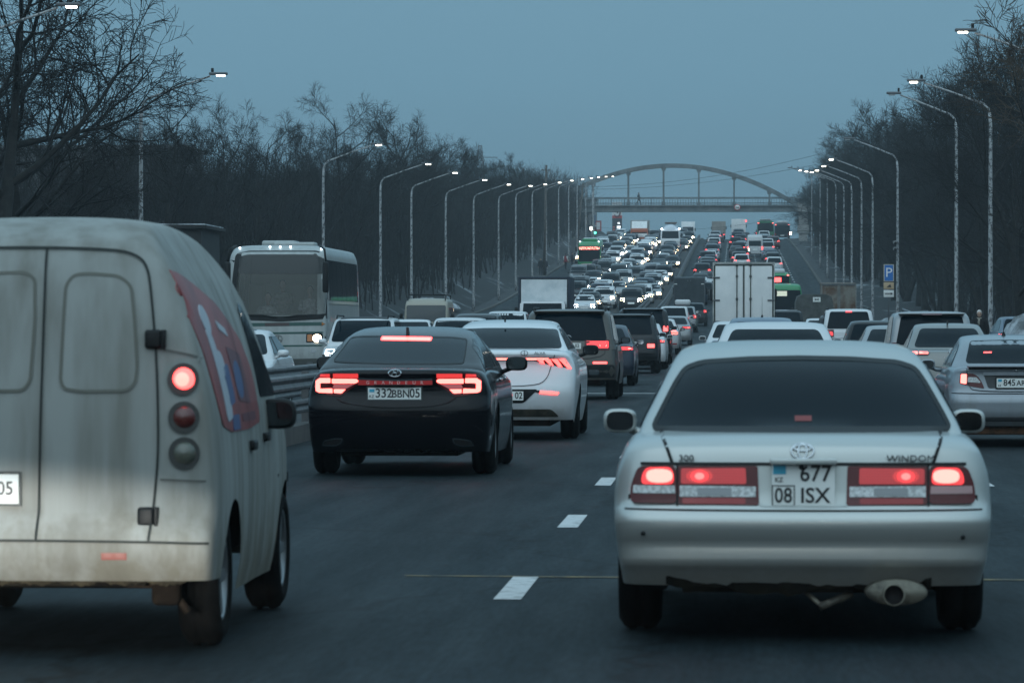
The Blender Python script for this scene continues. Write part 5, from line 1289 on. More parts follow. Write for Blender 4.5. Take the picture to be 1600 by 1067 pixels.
board('billboard', 'narrow dark blue signboard above the green traffic light', 925.5, 931, 336, 349, 640, mat('dark_blue_panel', (.03, .08, .16), .5))
booth('pale shop pavilion at the crest left of the road', wx(921, 700)-1, 700, 4.5, 5, 4.2, noisy('pale_wall', (.14, .15, .155), (.2, .21, .21), 1), 'shop')
t = thing('traffic_light', 'traffic light showing green at the left end of the crest', 'traffic light', (wx(930, 588), 588, gz(588)))
MB().tube([(-.35, 0, 0), (-.35, 0, 7.6)], .08, 8).build('pole', POLE, t); zt = wz(364, 588)-gz(588); MB().box((0, 0, zt+.3), (.45, .3, 1.15), bev=.05).build('housing', BLACK, t); MB().box((-.2, .05, zt+.2), (.4, .06, .06)).build('bracket', BLACK, t)
MB().lathe([(-.19, .001), (-.18, .17), (-.12, .18)], (0, 0, zt), 'Y', 14).build('green_lens', mat('lit_green', (.1, 1, .6), .3, em=(.1, 1, .62), es=5), t)
for z in (.33, .62): MB().lathe([(-.17, .001), (-.16, .15), (-.12, .16)], (0, 0, zt+z), 'Y', 14).build('dark_lens', RED, t)
t = thing('floodlight', 'bright white floodlight on a mast by the green traffic light', 'lamp', (wx(925, 600), 600, gz(600))); zt = wz(357, 600)-gz(600)
MB().tube([(0, .1, 0), (0, .1, zt)], .07, 6).build('mast', POLE, t); MB().box((0, 0, zt), (.55, .2, .5), bev=.04).build('lamp', mat('floodlit', (1, 1, 1), .3, em=(1, .97, .9), es=6), t)
# wooden pole, lattice pylon, wires
WOOD = noisy('weathered_wood', (.05, .045, .04), (.09, .08, .07), 3)
t = thing('wooden_pole', 'leaning wooden utility pole above the left trees', 'pole', (wx(850, 420), 420, gz(420))); MB().tube([(0, 0, 0), (.25, 0, wz(258, 420)-gz(420))], [.16, .11], 8).build('pole_shaft', WOOD, t); MB().box((.2, 0, wz(266, 420)-gz(420)), (.9, .1, .1)).build('crossarm', WOOD, t)
t = thing('wooden_pole', 'leaning wooden utility pole left of the blue advertising pylon', 'pole', (wx(901, 560), 560, gz(560))); MB().tube([(0, 0, 0), (.9, 0, wz(286, 560)-gz(560))], [.17, .12], 8).build('pole_shaft', WOOD, t); MB().box((.85, 0, wz(292, 560)-gz(560)), (1.1, .1, .1)).build('crossarm', WOOD, t)
t = thing('lattice_pylon', 'far lattice power pylon behind the left trees', 'pylon', (wx(750, 700), 700, 12)); hz = wz(227, 700)-12; q = MB()
for sx in (-1, 1):
    for sy in (-1, 1): q.tube([(sx*2.2, sy*2.2, 0), (sx*.25, sy*.25, hz)], .09, 4)
for k in range(14):
    a, b = k/14, (k+1)/14; wa, wb = 2.2-1.95*a, 2.2-1.95*b
    for sy in (-1, 1): q.tube([(-wa, sy*wa, a*hz), (wb, sy*wb, b*hz)], .05, 3); q.tube([(wa, sy*wa, a*hz), (-wb, sy*wb, b*hz)], .05, 3); q.tube([(-wb, sy*wb, b*hz), (wb, sy*wb, b*hz)], .05, 3)
for z in (.8, .9): q.tube([(-3, 0, hz*z), (3, 0, hz*z)], .08, 4)
q.build('lattice', noisy('pylon_steel', (.08, .085, .09), (.12, .125, .13), 1), t)
def wire(label, a, b, sag, r=.022):
    a, b = Vector(a), Vector(b); pts = [a.lerp(b, t)+Vector((0, 0, -sag*4*t*(1-t))) for t in np.linspace(0, 1, 17)]
    o = MB().tube(pts, r, 4).build('overhead_wire', BLACK); tag(o, label, 'wire', 'wires over the road')
def W(px, py, Y): return (wx(px, Y), Y, wz(py, Y))
wire('upper overhead wire crossing in front of the footbridge arch', W(902, 292, 560), W(1275, 243, 500), 1.0); wire('lower overhead wire crossing in front of the footbridge arch', W(902, 296, 560), W(1275, 258, 500), .8)
wire('overhead wire hanging under the footbridge', W(925, 354, 690), W(1250, 336, 640), 1.4); wire('overhead wire from the wooden pole toward the totem', W(850, 262, 420), W(902, 292, 560), .8)
# ------------------------------------------------------------ middle-distance cars
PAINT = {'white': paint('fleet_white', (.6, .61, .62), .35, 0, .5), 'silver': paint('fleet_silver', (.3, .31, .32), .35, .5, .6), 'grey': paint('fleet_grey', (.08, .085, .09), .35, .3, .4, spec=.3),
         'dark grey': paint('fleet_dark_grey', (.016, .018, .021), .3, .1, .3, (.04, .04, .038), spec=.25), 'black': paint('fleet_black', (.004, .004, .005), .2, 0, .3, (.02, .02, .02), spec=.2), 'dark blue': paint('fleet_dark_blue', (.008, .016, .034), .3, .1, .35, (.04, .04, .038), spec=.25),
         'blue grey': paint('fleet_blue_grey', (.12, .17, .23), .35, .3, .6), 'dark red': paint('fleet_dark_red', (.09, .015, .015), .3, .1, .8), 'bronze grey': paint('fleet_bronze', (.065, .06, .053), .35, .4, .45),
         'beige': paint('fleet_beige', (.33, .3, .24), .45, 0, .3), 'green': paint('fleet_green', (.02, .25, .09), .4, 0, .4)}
def mirror_poly(q): return [(-a, b) for a, b in q][::-1]
def both(c, name, q, view, m, off=.01, g=.08, inner=None):
    """a lamp on each side; inner: list of (outline, material) set into it"""
    for mir in (0, 1):
        f = mirror_poly if mir else (lambda z: z)
        o = c.part(name, f(q), view, m, off, g)
        for k in inner or (): c.part(k[0], f(k[1]), view, k[2], off+.005, g, o)
def rear_face(c, lamp, z_plate=None, rows=(), brake=True, dark_low=None, style='wide', badge=True):
    x0, x1, z0, z1 = lamp; q = rpoly(rect(x0, z0, x1, z1), .03)
    if style == 'wide': inn = [('lit_lens', rpoly(rect(x0+.03, z0+(z1-z0)*.2, x1-.02, z1-.03), .02), REDMID), ('brake_bulb', rpoly(rect(x0+(x1-x0)*.6, z0+(z1-z0)*.35, x1-.06, z1-.06), .02), REDHOT)]
    elif style == 'bars': inn = [('brake_bulb', rect(x0+.03, z0+(z1-z0)*k, x1-.02, z0+(z1-z0)*(k+.17)), REDHOT) for k in (.1, .42, .74)]
    elif style == 'tall': inn = [('brake_bulb', rpoly(rect(x0+.02, z0+(z1-z0)*.35, x1-.02, z1-.06), .02), REDLIT)]
    elif style == 'low': inn = [('brake_bulb', rpoly(rect(x0+.02, z0+.02, x1-.02, z0+(z1-z0)*.75), .02), REDLIT)]
    both(c, 'tail_lamp', q, 'rear', RED, .012, .08, inn)
    zp = z_plate or (z0+z1)/2-.05
    c.plate(.52, .115, 0, zp, rows=rows or [('%03d' % random.randint(100, 999), .1, -.1, 0, .9), (random.choice(('AXB', 'KMA', 'BEN', 'TTA')), .09, .06, 0, .9), ('02', .1, .2, 0, .85)])
    if dark_low: c.part('rear_bumper', rpoly(rect(-c.W*.46, c.S['sill'][0][1]+.04, c.W*.46, dark_low), .05), 'rear', BLACK, .006, .12)
    if badge:
        h = c.cast(0, zp+.17, 'rear')[0]; em = MB(); o = oval(0, zp+.17, .055, .04, 14); em.tube([(a, h.y-.01, b) for a, b in o+[o[0]]], .006, 5, cap=False); em.build('emblem', CHROME, c.root)
def front_face(c, hm=None, lod1=True):
    S = c.S; hw = c.W/2; H = c.H; k = H/1.45
    z0, z1 = (.60*k, .76*k) if H < 1.6 else (.78*H/1.75, .97*H/1.75)
    both(c, 'headlamp', rpoly(rect(hw*.52, z0, hw*.9, z1), .04), 'front', LENS, .01, .1, [('lit_bulb', rpoly(rect(hw*.58, z0+.015, hw*.84, z1-.015), .04), hm or HEADW)])
    g = c.part('grille', rpoly(rect(-hw*.42, z0-.04, hw*.42, z1-.01), .03), 'front', BLACK, .01, .12)
    b = MB()
    for t in (.25, .5, .75): c.strip(b, [(-hw*.4, z0-.04+(z1-z0+.03)*t), (hw*.4, z0-.04+(z1-z0+.03)*t)], 'front', .014, .016)
    b.build('grille_bar', CHROME, g)
    c.part('lower_grille', rpoly(rect(-hw*.6, .3*k, hw*.6, .42*k), .03), 'front', BLACK, .008, .14)
    c.plate(.52, .115, 0, .5*k, 'front')
def rails(c, y0, y1, x=None):
    x = x or c.gw(c.H-.02)*.93
    for o in (-1, 1): MB().tube([(o*x, y0, c.H-.07), (o*x, y0+.12, c.H+.02), (o*x, y1-.15, c.H+.02), (o*x, y1, c.H-.06)], .022, 6).build('roof_rail', BLACK, c.root)
def spoiler(c, d=.2, m=None, wf=.95):
    H = c.H; y = float(mono(c.S['rl'])(H-.05)); w_ = c.gw(H-.06)*wf
    MB().box((0, y-.0, H-.05), (w_*1.9, d+.05, .03), bev=.012).build('spoiler', m or c.bm, c.root)
def wiper(c): 
    z = c.S['belt']+.1; a = [c.cast(x, z+d, 'rear')[0] for x, d in ((0, 0), (.22, .04), (.42, .02))]; MB().tube([p-Vector((0, .02, 0)) for p in a], .01, 5).build('wiper', BLACK, c.root)
def aerial(c, x, y, h=.35, lean=.2): 
    t = c.bvh.ray_cast(Vector((x, y, 5)), Vector((0, 0, -1)))[0]; MB().lathe([(-.01, .03), (.03, .02), (.05, .008)], t, 'Z', 8).build('aerial_base', BLACK, c.root); MB().tube([t, t+Vector((0, -lean*h, h))], [.006, .003], 4).build('aerial', BLACK, c.root)
def mid(kind, name, label, X, Y, col, L, W, H, lamp, lod=1, style='wide', group='cars queueing in our direction', cat='car', **kw):
    S = base_spec(kind, L, W, H); c = Car(name, label, cat, S, PAINT[col], (X, Y, gz(Y)), 0, group, lod)
    c.glaze(); rear_face(c, lamp, kw.get('zp'), kw.get('rows', ()), dark_low=kw.get('dark'), style=style); c.wheels(); c.mirrors(m=kw.get('mm')); front_face(c)
    c.gaps([[(-W*.37, S['belt']-.02), (-W*.36, S['belt']*.72), (W*.36, S['belt']*.72), (W*.37, S['belt']-.02)]], 'rear', .012)
    if kw.get('hb'): z = kw['hb']; c.part('high_brake_lamp', rect(-.11, z, .11, z+.035), 'rear', REDLIT, .012)
    return c
c = mid('suv', 'grey_suv', 'bronze grey suv with roof rails and wide lit tail lamps, behind the white sedan', -3.36, 82, 'bronze grey', 4.85, 2.02, 1.82, (.33, .83, .99, 1.21), zp=1.08, dark=.70, rows=[('02', .1, .18, 0, .85), ('628', .1, -.1, 0, .9)], mm=BLACK)
rails(c, .8, 3.0); spoiler(c, .25); both(c, 'reflector', rect(.5, .72, .78, .765), 'rear', REDLIT, .01); both(c, 'exhaust_tip', rpoly(rect(.42, .5, .62, .6), .03), 'rear', CHROME, .012)
c = mid('sedan', 'dark_sedan', 'dark blue sedan half hidden just beyond the bronze grey suv', -3.38, 101, 'dark blue', 4.6, 1.8, 1.52, (.5, .86, .86, 1.0))
c = mid('suv', 'dark_suv', 'dark boxy suv with small square lit tail lamp, second suv in the left lane', -3.2, 123, 'dark grey', 4.3, 1.8, 1.8, (.52, .78, .76, .94), zp=.9, dark=.62, style='low', mm=CHROME); rails(c, .7, 2.6); spoiler(c, .2)
c = mid('sedan', 'white_car', 'white sedan mostly hidden between the two dark suvs', -3.12, 131.5, 'white', 4.5, 1.8, 1.5, (.5, .85, .85, .98))
c = mid('suv', 'dark_suv', 'tall black suv with high C-shaped tail lamp above the other roofs', -3.22, 141, 'black', 4.9, 1.98, 1.98, (.70, .9, 1.05, 1.42), zp=1.0, style='tall'); spoiler(c, .2)
c = mid('sedan', 'white_car', 'white sedan with three-bar lit tail lamp beyond the tall black suv', -3.25, 170, 'white', 4.9, 1.88, 1.5, (.48, .86, .82, 1.02), style='bars', mm=BLACK, hb=1.3); both(c, 'reflector', rect(.45, .42, .8, .47), 'rear', REDDIM, .01)
c = mid('sedan', 'silver_sedan', 'silver sedan with lit tail lamps ahead of the three-bar white sedan', -3.1, 205, 'silver', 4.7, 1.8, 1.48, (.4, .84, .82, .96))
c = mid('suv', 'white_suv', 'white suv roof showing beyond the silver sedan', -3.5, 231, 'white', 4.6, 1.85, 1.8, (.62, .86, .9, 1.15))
c = mid('suv', 'silver_suv', 'silver suv carrying a white roof box', -3.25, 249, 'silver', 4.6, 1.85, 1.62, (.6, .86, .85, 1.1)); MB().box((0, 2.0, 1.85), (.95, 2.0, .34), bev=.12).build('roof_box', PAINT['white'], c.root)
c = mid('hatch', 'dark_hatchback', 'dark hatchback just behind the dark cargo truck', -2.75, 270, 'dark grey', 4.1, 1.75, 1.55, (.6, .85, .85, 1.1), lod=0)
c = mid('sedan', 'white_sedan', 'white sedan directly ahead of the nearest pearl sedan, only roof and window showing', .5, 50.5, 'white', 4.7, 1.82, 1.53, (.5, .87, .84, .98), lod=2)
c = mid('hatch', 'blue_hatchback', 'blue grey hatchback roof with two whip aerials in the middle lane', .52, 84, 'blue grey', 4.2, 1.76, 1.66, (.62, .86, .9, 1.15)); aerial(c, .02, 1.2, .42); aerial(c, .3, 1.3, .3, .1)
c = mid('sedan', 'white_car', 'white car roof showing left of the blue grey hatchback', .02, 112, 'white', 4.6, 1.8, 1.6, (.5, .86, .85, .98))
c = mid('suv', 'dark_suv', 'dark suv with pale roof between white truck and canvas truck', 2.4, 196, 'black', 4.6, 1.85, 1.78, (.65, .88, .9, 1.15)); MB().box((0, 2.0, 1.79), (1.1, 2.1, .05), bev=.02).build('snow_layer', SNOW, c.root)
# right lane queue
def nexia():
    X, Y = 3.405, 50.0; L, W, H = 4.5, 1.68, 1.37
    S = base_spec('sedan', L, W, H, belt=.93, wheel_r=.29, wheel_w=.185, rw=.29)
    S['top'] = [(0, .955), (.06, .985), (.15, .99), (.9, 1.0), (2.6, .93), (3.4, .88), (4.2, .74), (L, .64)]
    S['rear'] = [(.2, .14), (.32, .03), (.42, 0), (.58, .0), (.64, .04), (.7, .07), (.9, .09), (1.0, .07)]
    S['rl'] = [(.8, .4), (.97, .62), (1.05, .78), (1.25, 1.16), (1.33, 1.45), (H, 1.9)]
    c = Car('silver_blue_sedan', 'steel blue sedan with plate starting 845, cut by the right edge', 'car', S, paint('steel_blue_paint', (.24, .27, .3), .33, .45, .7), (X, Y, 0), 0, None, 2)
    f = frame_of(X, Y, .08); Z = lambda x, y: f(1380+x/7.26, 460+y/7.26); cx = f(1586, 0)[0]; fw = frame_of(X, Y, .95); Zw = lambda x, y: fw(1380+x/7.26, 460+y/7.26)
    a, b = Zw(905, 775), Zw(985, 524); wl = rpoly([(a[0], a[1]), (-a[0], a[1]), (-b[0], b[1]), (0, b[1]+.012), (b[0], b[1])], .05); c.part('rear_window', wl, 'rear', GLASS, .008, .06); c.glaze(rear=False)
    c.part('high_brake_lamp', rect(*Zw(1122, 662), *Zw(1212, 648)), 'rear', REDLIT, .014)
    both(c, 'tail_lamp', rpoly([Z(*p) for p in ((850, 1008), (862, 890), (1010, 895), (1062, 930), (1100, 990), (1132, 1062), (1010, 1045))], .02), 'rear', RED, .01, .06,
         [('brake_bulb', rpoly([Z(*p) for p in ((862, 1003), (870, 900), (935, 900), (930, 1012))], .015), REDHOT), ('reverse_lens', rpoly([Z(*p) for p in ((942, 990), (948, 935), (1040, 935), (1088, 990), (1080, 1000))], .01), WLENS)])
    c.part('plate_recess', rpoly([(-.40, .90), (.40, .90), (.34, .72), (-.34, .72)], .02), 'rear', mat('recess_dark', (.05, .055, .06), .5), .006, .06)
    c.part('boot_garnish', rpoly(rect(-.40, .875, .40, .91), .01), 'rear', c.bm, .03, .06)
    z = f(0, 460+1000/7.26)[1]; pl = c.plate(.52, .114, .02, z, rows=[('845', .11, -.105, 0, .9), ('ART', .09, .06, -.004, .95), ('05', .1, .2, 0, .85), ('KZ', .03, -.225, -.032)], frame=BLACK, off=.025)
    yb = c.cast(.02, z, 'rear')[0].y-.031; MB().box((-.2, yb, z+.03), (.045, .003, .03)).build('flag', FLAG, pl)
    MB().box((0, .06, .985), (1.2, .16, .03), bev=.012).build('boot_spoiler', c.bm, c.root); MB().box((0, .1, .962), (1.15, .06, .03)).build('spoiler_gap', GAP, c.root)
    h = c.cast(.0, .935, 'rear')[0]; MB().lathe([(h.y-.012, .001), (h.y-.012, .016), (h.y, .02)], (0, 0, .935), 'Y', 14).build('lock', CHROME, c.root)
    c.part('lower_bumper', rpoly([(-.6, .21), (.6, .21), (.55, .37), (-.55, .37)], .04), 'rear', mat('bumper_dark_insert', (.06, .065, .07), .6), .006, .07)
    c.gaps([[(-.80, .66), (-.4, .655), (.4, .655), (.80, .66)], [(-.60, .96), (-.58, .74), (-.5, .68), (.5, .68), (.58, .74), (.60, .96)]], 'rear', .008)
    sk = MB(); sk.box((0, .35, .2), (1.2, .35, .1), bev=.03); sk.build('rear_underside', noisy('rusty_underside', (.05, .025, .012), (.13, .06, .03), 7, rough=.9), c.root)
    aerial(c, -.05, 1.7, .2, .5); c.wheels(.03); c.mirrors(2.75, .985, .95, (.19, .13)); front_face(c)
nexia()
c = Car('grey_sedan', 'grey sedan with round emblem and slim lit tail lamp, plate starting 15', 'car', base_spec('sedan', 4.4, 1.72, 1.53), paint('warm_grey_paint', (.2, .2, .19), .35, .35, .7), (3.93, 75, gz(75)), 0, None, 2)
f = frame_of(3.93, 75, .05); Z = lambda x, y: f(1380+x/7.26, 460+y/7.26); c.glaze()
both(c, 'tail_lamp', rpoly([Z(*p) for p in ((262, 690), (270, 640), (320, 618), (500, 632), (528, 655), (500, 690), (390, 692))], .02), 'rear', RED, .01, .06, [('brake_bulb', rpoly([Z(*p) for p in ((275, 680), (285, 645), (385, 645), (385, 676))], .01), REDHOT), ('brake_bulb', rpoly([Z(*p) for p in ((402, 672), (402, 646), (500, 648), (498, 672))], .01), REDHOT)])
z = Z(0, 655)[1]; h = c.cast(0, z, 'rear')[0]; em = MB(); o = oval(0, z, .055, .055, 20); em.tube([(a, h.y-.012, b) for a, b in o+[o[0]]], .007, 5, cap=False)
for q in ([(-.03, .045), (0, .005), (.03, .045)], [(-.048, .02), (-.022, -.045), (0, -.003), (.022, -.045), (.048, .02)]): em.tube([(a, h.y-.012, z+b) for a, b in q], .006, 5)
em.build('emblem', CHROME, c.root); z = Z(0, 720)[1]; h = c.cast(0, z, 'rear')[0]
for i, ch in enumerate('POLO'): text(ch, .04, (-.13+.085*i, h.y-.012, z), mat('letter_silver', (.65, .6, .6)), c.root, 'rear', 'badge')
z = Z(0, 957)[1]; pl = c.plate(.52, .114, 0, z, rows=[('151', .1, -.12, 0, .9), ('BKA', .09, .05, 0, .9), ('02', .1, .2, 0, .85)]); h = c.cast(0, z, 'rear')[0]; MB().box((-.225, h.y-.017, z+.03), (.04, .003, .03)).build('flag', FLAG, pl)
c.part('lower_bumper', rpoly(rect(-.68, .24, .68, .5), .06), 'rear', BLACK, .006, .1); c.wheels(); c.mirrors(m=c.bm); front_face(c); c.gaps([[(-.62, .98), (-.6, .72), (.6, .72), (.62, .98)]], 'rear', .01)
MB().prism([(1.5, c.H-.02), (1.72, c.H-.02), (1.54, c.H+.06)], -.012, .012, 'X').build('roof_antenna', BLACK, c.root)
c = mid('minivan', 'silver_minivan', 'silver white crossover with dark spoiler and tinted rear glass behind the grey sedan', 4.0, 84, 'silver', 4.6, 1.9, 1.78, (.70, .92, .98, 1.14), zp=.8, style='low', mm=BLACK); spoiler(c, .3)
c.part('upper_brake_lens', rect(-.2, c.H-.075, .2, c.H-.04), 'rear', RED, .22)
c = mid('sedan', 'silver_sedan', 'silver sedan with L-shaped red tail lamp left of the silver crossover', 3.72, 95, 'silver', 4.7, 1.84, 1.5, (.55, .88, .74, 1.0), style='bars')
c = mid('hatch', 'black_hatchback', 'black hatchback with rear wiper and pointed red lamp in the right lane', 3.62, 107, 'black', 4.0, 1.74, 1.62, (.66, .84, .72, .98), style='low', mm=PAINT['silver']); wiper(c)
c = mid('suv', 'white_suv', 'large white suv with dark rear glass and lit left lamp, right lane', 3.88, 141, 'white', 4.95, 1.97, 1.95, (.52, .97, .98, 1.24), zp=.86, style='wide', hb=1.83, mm=PAINT['silver']); rails(c, .8, 3.0)
h = [c.cast(x, .95, 'rear')[0] for x in (-.5, .5)]; MB().box((0, h[0].y-.01, .955), (1.1, .03, .03), bev=.01).build('chrome_strip', CHROME, c.root)
c = mid('suv', 'dark_suv', 'small dark suv with red lamp peeping out left of the large white suv', 4.02, 160, 'dark grey', 4.3, 1.8, 1.68, (.65, .86, .85, 1.1), style='low')
c = mid('sedan', 'white_car', 'white car left of the large white suv in front of the canvas truck', 3.85, 186, 'white', 4.5, 1.78, 1.45, (.5, .85, .84, .96))
S = base_spec('hatch', 4.2, 1.72, 1.5); c = Car('parked_car', 'pale car parked behind the snow heap at the right edge', 'car', S, PAINT['blue grey'], (wx(1583, 140)+.2, 139, gz(139)+.2), R(3)); c.glaze(); c.wheels(); c.mirrors(); rear_face(c, (.6, .82, .75, .95), style='none' if False else 'low')

# ------------------------------------------------------------ oncoming cars near the median and beside the coach
def onc(kind, name, label, X, Yf, col, L, W, H, hm=HEADW, lod=1, body=None, **kw):
    S = base_spec(kind, L, W, H); c = Car(name, label, 'car', S, body or PAINT[col], (X, Yf+L, gz(Yf)), R(180), kw.get('group', 'oncoming cars near the median'), lod); c.glaze(rear=True); front_face(c, hm); c.wheels(); c.mirrors(); rear_face(c, (W*.3, W*.46, H*.56, H*.64)); return c
c = onc('sedan', 'white_sedan', 'white oncoming sedan beside the van with one lit orange headlamp', -8.72, 68.5, 'white', 4.7, 1.74, 1.42, HEAD, 2)
c.part('sunroof', rpoly(rect(-.4, 1.95, .4, 2.4), .05), 'top', GLASS, .004)
for v in ('left', 'right'): c.gaps([[(1.9, .3), (1.9, .92)], [(2.95, .3), (3.05, .93)]], v, .012)
c = onc('suv', 'white_suv', 'white oncoming suv with dark roof and slim bright lamps beside the coach', -9.02, 97, 'white', 4.5, 1.82, 1.7, DRL, 2)
for o in (-1, 1): MB().tube([(o*.62, 1.0, 1.66), (o*.62, 1.1, 1.73), (o*.62, 2.7, 1.73), (o*.62, 2.8, 1.66)], .02, 6).build('roof_rail', BLACK, c.root)
c.part('roof_panel', rpoly(rect(-.58, .95, .58, 2.35), .1), 'top', BLACK, .006, .12)
c = onc('suv', 'white_crossover', 'white oncoming crossover right in front of the beige van', -8.0, 116, 'white', 4.5, 1.8, 1.7, HEADW)
c = onc('sedan', 'white_car', 'white oncoming car with papers behind its windscreen, left of the white crossover', -10.6, 131, 'white', 4.5, 1.76, 1.62, HEAD)
c = onc('suv', 'dark_suv', 'dark oncoming suv behind the white crossover', -9.05, 141, 'dark grey', 4.6, 1.86, 1.8, HEADW)
c = onc('suv', 'white_suv', 'white oncoming suv left of the white tarped box truck', -8.9, 157, 'white', 4.6, 1.84, 1.85, HEADW)
c = onc('sedan', 'blue_sedan', 'pale blue oncoming sedan right in front of the white tarped box truck', -8.55, 168, 'blue grey', 4.5, 1.76, 1.5, HEADW)
# ------------------------------------------------------------ coaches, buses, trucks
def bus_spec(L, W, H, rake=.3, **kw):
    S = dict(L=L, W=W, H=H, belt=H*.4, rw=.48, wheel_r=.48, wheel_w=.3, sill=[(0, .42), (1, .36), (L-1, .36), (L, .36)], top=[(0, H-.1), (.25, H-.01), (1, H), (L-.9, H), (L-.25, H-.06), (L, H-.22)],
             rear=[(.3, .06), (.6, 0), (H*.4, .02), (H-.4, .12), (H, .22)], front=[(.3, -.06), (.7, 0), (H*.38, -.04), (H-.5, -rake), (H, -rake-.25)],
             side=[(.3, .975), (.8, 1), (H*.5, .995), (H-.4, .955), (H-.1, .9), (H, .86)], plan=[(0, .98), (1, 1), (L-1, 1), (L, .975)], crr=.14, crf=.22, npl=5, ncr=4, crown=.1, arch=[(L*.27, .56), (L-2.3 if L > 8 else L-1.3, .56)], Fr=1.5, Ff=2.0)
    S.update(kw); return S
def coach():
    X, Yf = -11.95, 106.; L, W, H = 9.6, 2.68, 3.6
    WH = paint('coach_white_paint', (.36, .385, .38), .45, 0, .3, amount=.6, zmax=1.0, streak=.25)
    c = Car('coach', 'white touring coach with big windscreen and one lit headlamp, oncoming at left', 'coach', bus_spec(L, W, H, .35, crown=.14), WH, (X, Yf+L, gz(Yf)), R(180), None, 2)
    s_ = FPX/Yf; f = lambda zx, zy: (-((320+zx/3.2-VX)/s_-X), EYE-(360+zy/3.2-HY)/s_)      # oncoming: local x runs the other way
    PP = lambda pts: [f(*p) for p in pts]
    # open the windscreen: a cabin with seats, driver and passengers behind milky glass
    me = c.body.data; bm = bmesh.new(); bm.from_mesh(me); z0, z1 = f(0, 425)[1], f(0, 122)[1]
    dl = [q for q in bm.faces if q.calc_center_median().y > L-1.2 and z0 < q.calc_center_median().z < z1 and abs(q.calc_center_median().x) < 1.05 and q.material_index == 0]
    bmesh.ops.delete(bm, geom=dl, context='FACES'); bm.to_mesh(me); bm.free()
    cab = MB(); yb = L-4.0
    cab.add([(-1.15, L-.35, z0-.15), (1.15, L-.35, z0-.15), (1.15, yb, z0-.15), (-1.15, yb, z0-.15)], [[0, 1, 2, 3]], 1)
    cab.add([(-1.15, yb, z0-.15), (1.15, yb, z0-.15), (1.1, yb, z1+.1), (-1.1, yb, z1+.1)], [[0, 1, 2, 3]])
    cab.box((0, L-.55, z0-.02), (2.1, .5, .12), 1, bev=.05)
    for x in (-.75, -.25, .4, .85): cab.box((x, yb+1.0, z0+.35), (.42, .15, 1.0), 0, bev=.06)
    cab.build('cabin', [mat('cabin_beige', (.42, .4, .34), .8), mat('dashboard', (.03, .03, .03), .7)], c.root)
    gl = mat('coach_windscreen_glass', (.13, .135, .125), .08, alpha=.5)  # milky base colour stands in for the sky reflected in the glass
    ws = c.part('windscreen', rpoly(PP([(140, 428), (136, 300), (150, 130), (200, 118), (540, 118), (585, 140), (604, 300), (604, 425), (370, 440)]), .06), 'front', gl, .012, .12)
    sw_ = MB(); lp = rpoly(PP([(136, 432), (130, 300), (145, 124), (198, 111), (542, 111), (592, 134), (610, 300), (609, 429), (370, 444)]), .06); c.strip(sw_, lp+[lp[0]], 'front', .13, .016, g=.1); sw_.build('windscreen_surround', BLACK, ws)
    sv = c.part('sun_visor', rpoly(PP([(152, 215), (156, 130), (200, 121), (540, 121), (580, 140), (586, 215)]), .05), 'front', mat('smoked_visor', (.02, .025, .026), .2, alpha=.82), .02, .12, ws)
    for a, b, h_ in ((275, 335, 1), (350, 270, 0), (490, 300, 1)):
        x, z = f(a, b); pz = z-1.62; 
        p = MB(); p.ellipsoid((x, L-1.5, z), (.085, .1, .125), 14); p.ellipsoid((x, L-1.39, z-.01), (.016, .022, .03), 8); p.tube([(x, L-1.5, z-.1), (x, L-1.5, z-.2)], .05, 8)
        o = thing('person', 'passenger seated behind the coach windscreen' if h_ else 'person', 'person', (0, 0, 0))
        o.location = c.root.location; o.rotation_euler = c.root.rotation_euler; tag(o, {275: 'person in pale top seated at the left behind the coach windscreen', 350: 'standing person with only the face seen high behind the coach windscreen', 490: 'driver in a pale shirt at the right behind the coach windscreen'}[a], 'person')
        p.build('head', SKIN, o); bd = MB(); bd.lathe([(-.75, .2), (-.45, .22), (-.26, .2), (-.2, .08)], (x, L-1.52, z), 'Z', 14)
        for sx in (-1, 1): bd.tube([(x+sx*.2, L-1.5, z-.27), (x+sx*.25, L-1.35, z-.5), (x+sx*.14, L-1.12, z-.48)], [.07, .055, .04], 8)
        bd.build('torso', cloth('passenger_top_%d' % a, (.3, .3, .3) if h_ else (.12, .1, .09)), o)
        hr = MB(); hr.ellipsoid((x, L-1.53, z+.03), (.092, .1, .11), 12); hr.build('hair', cloth('hair_dark', (.03, .02, .015)), o)
    # front trim: stripes, lamps, bumper, emblem
    GRN = mat('dark_green_stripe', (.015, .07, .06), .4); 
    c.part('stripe', PP([(130, 482), (130, 465), (605, 458), (605, 476)]), 'front', GRN, .006, .12); c.part('stripe', PP([(150, 522), (150, 513), (600, 506), (600, 516)]), 'front', GRN, .006, .12)
    c.part('nose_panel', PP([(292, 479), (292, 464), (415, 461), (415, 477)]), 'front', mat('brown_panel', (.05, .03, .03), .4), .012, .1); c.part('marker_lamp', PP([(578, 478), (578, 460), (603, 459), (603, 476)]), 'front', AMBER, .014)
    for mir in (0, 1):
        q = lambda pts: (lambda o: [(-a, b) for a, b in o][::-1] if mir else o)(PP(pts))
        hb = c.part('headlamp', rpoly(q([(500, 562), (500, 518), (606, 510), (606, 556)]), .03), 'front', BLACK, .008); 
        c.part('lit_bulb', oval(*q([(555, 540)])[0], .115, .1, 18), 'front', HEAD if not mir else LENS, .02, .05, hb); c.part('lens', rpoly(q([(506, 556), (506, 522), (530, 520), (530, 556)]), .02), 'front', AMBER, .014, .05, hb)
        fg = c.part('fog_lamp', oval(*q([(536, 602)])[0], .07, .06, 14), 'front', LENS, .01, .05)
    c.part('bumper_line', PP([(150, 586), (150, 578), (600, 572), (600, 580)]), 'front', GRN, .006, .12)
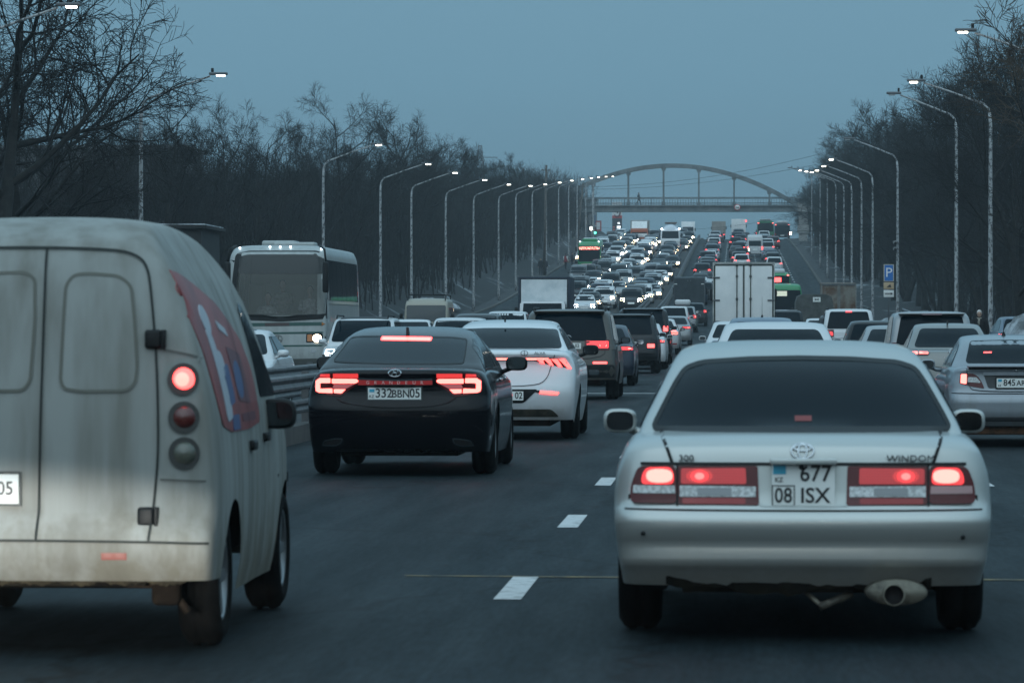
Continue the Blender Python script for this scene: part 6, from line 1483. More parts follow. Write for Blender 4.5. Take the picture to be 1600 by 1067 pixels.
    c.part('lower_bumper', PP([(140, 690), (140, 650), (600, 640), (600, 690)]), 'front', mat('dirty_bumper', (.07, .075, .07), .7), .006, .12)
    ex, ez = f(360, 543); h = c.cast(ex, ez, 'front')[0]; em = MB(); o = oval(ex, ez, .1, .1, 24); em.tube([(a, h.y+.02, b) for a, b in o+[o[0]]], .01, 5, cap=False)
    for k in range(3): a = 1.5708+2.0944*k; em.tube([(ex, h.y+.02, ez), (ex+.1*math.cos(a), h.y+.02, ez+.1*math.sin(a))], .01, 5)
    em.build('emblem', mat('emblem_grey', (.2, .2, .2), .4, .5), c.root)
    for a in (150, 303, 355, 407, 565):
        x = f(a, 0)[0]; t = c.bvh.ray_cast(Vector((x, L-.75, 9)), Vector((0, 0, -1)))[0]; MB().ellipsoid(t+Vector((0, .05, .02)), (.03, .03, .025), 8).build('roof_lamp', DRL, c.root)
    MB().box((.1, L-2.2, H+.05), (.9, 1.2, .16), bev=.06).build('roof_hatch', WH, c.root); MB().box((-.35, L-1.6, H+.02), (1.1, .7, .12), bev=.05).build('roof_hatch', WH, c.root)
    for a, w0 in ((604, -1), (110, 1)):
        x, z = f(a, 215); MB().box((x, L+.25, z-.1), (.16, .14, .8), bev=.05).build('mirror', BLACK, c.root)
        MB().tube([(x-w0*-.0, L+.2, z+.3), (x*.97, L+.15, z+.62), (x*.85, L-.2, z+.72)], .03, 6).build('mirror_arm', BLACK, c.root)
    for o in (-1, 1): a = f(372+o*160, 428); b = f(372+o*20, 436); MB().tube([(a[0], L-.02, a[1]+.02), ((a[0]+b[0])/2, L, b[1]+.06), (b[0], L-.03, b[1])], .014, 5).build('wiper', BLACK, c.root)
    for v in ('left', 'right'):
        for k in range(7): y0 = .5+k*1.25; c.part('side_window', rpoly(rect(y0, 2.15, y0+1.2, 3.2), .06), v, GLASS, .012, .2)
        c.gaps([[(.4, 2.05), (L-.6, 2.05)]], v, .02, 'trim_line', GRN)
        c.part('side_stripe', [[(2.2+k*.3, .8), (2.38+k*.3, .8), (3.1+k*.35, 1.7), (2.85+k*.35, 1.7)] for k in range(2)], v, GRN, .006, .2); c.part('side_stripe', [[(4.2, .75), (6.9, 1.2), (6.9, 1.45), (4.4, 1.1)]], v, mat('grey_stripe', (.15, .19, .18), .4), .006, .2)
        c.gaps([[(L-1.5, .5), (L-1.5, 3.0)], [(L-2.6, .5), (L-2.6, 1.8)]], v, .02)
    c.wheels(.02)
coach()
def city_bus(name, label, X, Y, front, L, W, H, win, number=None, led=None, body='green', roof_white=True, group='green city buses', lights=True):
    """front: the bus faces us (Y is its front bumper), else we see its back"""
    c = Car(name, label, 'bus', bus_spec(L, W, H, .12, crown=.08), PAINT[body], (X, Y+L if front else Y, gz(Y)), R(180) if front else 0, group, 1); hw = W/2
    pitch = math.atan((gz(Y+L)-gz(Y))/L); c.root.rotation_euler = (pitch*(-1 if front else 1), 0, R(180) if front else 0)
    if front: c.root.location.z = gz(Y+L)
    v = 'front' if front else 'rear'; z0, z1 = win
    w_ = c.part('windscreen' if front else 'rear_window', rpoly(rect(-hw*.9, z0, hw*.9, z1), .1), v, GLASS, .012, .2)
    if front:
        both(c, 'headlamp', rpoly(rect(hw*.55, .62, hw*.85, .8), .05), v, LENS, .012, .1, [('lit_bulb', rpoly(rect(hw*.6, .65, hw*.8, .77), .04), HEADW)]); c.part('number_plate', rect(-.26, .5, .26, .62), v, PLATE, .014)
        for o in (-1, 1): MB().box((o*hw*.8, L-.3, H-.02), (.14, .1, .1), bev=.03).build('roof_lamp', DRL, c.root); MB().box((o*(hw+.16), L+.1, z1-.3), (.16, .12, .5), bev=.05).build('mirror', BLACK, c.root)
    else:
        both(c, 'tail_lamp', rpoly(rect(hw*.74, z1-.05, hw*.95, z1+.1) if roof_white else rect(hw*.78, .9, hw*.95, 1.25), .03), v, RED, .02, .1, [('lit_bulb', rpoly(rect(hw*.76, z1-.03, hw*.93, z1+.08) if roof_white else rect(hw*.8, .95, hw*.93, 1.2), .03), REDHOT)])
        both(c, 'lower_tail_lamp', rpoly(rect(hw*.78, .75, hw*.95, 1.0), .03), v, REDDIM, .02, .1); c.part('number_plate', rect(-.3, .6, .3, .74), v, PLATE, .014)
    if led:
        h = c.cast(0, z1-.22, v)[0]; b = c.part('destination_display', rect(-hw*.72, z1-.4, hw*.72, z1-.05), v, mat('display_dark_red', (.1, .01, .01), .4, em=(1, .06, .03), es=.6), .02, .2)
        text(led, .36, (0, h.y+.04, z1-.23), mat('display_lit', (1, .4, .3), .4, em=(1, .42, .32), es=4), b, 'front', 'display_lettering', 1.05)
    if number:
        h = c.cast(0, z1-.2, v)[0]; b = c.part('number_board', rect(-hw*.75, z1-.36, hw*.25, z1-.06), v, mat('number_board_lit', (.5, .5, .4), .5, em=(.9, .95, .75), es=.5), .02, .2)
        text(number, .3, (-hw*.3, h.y-.035, z1-.21), INK, b, 'rear', 'number', 1.1)
    if roof_white: MB().box((0, L*.5 if not front else L*.4, H+.12), (W*.66, 2.6, .3), bev=.1).build('roof_unit', PAINT['white'], c.root); MB().box((0, .9 if not front else L-1.6, H+.12), (W*.62, 1.0, .34), bev=.1).build('roof_unit', PAINT['white' if not front else 'green'], c.root)
    for s2 in ('left', 'right'): c.part('side_window', rpoly(rect(.7, 1.3, L-.9, H-.55), .1), s2, GLASS, .01, .4)
    c.wheels(.02); return c
Y = hill_y(425); city_bus('city_bus', 'green city bus with a lit red destination display, oncoming in the kerb lane', wx(921, Y), Y, True, 10, 2.5, 3.25, (1.1, 2.75), led='ШЕКАРАЛЫ')
city_bus('city_bus', 'green city bus with number 81 board behind the white truck', 2.75, 247, False, 10, 2.5, 2.95, (1.25, 2.6), number='81', roof_white=False)
c = city_bus('city_bus', 'second green city bus with pale roof and single red square lamp beyond bus 81', 3.0, 318, False, 8, 2.5, 2.95, (.95, 2.75)); c.part('route_lamp', rpoly(rect(-.05, 2.25, .5, 2.6), .04), 'rear', REDLIT, .02)
city_bus('city_bus', 'green city bus with white roof climbing to the crest at right', wx(1196, 618), 618, False, 10, 2.55, 3.1, (1.5, 2.75))
c = city_bus('city_bus', 'dark city bus with red top lamps at the right of the crest', wx(1222, 655), 655, False, 10, 2.5, 2.7, (.9, 2.35), body='dark grey'); MB().box((1.3, -.05, 1.0), (.3, .1, .45), bev=.03).build('indicator', HEAD, c.root)
def chassis(t, L, W, zb, hi=.95, wheels=(1.2,), tail=True, wr=.45):
    MB().box((0, L*.5, zb-.2), (W*.4, L*.95, .25)).build('chassis', UNDER, t); tm, rm = wheel_meshes(wr, .5, 1, 18)
    for y in wheels:
        for o in (-1, 1): w_ = bpy.data.objects.new('wheel', tm); COL.objects.link(w_); w_.parent = t; w_.location = (o*(W*.5-.3), y, wr)
    if tail:
        MB().box((0, .05, zb-.32), (W*.9, .12, .14), bev=.02).build('rear_bumper', BLACK, t)
        for o in (-1, 1): MB().box((o*W*.38, -.03, zb-.22), (.3, .06, .12), bev=.02).build('tail_lamp', REDLIT, t)
        MB().box((0, -.04, zb-.22), (.5, .02, .11)).build('number_plate', PLATE, t)
def cab_box(t, y0, L, W, z0, H, m, lit=True, hm=None):
    """a lorry cab with its nose at y0+L, glass, mirrors, lamps, grille"""
    b = MB(); b.prism([(y0, z0), (y0, H), (y0+L*.72, H), (y0+L*.93, z0+(H-z0)*.5), (y0+L, z0+(H-z0)*.42), (y0+L, z0)], -W/2, W/2, 'X'); 
    bm = bmesh.new(); me = b.mesh('cab', m); bm.from_mesh(me); bmesh.ops.bevel(bm, geom=bm.edges[:], offset=.07, segments=2, affect='EDGES'); bm.to_mesh(me); bm.free()
    o = bpy.data.objects.new('cab', me); COL.objects.link(o); o.parent = t
    a, b2 = Vector((y0+L*.915, z0+(H-z0)*.54)), Vector((y0+L*.745, z0+(H-z0)*.95)); nn = Vector((b2.y-a.y, -(b2.x-a.x))).normalized()*.02
    g = MB(); g.add([(-W*.44, a.x+nn.x, a.y+nn.y), (W*.44, a.x+nn.x, a.y+nn.y), (W*.42, b2.x+nn.x, b2.y+nn.y), (-W*.42, b2.x+nn.x, b2.y+nn.y)], [[0, 1, 2, 3]]); g.build('windscreen', GLASS, t)
    gr = MB().box((0, y0+L+.01, z0+(H-z0)*.3), (W*.55, .05, (H-z0)*.17), bev=.02).build('grille', BLACK, t)
    for k in range(3): MB().box((0, y0+L+.04, z0+(H-z0)*(.25+.05*k)), (W*.5, .02, .03)).build('grille_bar', CHROME, gr)
    for s_ in (-1, 1):
        h = MB().box((s_*W*.38, y0+L+.0, z0+(H-z0)*.1), (W*.17, .06, .22), bev=.03).build('headlamp', LENS, t)
        if lit: MB().ellipsoid((s_*W*.38, y0+L+.03, z0+(H-z0)*.1), (.14, .04, .1), 10).build('lit_bulb', hm or HEAD, h)
        MB().box((s_*(W/2+.15), y0+L*.8, z0+(H-z0)*.7), (.16, .1, .5), bev=.04).build('mirror', BLACK, t)
        sw = MB(); sw.add([(s_*(W/2+.005), y0+L*.15, z0+(H-z0)*.55), (s_*(W/2+.005), y0+L*.82, z0+(H-z0)*.55), (s_*(W/2+.005), y0+L*.68, z0+(H-z0)*.92), (s_*(W/2+.005), y0+L*.15, z0+(H-z0)*.92)], [[0, 1, 2, 3]]); sw.build('side_window', GLASS, t)
    MB().box((0, y0+L+.02, z0-.05), (W*.96, .12, .25), bev=.04).build('front_bumper', mat('bumper_grey', (.12, .12, .12), .6), t)
def truck(name, label, X, Y, L, W, zb, H, boxm, cabm, front=False, doors=None, wr=.42, Lc=1.9, cab_h=None, lit=True, hm=None, group='lorries in the traffic', box=True, cabw=None):
    """rear at local y=0, nose at y=L; zb floor of the body, H its top"""
    pit = math.atan((gz(Y+L)-gz(Y))/L)
    t = thing(name, label, 'truck', (X, Y+L if front else Y, gz(Y+L) if front else gz(Y)), R(180) if front else 0, group); t.rotation_euler = (-pit if front else pit, 0, R(180) if front else 0)
    lb = L-Lc-.15
    if box: MB().box((0, lb/2, (zb+H)/2), (W, lb, H-zb), bev=.03).build('cargo_box', boxm, t)
    chassis(t, L, W, zb, wheels=(lb*.25, L-1.1), wr=wr); cab_box(t, L-Lc, Lc, (cabw or W*.94), zb-.35, cab_h or H-.5, cabm, lit, hm)
    return t, lb
WBOX = noisy('white_box_panel', (.7, .71, .71), (.82, .82, .81), 1.2, 8, .3, .6, rough=.5)
# the tall white box lorry in the middle lane
Y = 163.; t, lb = truck('white_box_truck', 'tall white box truck with closed rear doors in the middle lane', wx(1162, Y), Y, 8.0, 2.46, 1.0, wz(410, Y)-gz(Y), WBOX, PAINT['white']); H = wz(410, Y)-gz(Y); s_ = FPX/Y
SEAL = mat('door_seal', (.02, .028, .02), .7); FR = noisy('box_frame', (.3, .31, .3), (.5, .5, .48), 4, rough=.5)
for x0, x1 in ((-1.17, -.02), (.02, 1.17)): MB().box(((x0+x1)/2, -.03, (1.06+H-.1)/2), (x1-x0-.04, .05, H-.1-1.06), bev=.01).build('rear_door', WBOX, t)
sm = MB(); 
for x in (-1.155, 0, 1.155): sm.box((x, -.045, (1.0+H-.1)/2), (.055 if x else .035, .04, H-.16-1.0))
sm.box((0, -.045, H-.115), (2.3, .04, .05)); sm.build('door_seal', SEAL, t)
for x in (-.27, .27):
    rd = MB().tube([(x, -.085, 1.05), (x, -.085, H-.1)], .022, 6).build('lock_rod', mat('lock_rod_dark', (.07, .08, .07), .5, .5), t)
    for z in (1.5, 2.3, 3.2, H-.12): MB().box((x, -.085, z), (.09, .05, .1), bev=.015).build('rod_guide', mat('rod_guide_dark', (.05, .055, .05), .6), rd)
for o in (-1, 1):
    for z in (1.4, 2.25, 3.15): MB().box((o*1.08, -.07, z), (.27, .035, .07), bev=.015).build('hinge', GALV, t)
fr = MB(); fr.box((-1.205, -.02, (1+H)/2), (.05, .07, H-1)); fr.box((1.205, -.02, (1+H)/2), (.05, .07, H-1)); fr.box((0, -.02, H-.03), (2.36, .07, .06)); fr.build('door_frame', FR, t)
# dark cargo lorry left of it
Y = 292.; H = wz(434, Y)-gz(Y); DB = noisy('dark_tarp', (.016, .024, .03), (.03, .04, .048), 2, rough=.6); t, lb = truck('dark_cargo_truck', 'dark box truck with a white plate, left of the tall white truck', wx(1077, Y), Y, 7, 2.2, .95, H, DB, PAINT['dark blue'])
for x0, x1 in ((-1.05, -.02), (.02, 1.05)): MB().box(((x0+x1)/2, -.02, (1+H-.1)/2), (x1-x0-.02, .04, H-1.1)).build('rear_door', DB, t)
for o in (-1, 1):
    MB().box((o*.95, -.05, H-.45), (.2, .02, .05)).build('hinge', PLATE, t); MB().box((o*1.08, -.01, (1+H)/2), (.04, .05, H-1)).build('door_frame', GALV, t); MB().box((o*.1, -.05, H-.22), (.06, .03, .1)).build('latch', GALV, t)
MB().box((-.55, -.05, 1.25), (.6, .02, .2)).build('warning_plate', PLATE, t)
# canvas lorry and rusty lorry at right
Y = 213.; H = wz(460, Y)-gz(Y); CV = noisy('grey_canvas', (.06, .065, .062), (.1, .105, .1), 3, rough=.9, bump=.4); t, lb = truck('canvas_truck', 'small truck under a grey canvas cover with a white warning square', wx(1272, Y), Y, 5.4, 1.95, .8, H, CV, PAINT['white'], box=False, wr=.36)
cv = MB(); prof = [(-1.0, .8), (-.98, H-.45), (-.88, H-.12), (-.6, H), (.6, H), (.88, H-.12), (.98, H-.45), (1.0, .8)]; cv.prism(prof, 0, lb, 'Y'); cv.build('canvas_cover', CV, t)
w_ = MB().box((.12, -.03, H-.27), (.4, .03, .25)).build('warning_square', PLATE, t); MB().prism([(-.02, H-.33), (.05, H-.27), (-.02, H-.21), (.12, H-.25), (.26, H-.21), (.19, H-.27), (.26, H-.33), (.12, H-.29)], -.055, -.046, 'Y').build('symbol', INK, w_)
Y = 261.; H = wz(443, Y)-gz(Y); RU = noisy('rusty_box_panel', (.1, .04, .016), (.22, .2, .17), 1.1, 9, .40, .58, rough=.85); t, lb = truck('rusty_truck', 'rusty brown box truck parked by the right kerb', wx(1310, Y), Y, 6.5, 2.2, .95, H, RU, PAINT['grey'])
for x0, x1 in ((-1.06, -.1), (.1, 1.06)): MB().box(((x0+x1)/2, -.03, (1+H-.15)/2), (x1-x0, .05, H-1.2)).build('rear_door', RU, t)
for x in (-1.08, -.05, .05, 1.08): MB().box((x, -.05, (1+H)/2), (.07, .06, H-1)).build('door_frame', noisy('faded_frame', (.16, .16, .15), (.26, .25, .23), 3), t)
MB().box((0, -.05, H-.07), (2.2, .06, .12)).build('top_frame', GALV, t)
# oncoming lorries
Y = 180.; H = wz(432, Y)-gz(Y); t, lb = truck('tarped_box_truck', 'oncoming box truck with white tarp front above its cab', wx(847, Y), Y, 7, 2.3, .9, H, mat('dark_blue_box', (.012, .022, .04), .5), PAINT['white'], True, cab_h=2.2, wr=.38, cabw=2.0, lit=False)
tp = MB(); n = 10
for j in range(n+1):
    for i in range(n+1):
        u, v_ = i/n, j/n; sag = .05*math.sin(u*9+v_*3)*(1-v_)+.12*(1-v_)
        tp.v.append((-1.02+2.04*u, lb+.02+sag+.08, 1.95+(H-.12-1.95)*v_))
for j in range(n):
    for i in range(n): tp.f.append([j*(n+1)+i, j*(n+1)+i+1, (j+1)*(n+1)+i+1, (j+1)*(n+1)+i]); tp.m.append(0); tp.sm.append(True)
tp.build('front_tarp', noisy('white_tarp', (.48, .52, .54), (.6, .62, .63), 2, rough=.7, bump=.3), t); MB().box((0, lb+.04, H-.05), (2.3, .1, .1), bev=.02).build('box_rim', mat('dark_blue_box', (.012, .022, .04)), t)
for o in (-1, 1): MB().box((o*1.1, lb+.04, (1.5+H)/2), (.1, .1, H-1.5), bev=.02).build('box_rim', mat('dark_blue_box', (.012, .022, .04)), t)
S = bus_spec(4.3, 1.95, 2.35, .25, wheel_r=.38, rw=.38, wheel_w=.22, crown=.1); S['arch'] = [(.95, .44), (3.3, .44)]
c = Car('beige_van', 'beige boxy off-road van with a tubular roof rack, oncoming beside the left verge', 'van', S, PAINT['beige'], (-13.2, 174+4.3, gz(174)), R(180), None, 1)
c.part('windscreen', rpoly(rect(-.84, 1.35, .84, 2.05), .08), 'front', GLASS2, .012, .15); both(c, 'headlamp', oval(.62, .95, .12, .12, 16), 'front', LENS, .012, .08, [('lit_bulb', oval(.62, .95, .08, .08, 12), HEAD)]); c.part('grille', rpoly(rect(-.35, .8, .35, 1.1), .05), 'front', BLACK, .01); MB().box((0, 4.3, .55), (1.9, .15, .18), bev=.03).build('front_bumper', BLACK, c.root)
rk = MB()
for x in (-.8, .8): rk.tube([(x, .6, 2.25), (x, .6, 2.5), (x, 3.5, 2.5), (x, 3.75, 2.25)], .025, 6)
for y in (.6, 1.5, 2.5, 3.5): rk.tube([(-.8, y, 2.5), (.8, y, 2.5)], .022, 6)
rk.build('roof_rack', BLACK, c.root)
for v in ('left', 'right'):
    for k in range(3): c.part('side_window', rpoly(rect(.45+k*1.0, 1.4, 1.3+k*1.0, 1.95), .06), v, GLASS, .01, .2)
c.wheels(); c.mirrors(3.6, 1.6, 1.1, (.16, .24), BLACK)
Y = hill_y(397); t, lb = truck('tanker_truck', 'white tanker truck with a round shiny tank, oncoming near the crest', wx(1047.5, Y), Y, 9, 2.6, 1.1, 3.0, WBOX, PAINT['white'], True, cab_h=3.0, lit=True, box=False)
tk = MB(); tk.lathe([(-.05, .001), (0, .8), (.12, 1.1), (.3, 1.2), (lb-.3, 1.2), (lb-.12, 1.1), (lb, .8), (lb+.05, .001)], (0, 0, 2.55), 'Y', 28); tk.build('tank', mat('tank_pale_metal', (.5, .55, .6), .3, .5), t); MB().box((0, lb*.5, 3.85), (1.5, lb*.8, .18), bev=.04).build('walkway', mat('walkway_brown', (.08, .05, .04), .7), t)
for o in (-1, 1): MB().ellipsoid((o*1.1, lb+.3, 3.15), (.12, .08, .12), 8).build('roof_lamp', HEADW, t)
Y = 586.; H = wz(345, Y)-gz(Y); t, lb = truck('orange_truck', 'oncoming box truck with an orange and white cab near the crest', wx(999, Y), Y, 9, 2.6, 1.1, H, noisy('grey_box', (.22, .23, .23), (.3, .3, .3), 1), paint('orange_paint', (.45, .1, .03), .4), True, cab_h=H-1.1, lit=False)
MB().prism([(lb+.1, H-1.1), (lb+.2, H-.15), (lb+.5, H-.1), (lb+1.5, H-1.1)], -1.1, 1.1, 'X').build('roof_deflector', WBOX, t); MB().box((0, 9.02, 1.35), (2.3, .06, .5), bev=.02).build('lower_panel', WBOX, t); MB().box((0, lb+.15+1.9*.82, H-1.42), (2.4, .34, .5), bev=.05).build('visor_band', MATS['orange_paint'], t)
Y = 668.; t, lb = truck('white_box_truck', 'small white box truck, oncoming beside the median at the crest', wx(1075, Y), Y, 6, 2.2, .8, 2.9, WBOX, PAINT['white'], True, cab_h=2.1)
Y = 684.; t, lb = truck('beige_box_truck', 'dull beige box truck at the crest above the left lane', wx(1123, Y), Y, 7, 2.3, 1, 3.0, noisy('dull_beige_box', (.2, .18, .16), (.28, .25, .22), 1), PAINT['white'])
Y = 655.; t, lb = truck('white_box_truck', 'white box truck at the crest in the middle lane', wx(1154, Y), Y, 7, 2.3, 1, 3.3, WBOX, PAINT['white']); MB().box((1.2, -.03, 3.0), (.2, .06, .2)).build('marker_lamp', REDLIT, t)
Y = hill_y(402); S = bus_spec(5.6, 2.0, 2.7, .5, wheel_r=.36, rw=.36, wheel_w=.22, belt=1.2); S['arch'] = [(1.1, .42), (4.5, .42)]
c = Car('white_minibus', 'tall white minibus on the hill right of the middle lane', 'minibus', S, PAINT['white'], (wx(1179.5, Y), Y, gz(Y)), 0, None, 0); c.root.rotation_euler.x = math.atan(.04)
c.part('rear_window', rpoly(rect(-.75, 1.35, .75, 2.0), .08), 'rear', GLASS, .01, .3); both(c, 'tail_lamp', rect(.82, .9, .98, 1.3), 'rear', REDLIT, .01); c.part('number_plate', rect(-.3, .85, .3, 1.0), 'rear', PLATE, .01); c.wheels()
c.part('indicator', rect(-1.0, .75, -.72, 1.05), 'rear', HEAD, .014)
# ------------------------------------------------------------ the jam on the hill
HB = mat('glaring_headlamp_warm', (1, .9, .8), .3, em=(1, .74, .44), es=85); HBW = mat('glaring_headlamp_white', (1, 1, 1), .3, em=(.9, .94, 1), es=70)
def far_proto(kind, L, W, H):
    S = base_spec(kind, L, W, H); c = Car(kind, None, 'car', S, PAINT['white'], (0, 0, -60), 0, None, 0); hw = W/2; c.glaze()
    k = H/1.45; z0, z1 = (.58*k, .77*k) if H < 1.6 else (.76*H/1.75, .97*H/1.75)
    both(c, 'headlamp', rpoly(rect(hw*.55, z0, hw*.9, z1), .05), 'front', HBW, .012, .3); c.part('grille', rect(-hw*.42, z0, hw*.42, z1-.02), 'front', BLACK, .012, .3); c.part('lower_grille', rect(-hw*.6, .3*k, hw*.6, .42*k), 'front', BLACK, .01, .3)
    c.part('number_plate', rect(-.26, .46*k, .26, .57*k), 'front', PLATE, .014, .3)
    zt = (.84*k, .98*k) if kind == 'sedan' else (.56*H, .68*H)
    both(c, 'tail_lamp', rect(hw*.62, zt[0], hw*.93, zt[1]), 'rear', REDLIT, .012, .3); c.part('rear_plate', rect(-.26, .7*k, .26, .8*k), 'rear', PLATE, .012, .3)
    tm, rm = wheel_meshes(S['wheel_r'], S['wheel_w'], 1, 14)
    for yc, r in S['arch']:
        for o in (-1, 1): a = bpy.data.objects.new('wheel', tm); COL.objects.link(a); a.parent = c.root; a.location = (o*(hw-.13), yc, S['wheel_r'])
    c.mirrors(glass=False, m=BLACK); return c.root, L
DIM = {'sedan': (4.5, 1.78, 1.47), 'hatch': (4.0, 1.72, 1.5), 'suv': (4.6, 1.88, 1.76), 'minivan': (4.7, 1.85, 1.85)}
PROTO = {k: far_proto(k, *DIM[k]) for k in DIM}; FU = {k: 0 for k in DIM}
NAMES = {'sedan': 'sedan', 'hatch': 'hatchback', 'suv': 'suv', 'minivan': 'minivan'}
def far_car(kind, col, X, Y, oncoming, label, hm, group):
    r, L = PROTO[kind]
    t = r if not FU[kind] else copy_tree(r); FU[kind] = 1
    t.name = '%s_%s' % (col.replace(' ', '_'), NAMES[kind]); pit = math.atan((gz(Y+L)-gz(Y))/L)
    t.location = (X, Y+L, gz(Y+L)) if oncoming else (X, Y, gz(Y)); t.rotation_euler = (-pit if oncoming else pit, 0, R(180) if oncoming else 0)
    tag(t, label, 'car', group)
    for ch in t.children:
        n = ch.name.split('.')[0]
        if n == 'body': ch.material_slots[0].link = 'OBJECT'; ch.material_slots[0].material = PAINT[col]
        if n == 'headlamp': ch.material_slots[0].link = 'OBJECT'; ch.material_slots[0].material = hm
# oncoming: photo position of the middle of the car and the foot of its front wheels
ON = [(1050, 421, 'sedan', 'black', 1), (1037, 443, 'suv', 'dark grey', 1), (935, 411, 'sedan', 'silver', 1), (946, 402, 'suv', 'dark blue', 1), (985, 404, 'hatch', 'white', 1), (918, 480, 'hatch', 'silver', 1), (1011, 462, 'sedan', 'black', 1), (944, 483, 'suv', 'white', 1), (913, 492, 'sedan', 'white', 0), (900, 473, 'suv', 'dark grey', 1), (906, 464, 'suv', 'grey', 0), (922, 461, 'hatch', 'white', 1), (926, 447.5, 'sedan', 'black', 1), (900.5, 447, 'minivan', 'grey', 2), (927, 438, 'sedan', 'dark grey', 0),
      (941, 439, 'suv', 'dark grey', 0), (949, 431.5, 'suv', 'silver', 1), (957, 417, 'suv', 'white', 1), (963, 409, 'minivan', 'silver', 0), (966, 400.5, 'suv', 'black', 0), (975, 394.5, 'sedan', 'dark grey', 1),
      (974, 452, 'suv', 'silver', 1), (993, 446, 'suv', 'grey', 1), (984, 429.5, 'sedan', 'dark grey', 0), (995, 423, 'suv', 'white', 1), (1003, 415, 'sedan', 'dark grey', 1), (1007, 406, 'suv', 'dark blue', 0), (1010, 397.5, 'minivan', 'white', 0),
      (963, 467.5, 'sedan', 'silver', 1), (1003, 478.5, 'suv', 'white', 1), (1018, 471, 'sedan', 'silver', 1), (1020, 459, 'suv', 'silver', 1), (1031, 447.5, 'sedan', 'white', 1), (1029, 434, 'sedan', 'black', 1), (1032, 422.5, 'sedan', 'dark grey', 0),
      (1043, 412, 'sedan', 'dark grey', 1), (1046, 404.5, 'hatch', 'silver', 1), (954, 389, 'suv', 'dark grey', 1), (956, 380.5, 'suv', 'grey', 1), (938, 384, 'sedan', 'dark grey', 1), (941.5, 395, 'minivan', 'white', 0), (981, 388.5, 'sedan', 'silver', 0), (987, 380, 'suv', 'black', 1),
      (1000, 383, 'suv', 'white', 0), (1016, 386.5, 'sedan', 'silver', 1), (1063, 398, 'sedan', 'dark grey', 1), (1067.5, 391.5, 'hatch', 'grey', 1), (1072, 385.5, 'sedan', 'dark grey', 1), (1076, 380.5, 'suv', 'grey', 1), (1023, 378, 'suv', 'dark grey', 1), (966, 378, 'sedan', 'white', 1)]
def nth(n):
    t = ['', '', 'twenty', 'thirty', 'forty', 'fifty']
    if n <= 20: return ORD[n-1]
    return (t[n//10][:-1]+'ieth') if n % 10 == 0 else t[n//10]+'-'+ORD[n % 10-1]
placed = []
def lane_fix(X, Y, L, W=1.85):
    """keep cars apart: slide back up the queue until clear"""
    for _ in range(60):
        hit = [p for p in placed if abs(p[0]-X) < (W+p[3])/2+.05 and Y < p[1]+p[2]+.7 and p[1] < Y+L+.7]
        if not hit: break
        Y = max(p[1]+p[2]+.75 for p in hit)
    placed.append((X, Y, L, W)); return Y
for o in bpy.data.objects:
    if o.parent is None and o.get('category') in ('truck', 'bus', 'minibus', 'van', 'coach', 'car') and o.location.z > -20:
        bb = [o.matrix_world @ Vector(p) for ch in o.children if ch.type == 'MESH' for p in ch.bound_box] if False else None
bpy.context.view_layer.update()
for o in list(bpy.data.objects):
    if o.parent is None and o.get('category') in ('truck', 'bus', 'minibus', 'van', 'coach', 'car') and o.location.z > -20:
        xs, ys = [], []
        for ch in o.children:
            if ch.type == 'MESH' and ch.name.split('.')[0] in ('body', 'cargo_box', 'cab', 'tank', 'canvas_cover'):
                for p in ch.bound_box: q = ch.matrix_world @ Vector(p); xs.append(q.x); ys.append(q.y)
        if xs: placed.append(((min(xs)+max(xs))/2, min(ys), max(ys)-min(ys), max(xs)-min(xs)))
def lane_name(X): return 'beside the median' if X > -9.6 else 'second from the median' if X > -12.6 else 'third from the median' if X > -15.6 else 'by the far kerb'
rows = []
for px, py, k, col, h in ON:
    L, W, H = DIM[k]; Y0 = hill_y(py); X = wx(px, Y0); Y = lane_fix(X, Y0, L, W); rows.append((X, Y, k, col, h, Y-Y0))
rf = random.Random(17)
for X0 in (-8.1, -11.4, -14.6, -17.6):               # close the gaps in the four oncoming queues
    Y = {-8.1: 318.0, -11.4: 318.0, -14.6: 385.0, -17.6: 470.0}[X0]
    while Y < 640:
        k = rf.choice(['sedan', 'sedan', 'hatch', 'suv', 'suv', 'minivan']); L, W, H = DIM[k]; X = X0+rf.uniform(-.2, .2)
        if any(abs(p[0]-X) < (W+p[3])/2 and Y < p[1]+p[2]+1.2 and p[1] < Y+L+1.2 for p in placed): Y += .8; continue
        placed.append((X, Y, L, W)); rows.append((X, Y, k, rf.choice(['white', 'silver', 'grey', 'dark grey', 'dark grey', 'black', 'white', 'dark blue']), rf.choice([0, 1, 1, 1]), 0)); Y += L+rf.uniform(2.5, 8)
cnt = {}
for X, Y, k, col, h, d in sorted(rows, key=lambda r: r[1]):
    ln = lane_name(X); cnt[ln] = cnt.get(ln, 0)+1
    far_car(k, col, X, Y, True, '%s oncoming %s on the hill, %s in the lane %s' % (col, NAMES[k], nth(cnt[ln]), ln), (HBW, HB, LENS)[h], 'oncoming cars jammed on the hill')
    if d > 2: print('moved', round(X, 1), round(Y, 1), round(d, 1), col, k)
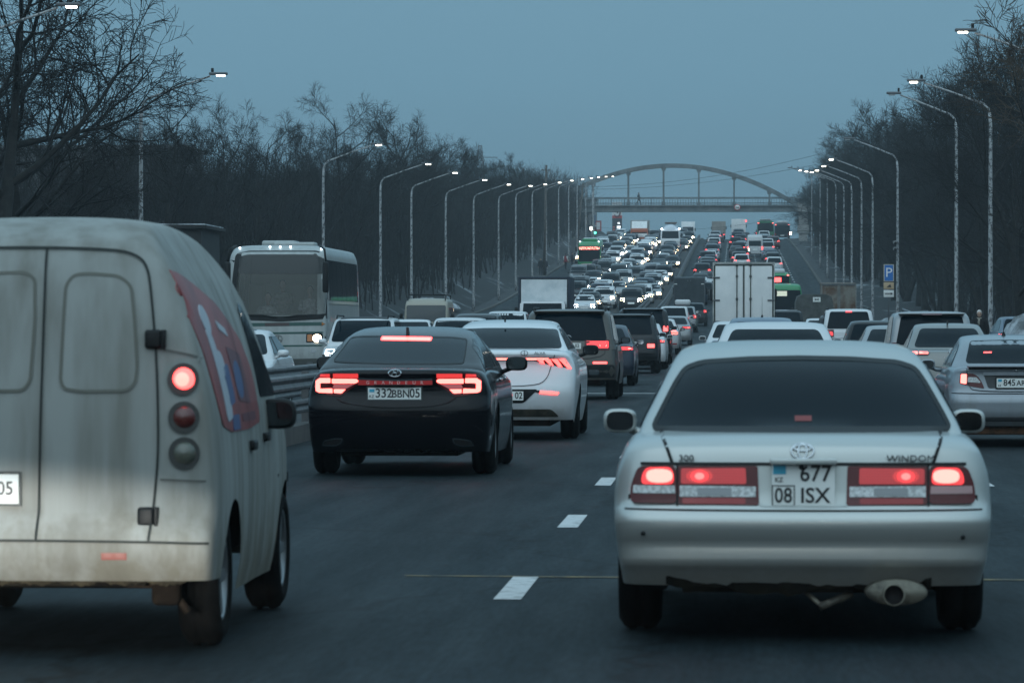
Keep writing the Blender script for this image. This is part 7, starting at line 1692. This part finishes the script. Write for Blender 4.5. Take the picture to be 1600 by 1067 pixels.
# same direction, beyond the white truck
SAME = [(1113.5, 409, 'sedan', 'silver'), (1114, 402.5, 'sedan', 'silver'), (1114, 394, 'sedan', 'dark grey'), (1116, 386, 'suv', 'white'), (1122, 379, 'sedan', 'grey'), (1159, 409, 'hatch', 'dark grey'), (1150, 403.5, 'sedan', 'black'), (1149.5, 391.5, 'suv', 'dark grey'),
        (1152, 382, 'suv', 'dark blue'), (1164, 379, 'sedan', 'dark grey'), (1201, 407.5, 'sedan', 'blue grey'), (1198, 396, 'sedan', 'white'), (1196, 383, 'sedan', 'silver'), (1208, 390, 'suv', 'dark red'), (1106.5, 434, 'suv', 'dark grey'), (1104.5, 449, 'sedan', 'black'), (1103.5, 463, 'sedan', 'white'),
        (1099, 474, 'suv', 'dark grey'), (1110, 420, 'hatch', 'dark blue')]
rows = []
for px, py, k, col in SAME:
    L, W, H = DIM[k]; Y0 = hill_y(py); X = wx(px, Y0); Y = lane_fix(X, Y0, L, W); rows.append((X, Y, k, col, Y-Y0))
for X0 in (-3.1, .5, 4.0):
    Y = 335.0
    while Y < 655:
        k = rf.choice(['sedan', 'sedan', 'hatch', 'suv', 'suv']); L, W, H = DIM[k]; X = X0+rf.uniform(-.25, .25)
        if any(abs(p[0]-X) < (W+p[3])/2 and Y < p[1]+p[2]+1.5 and p[1] < Y+L+1.5 for p in placed): Y += .8; continue
        placed.append((X, Y, L, W)); rows.append((X, Y, k, rf.choice(['white', 'silver', 'grey', 'dark grey', 'black', 'dark blue']), 0)); Y += L+rf.uniform(4, 22)
cnt = {}
for X, Y, k, col, d in sorted(rows, key=lambda r: r[1]):
    ln = 'left' if X < -1.2 else 'middle' if X < 2.2 else 'right'; cnt[ln] = cnt.get(ln, 0)+1
    far_car(k, col, X, Y, False, '%s %s climbing the hill, %s from the white truck in the %s lane' % (col, NAMES[k], nth(cnt[ln]), ln), LENS, 'cars climbing the hill')
    if d > 2: print('moved', round(X, 1), round(Y, 1), round(d, 1), col, k)

# ------------------------------------------------------------ evening haze
hz = MB().box((0, 627, 22.2), (830, 1786, 47.6)).build('haze', [])
hm_ = bpy.data.materials.new('haze'); hm_.use_nodes = True; N = hm_.node_tree.nodes; N.clear()
pv = N.new('ShaderNodeVolumePrincipled'); pv.inputs['Color'].default_value = (.72, .85, .92, 1); pv.inputs['Density'].default_value = .0003; pv.inputs['Anisotropy'].default_value = 0.0
out = N.new('ShaderNodeOutputMaterial'); hm_.node_tree.links.new(pv.outputs[0], out.inputs['Volume']); hz.data.materials.append(hm_); tag(hz, kind='stuff')
# ------------------------------------------------------------ behind the camera: the rest of the queue and the roadside trees (seen only as reflections)
for i, (k, col, X, Y, hm2) in enumerate([('suv', 'white', -3.15, 4.8, HEADW), ('sedan', 'silver', .35, -17, HEAD), ('suv', 'dark grey', 4.0, -12, HEADW), ('sedan', 'white', -3.1, -23, HEAD), ('suv', 'black', .4, -27, HEADW), ('sedan', 'grey', 4.0, -22, HEAD)]):
    far_car(k, col, X, Y, False, '%s %s waiting behind the camera, %s of the queue' % (col, NAMES[k], ORD[i]), hm2, 'cars behind the camera')
woods('near_wood', 'bare roadside wood behind the camera', -60, -24, -160, 60, 500, 11, 12); woods('near_wood', 'bare roadside wood behind the camera on the right', 14, 50, -160, 60, 500, 11, 13); woods('near_wood', 'bare wood closing the road far behind the camera', -24, 14, -230, -165, 400, 11, 14)
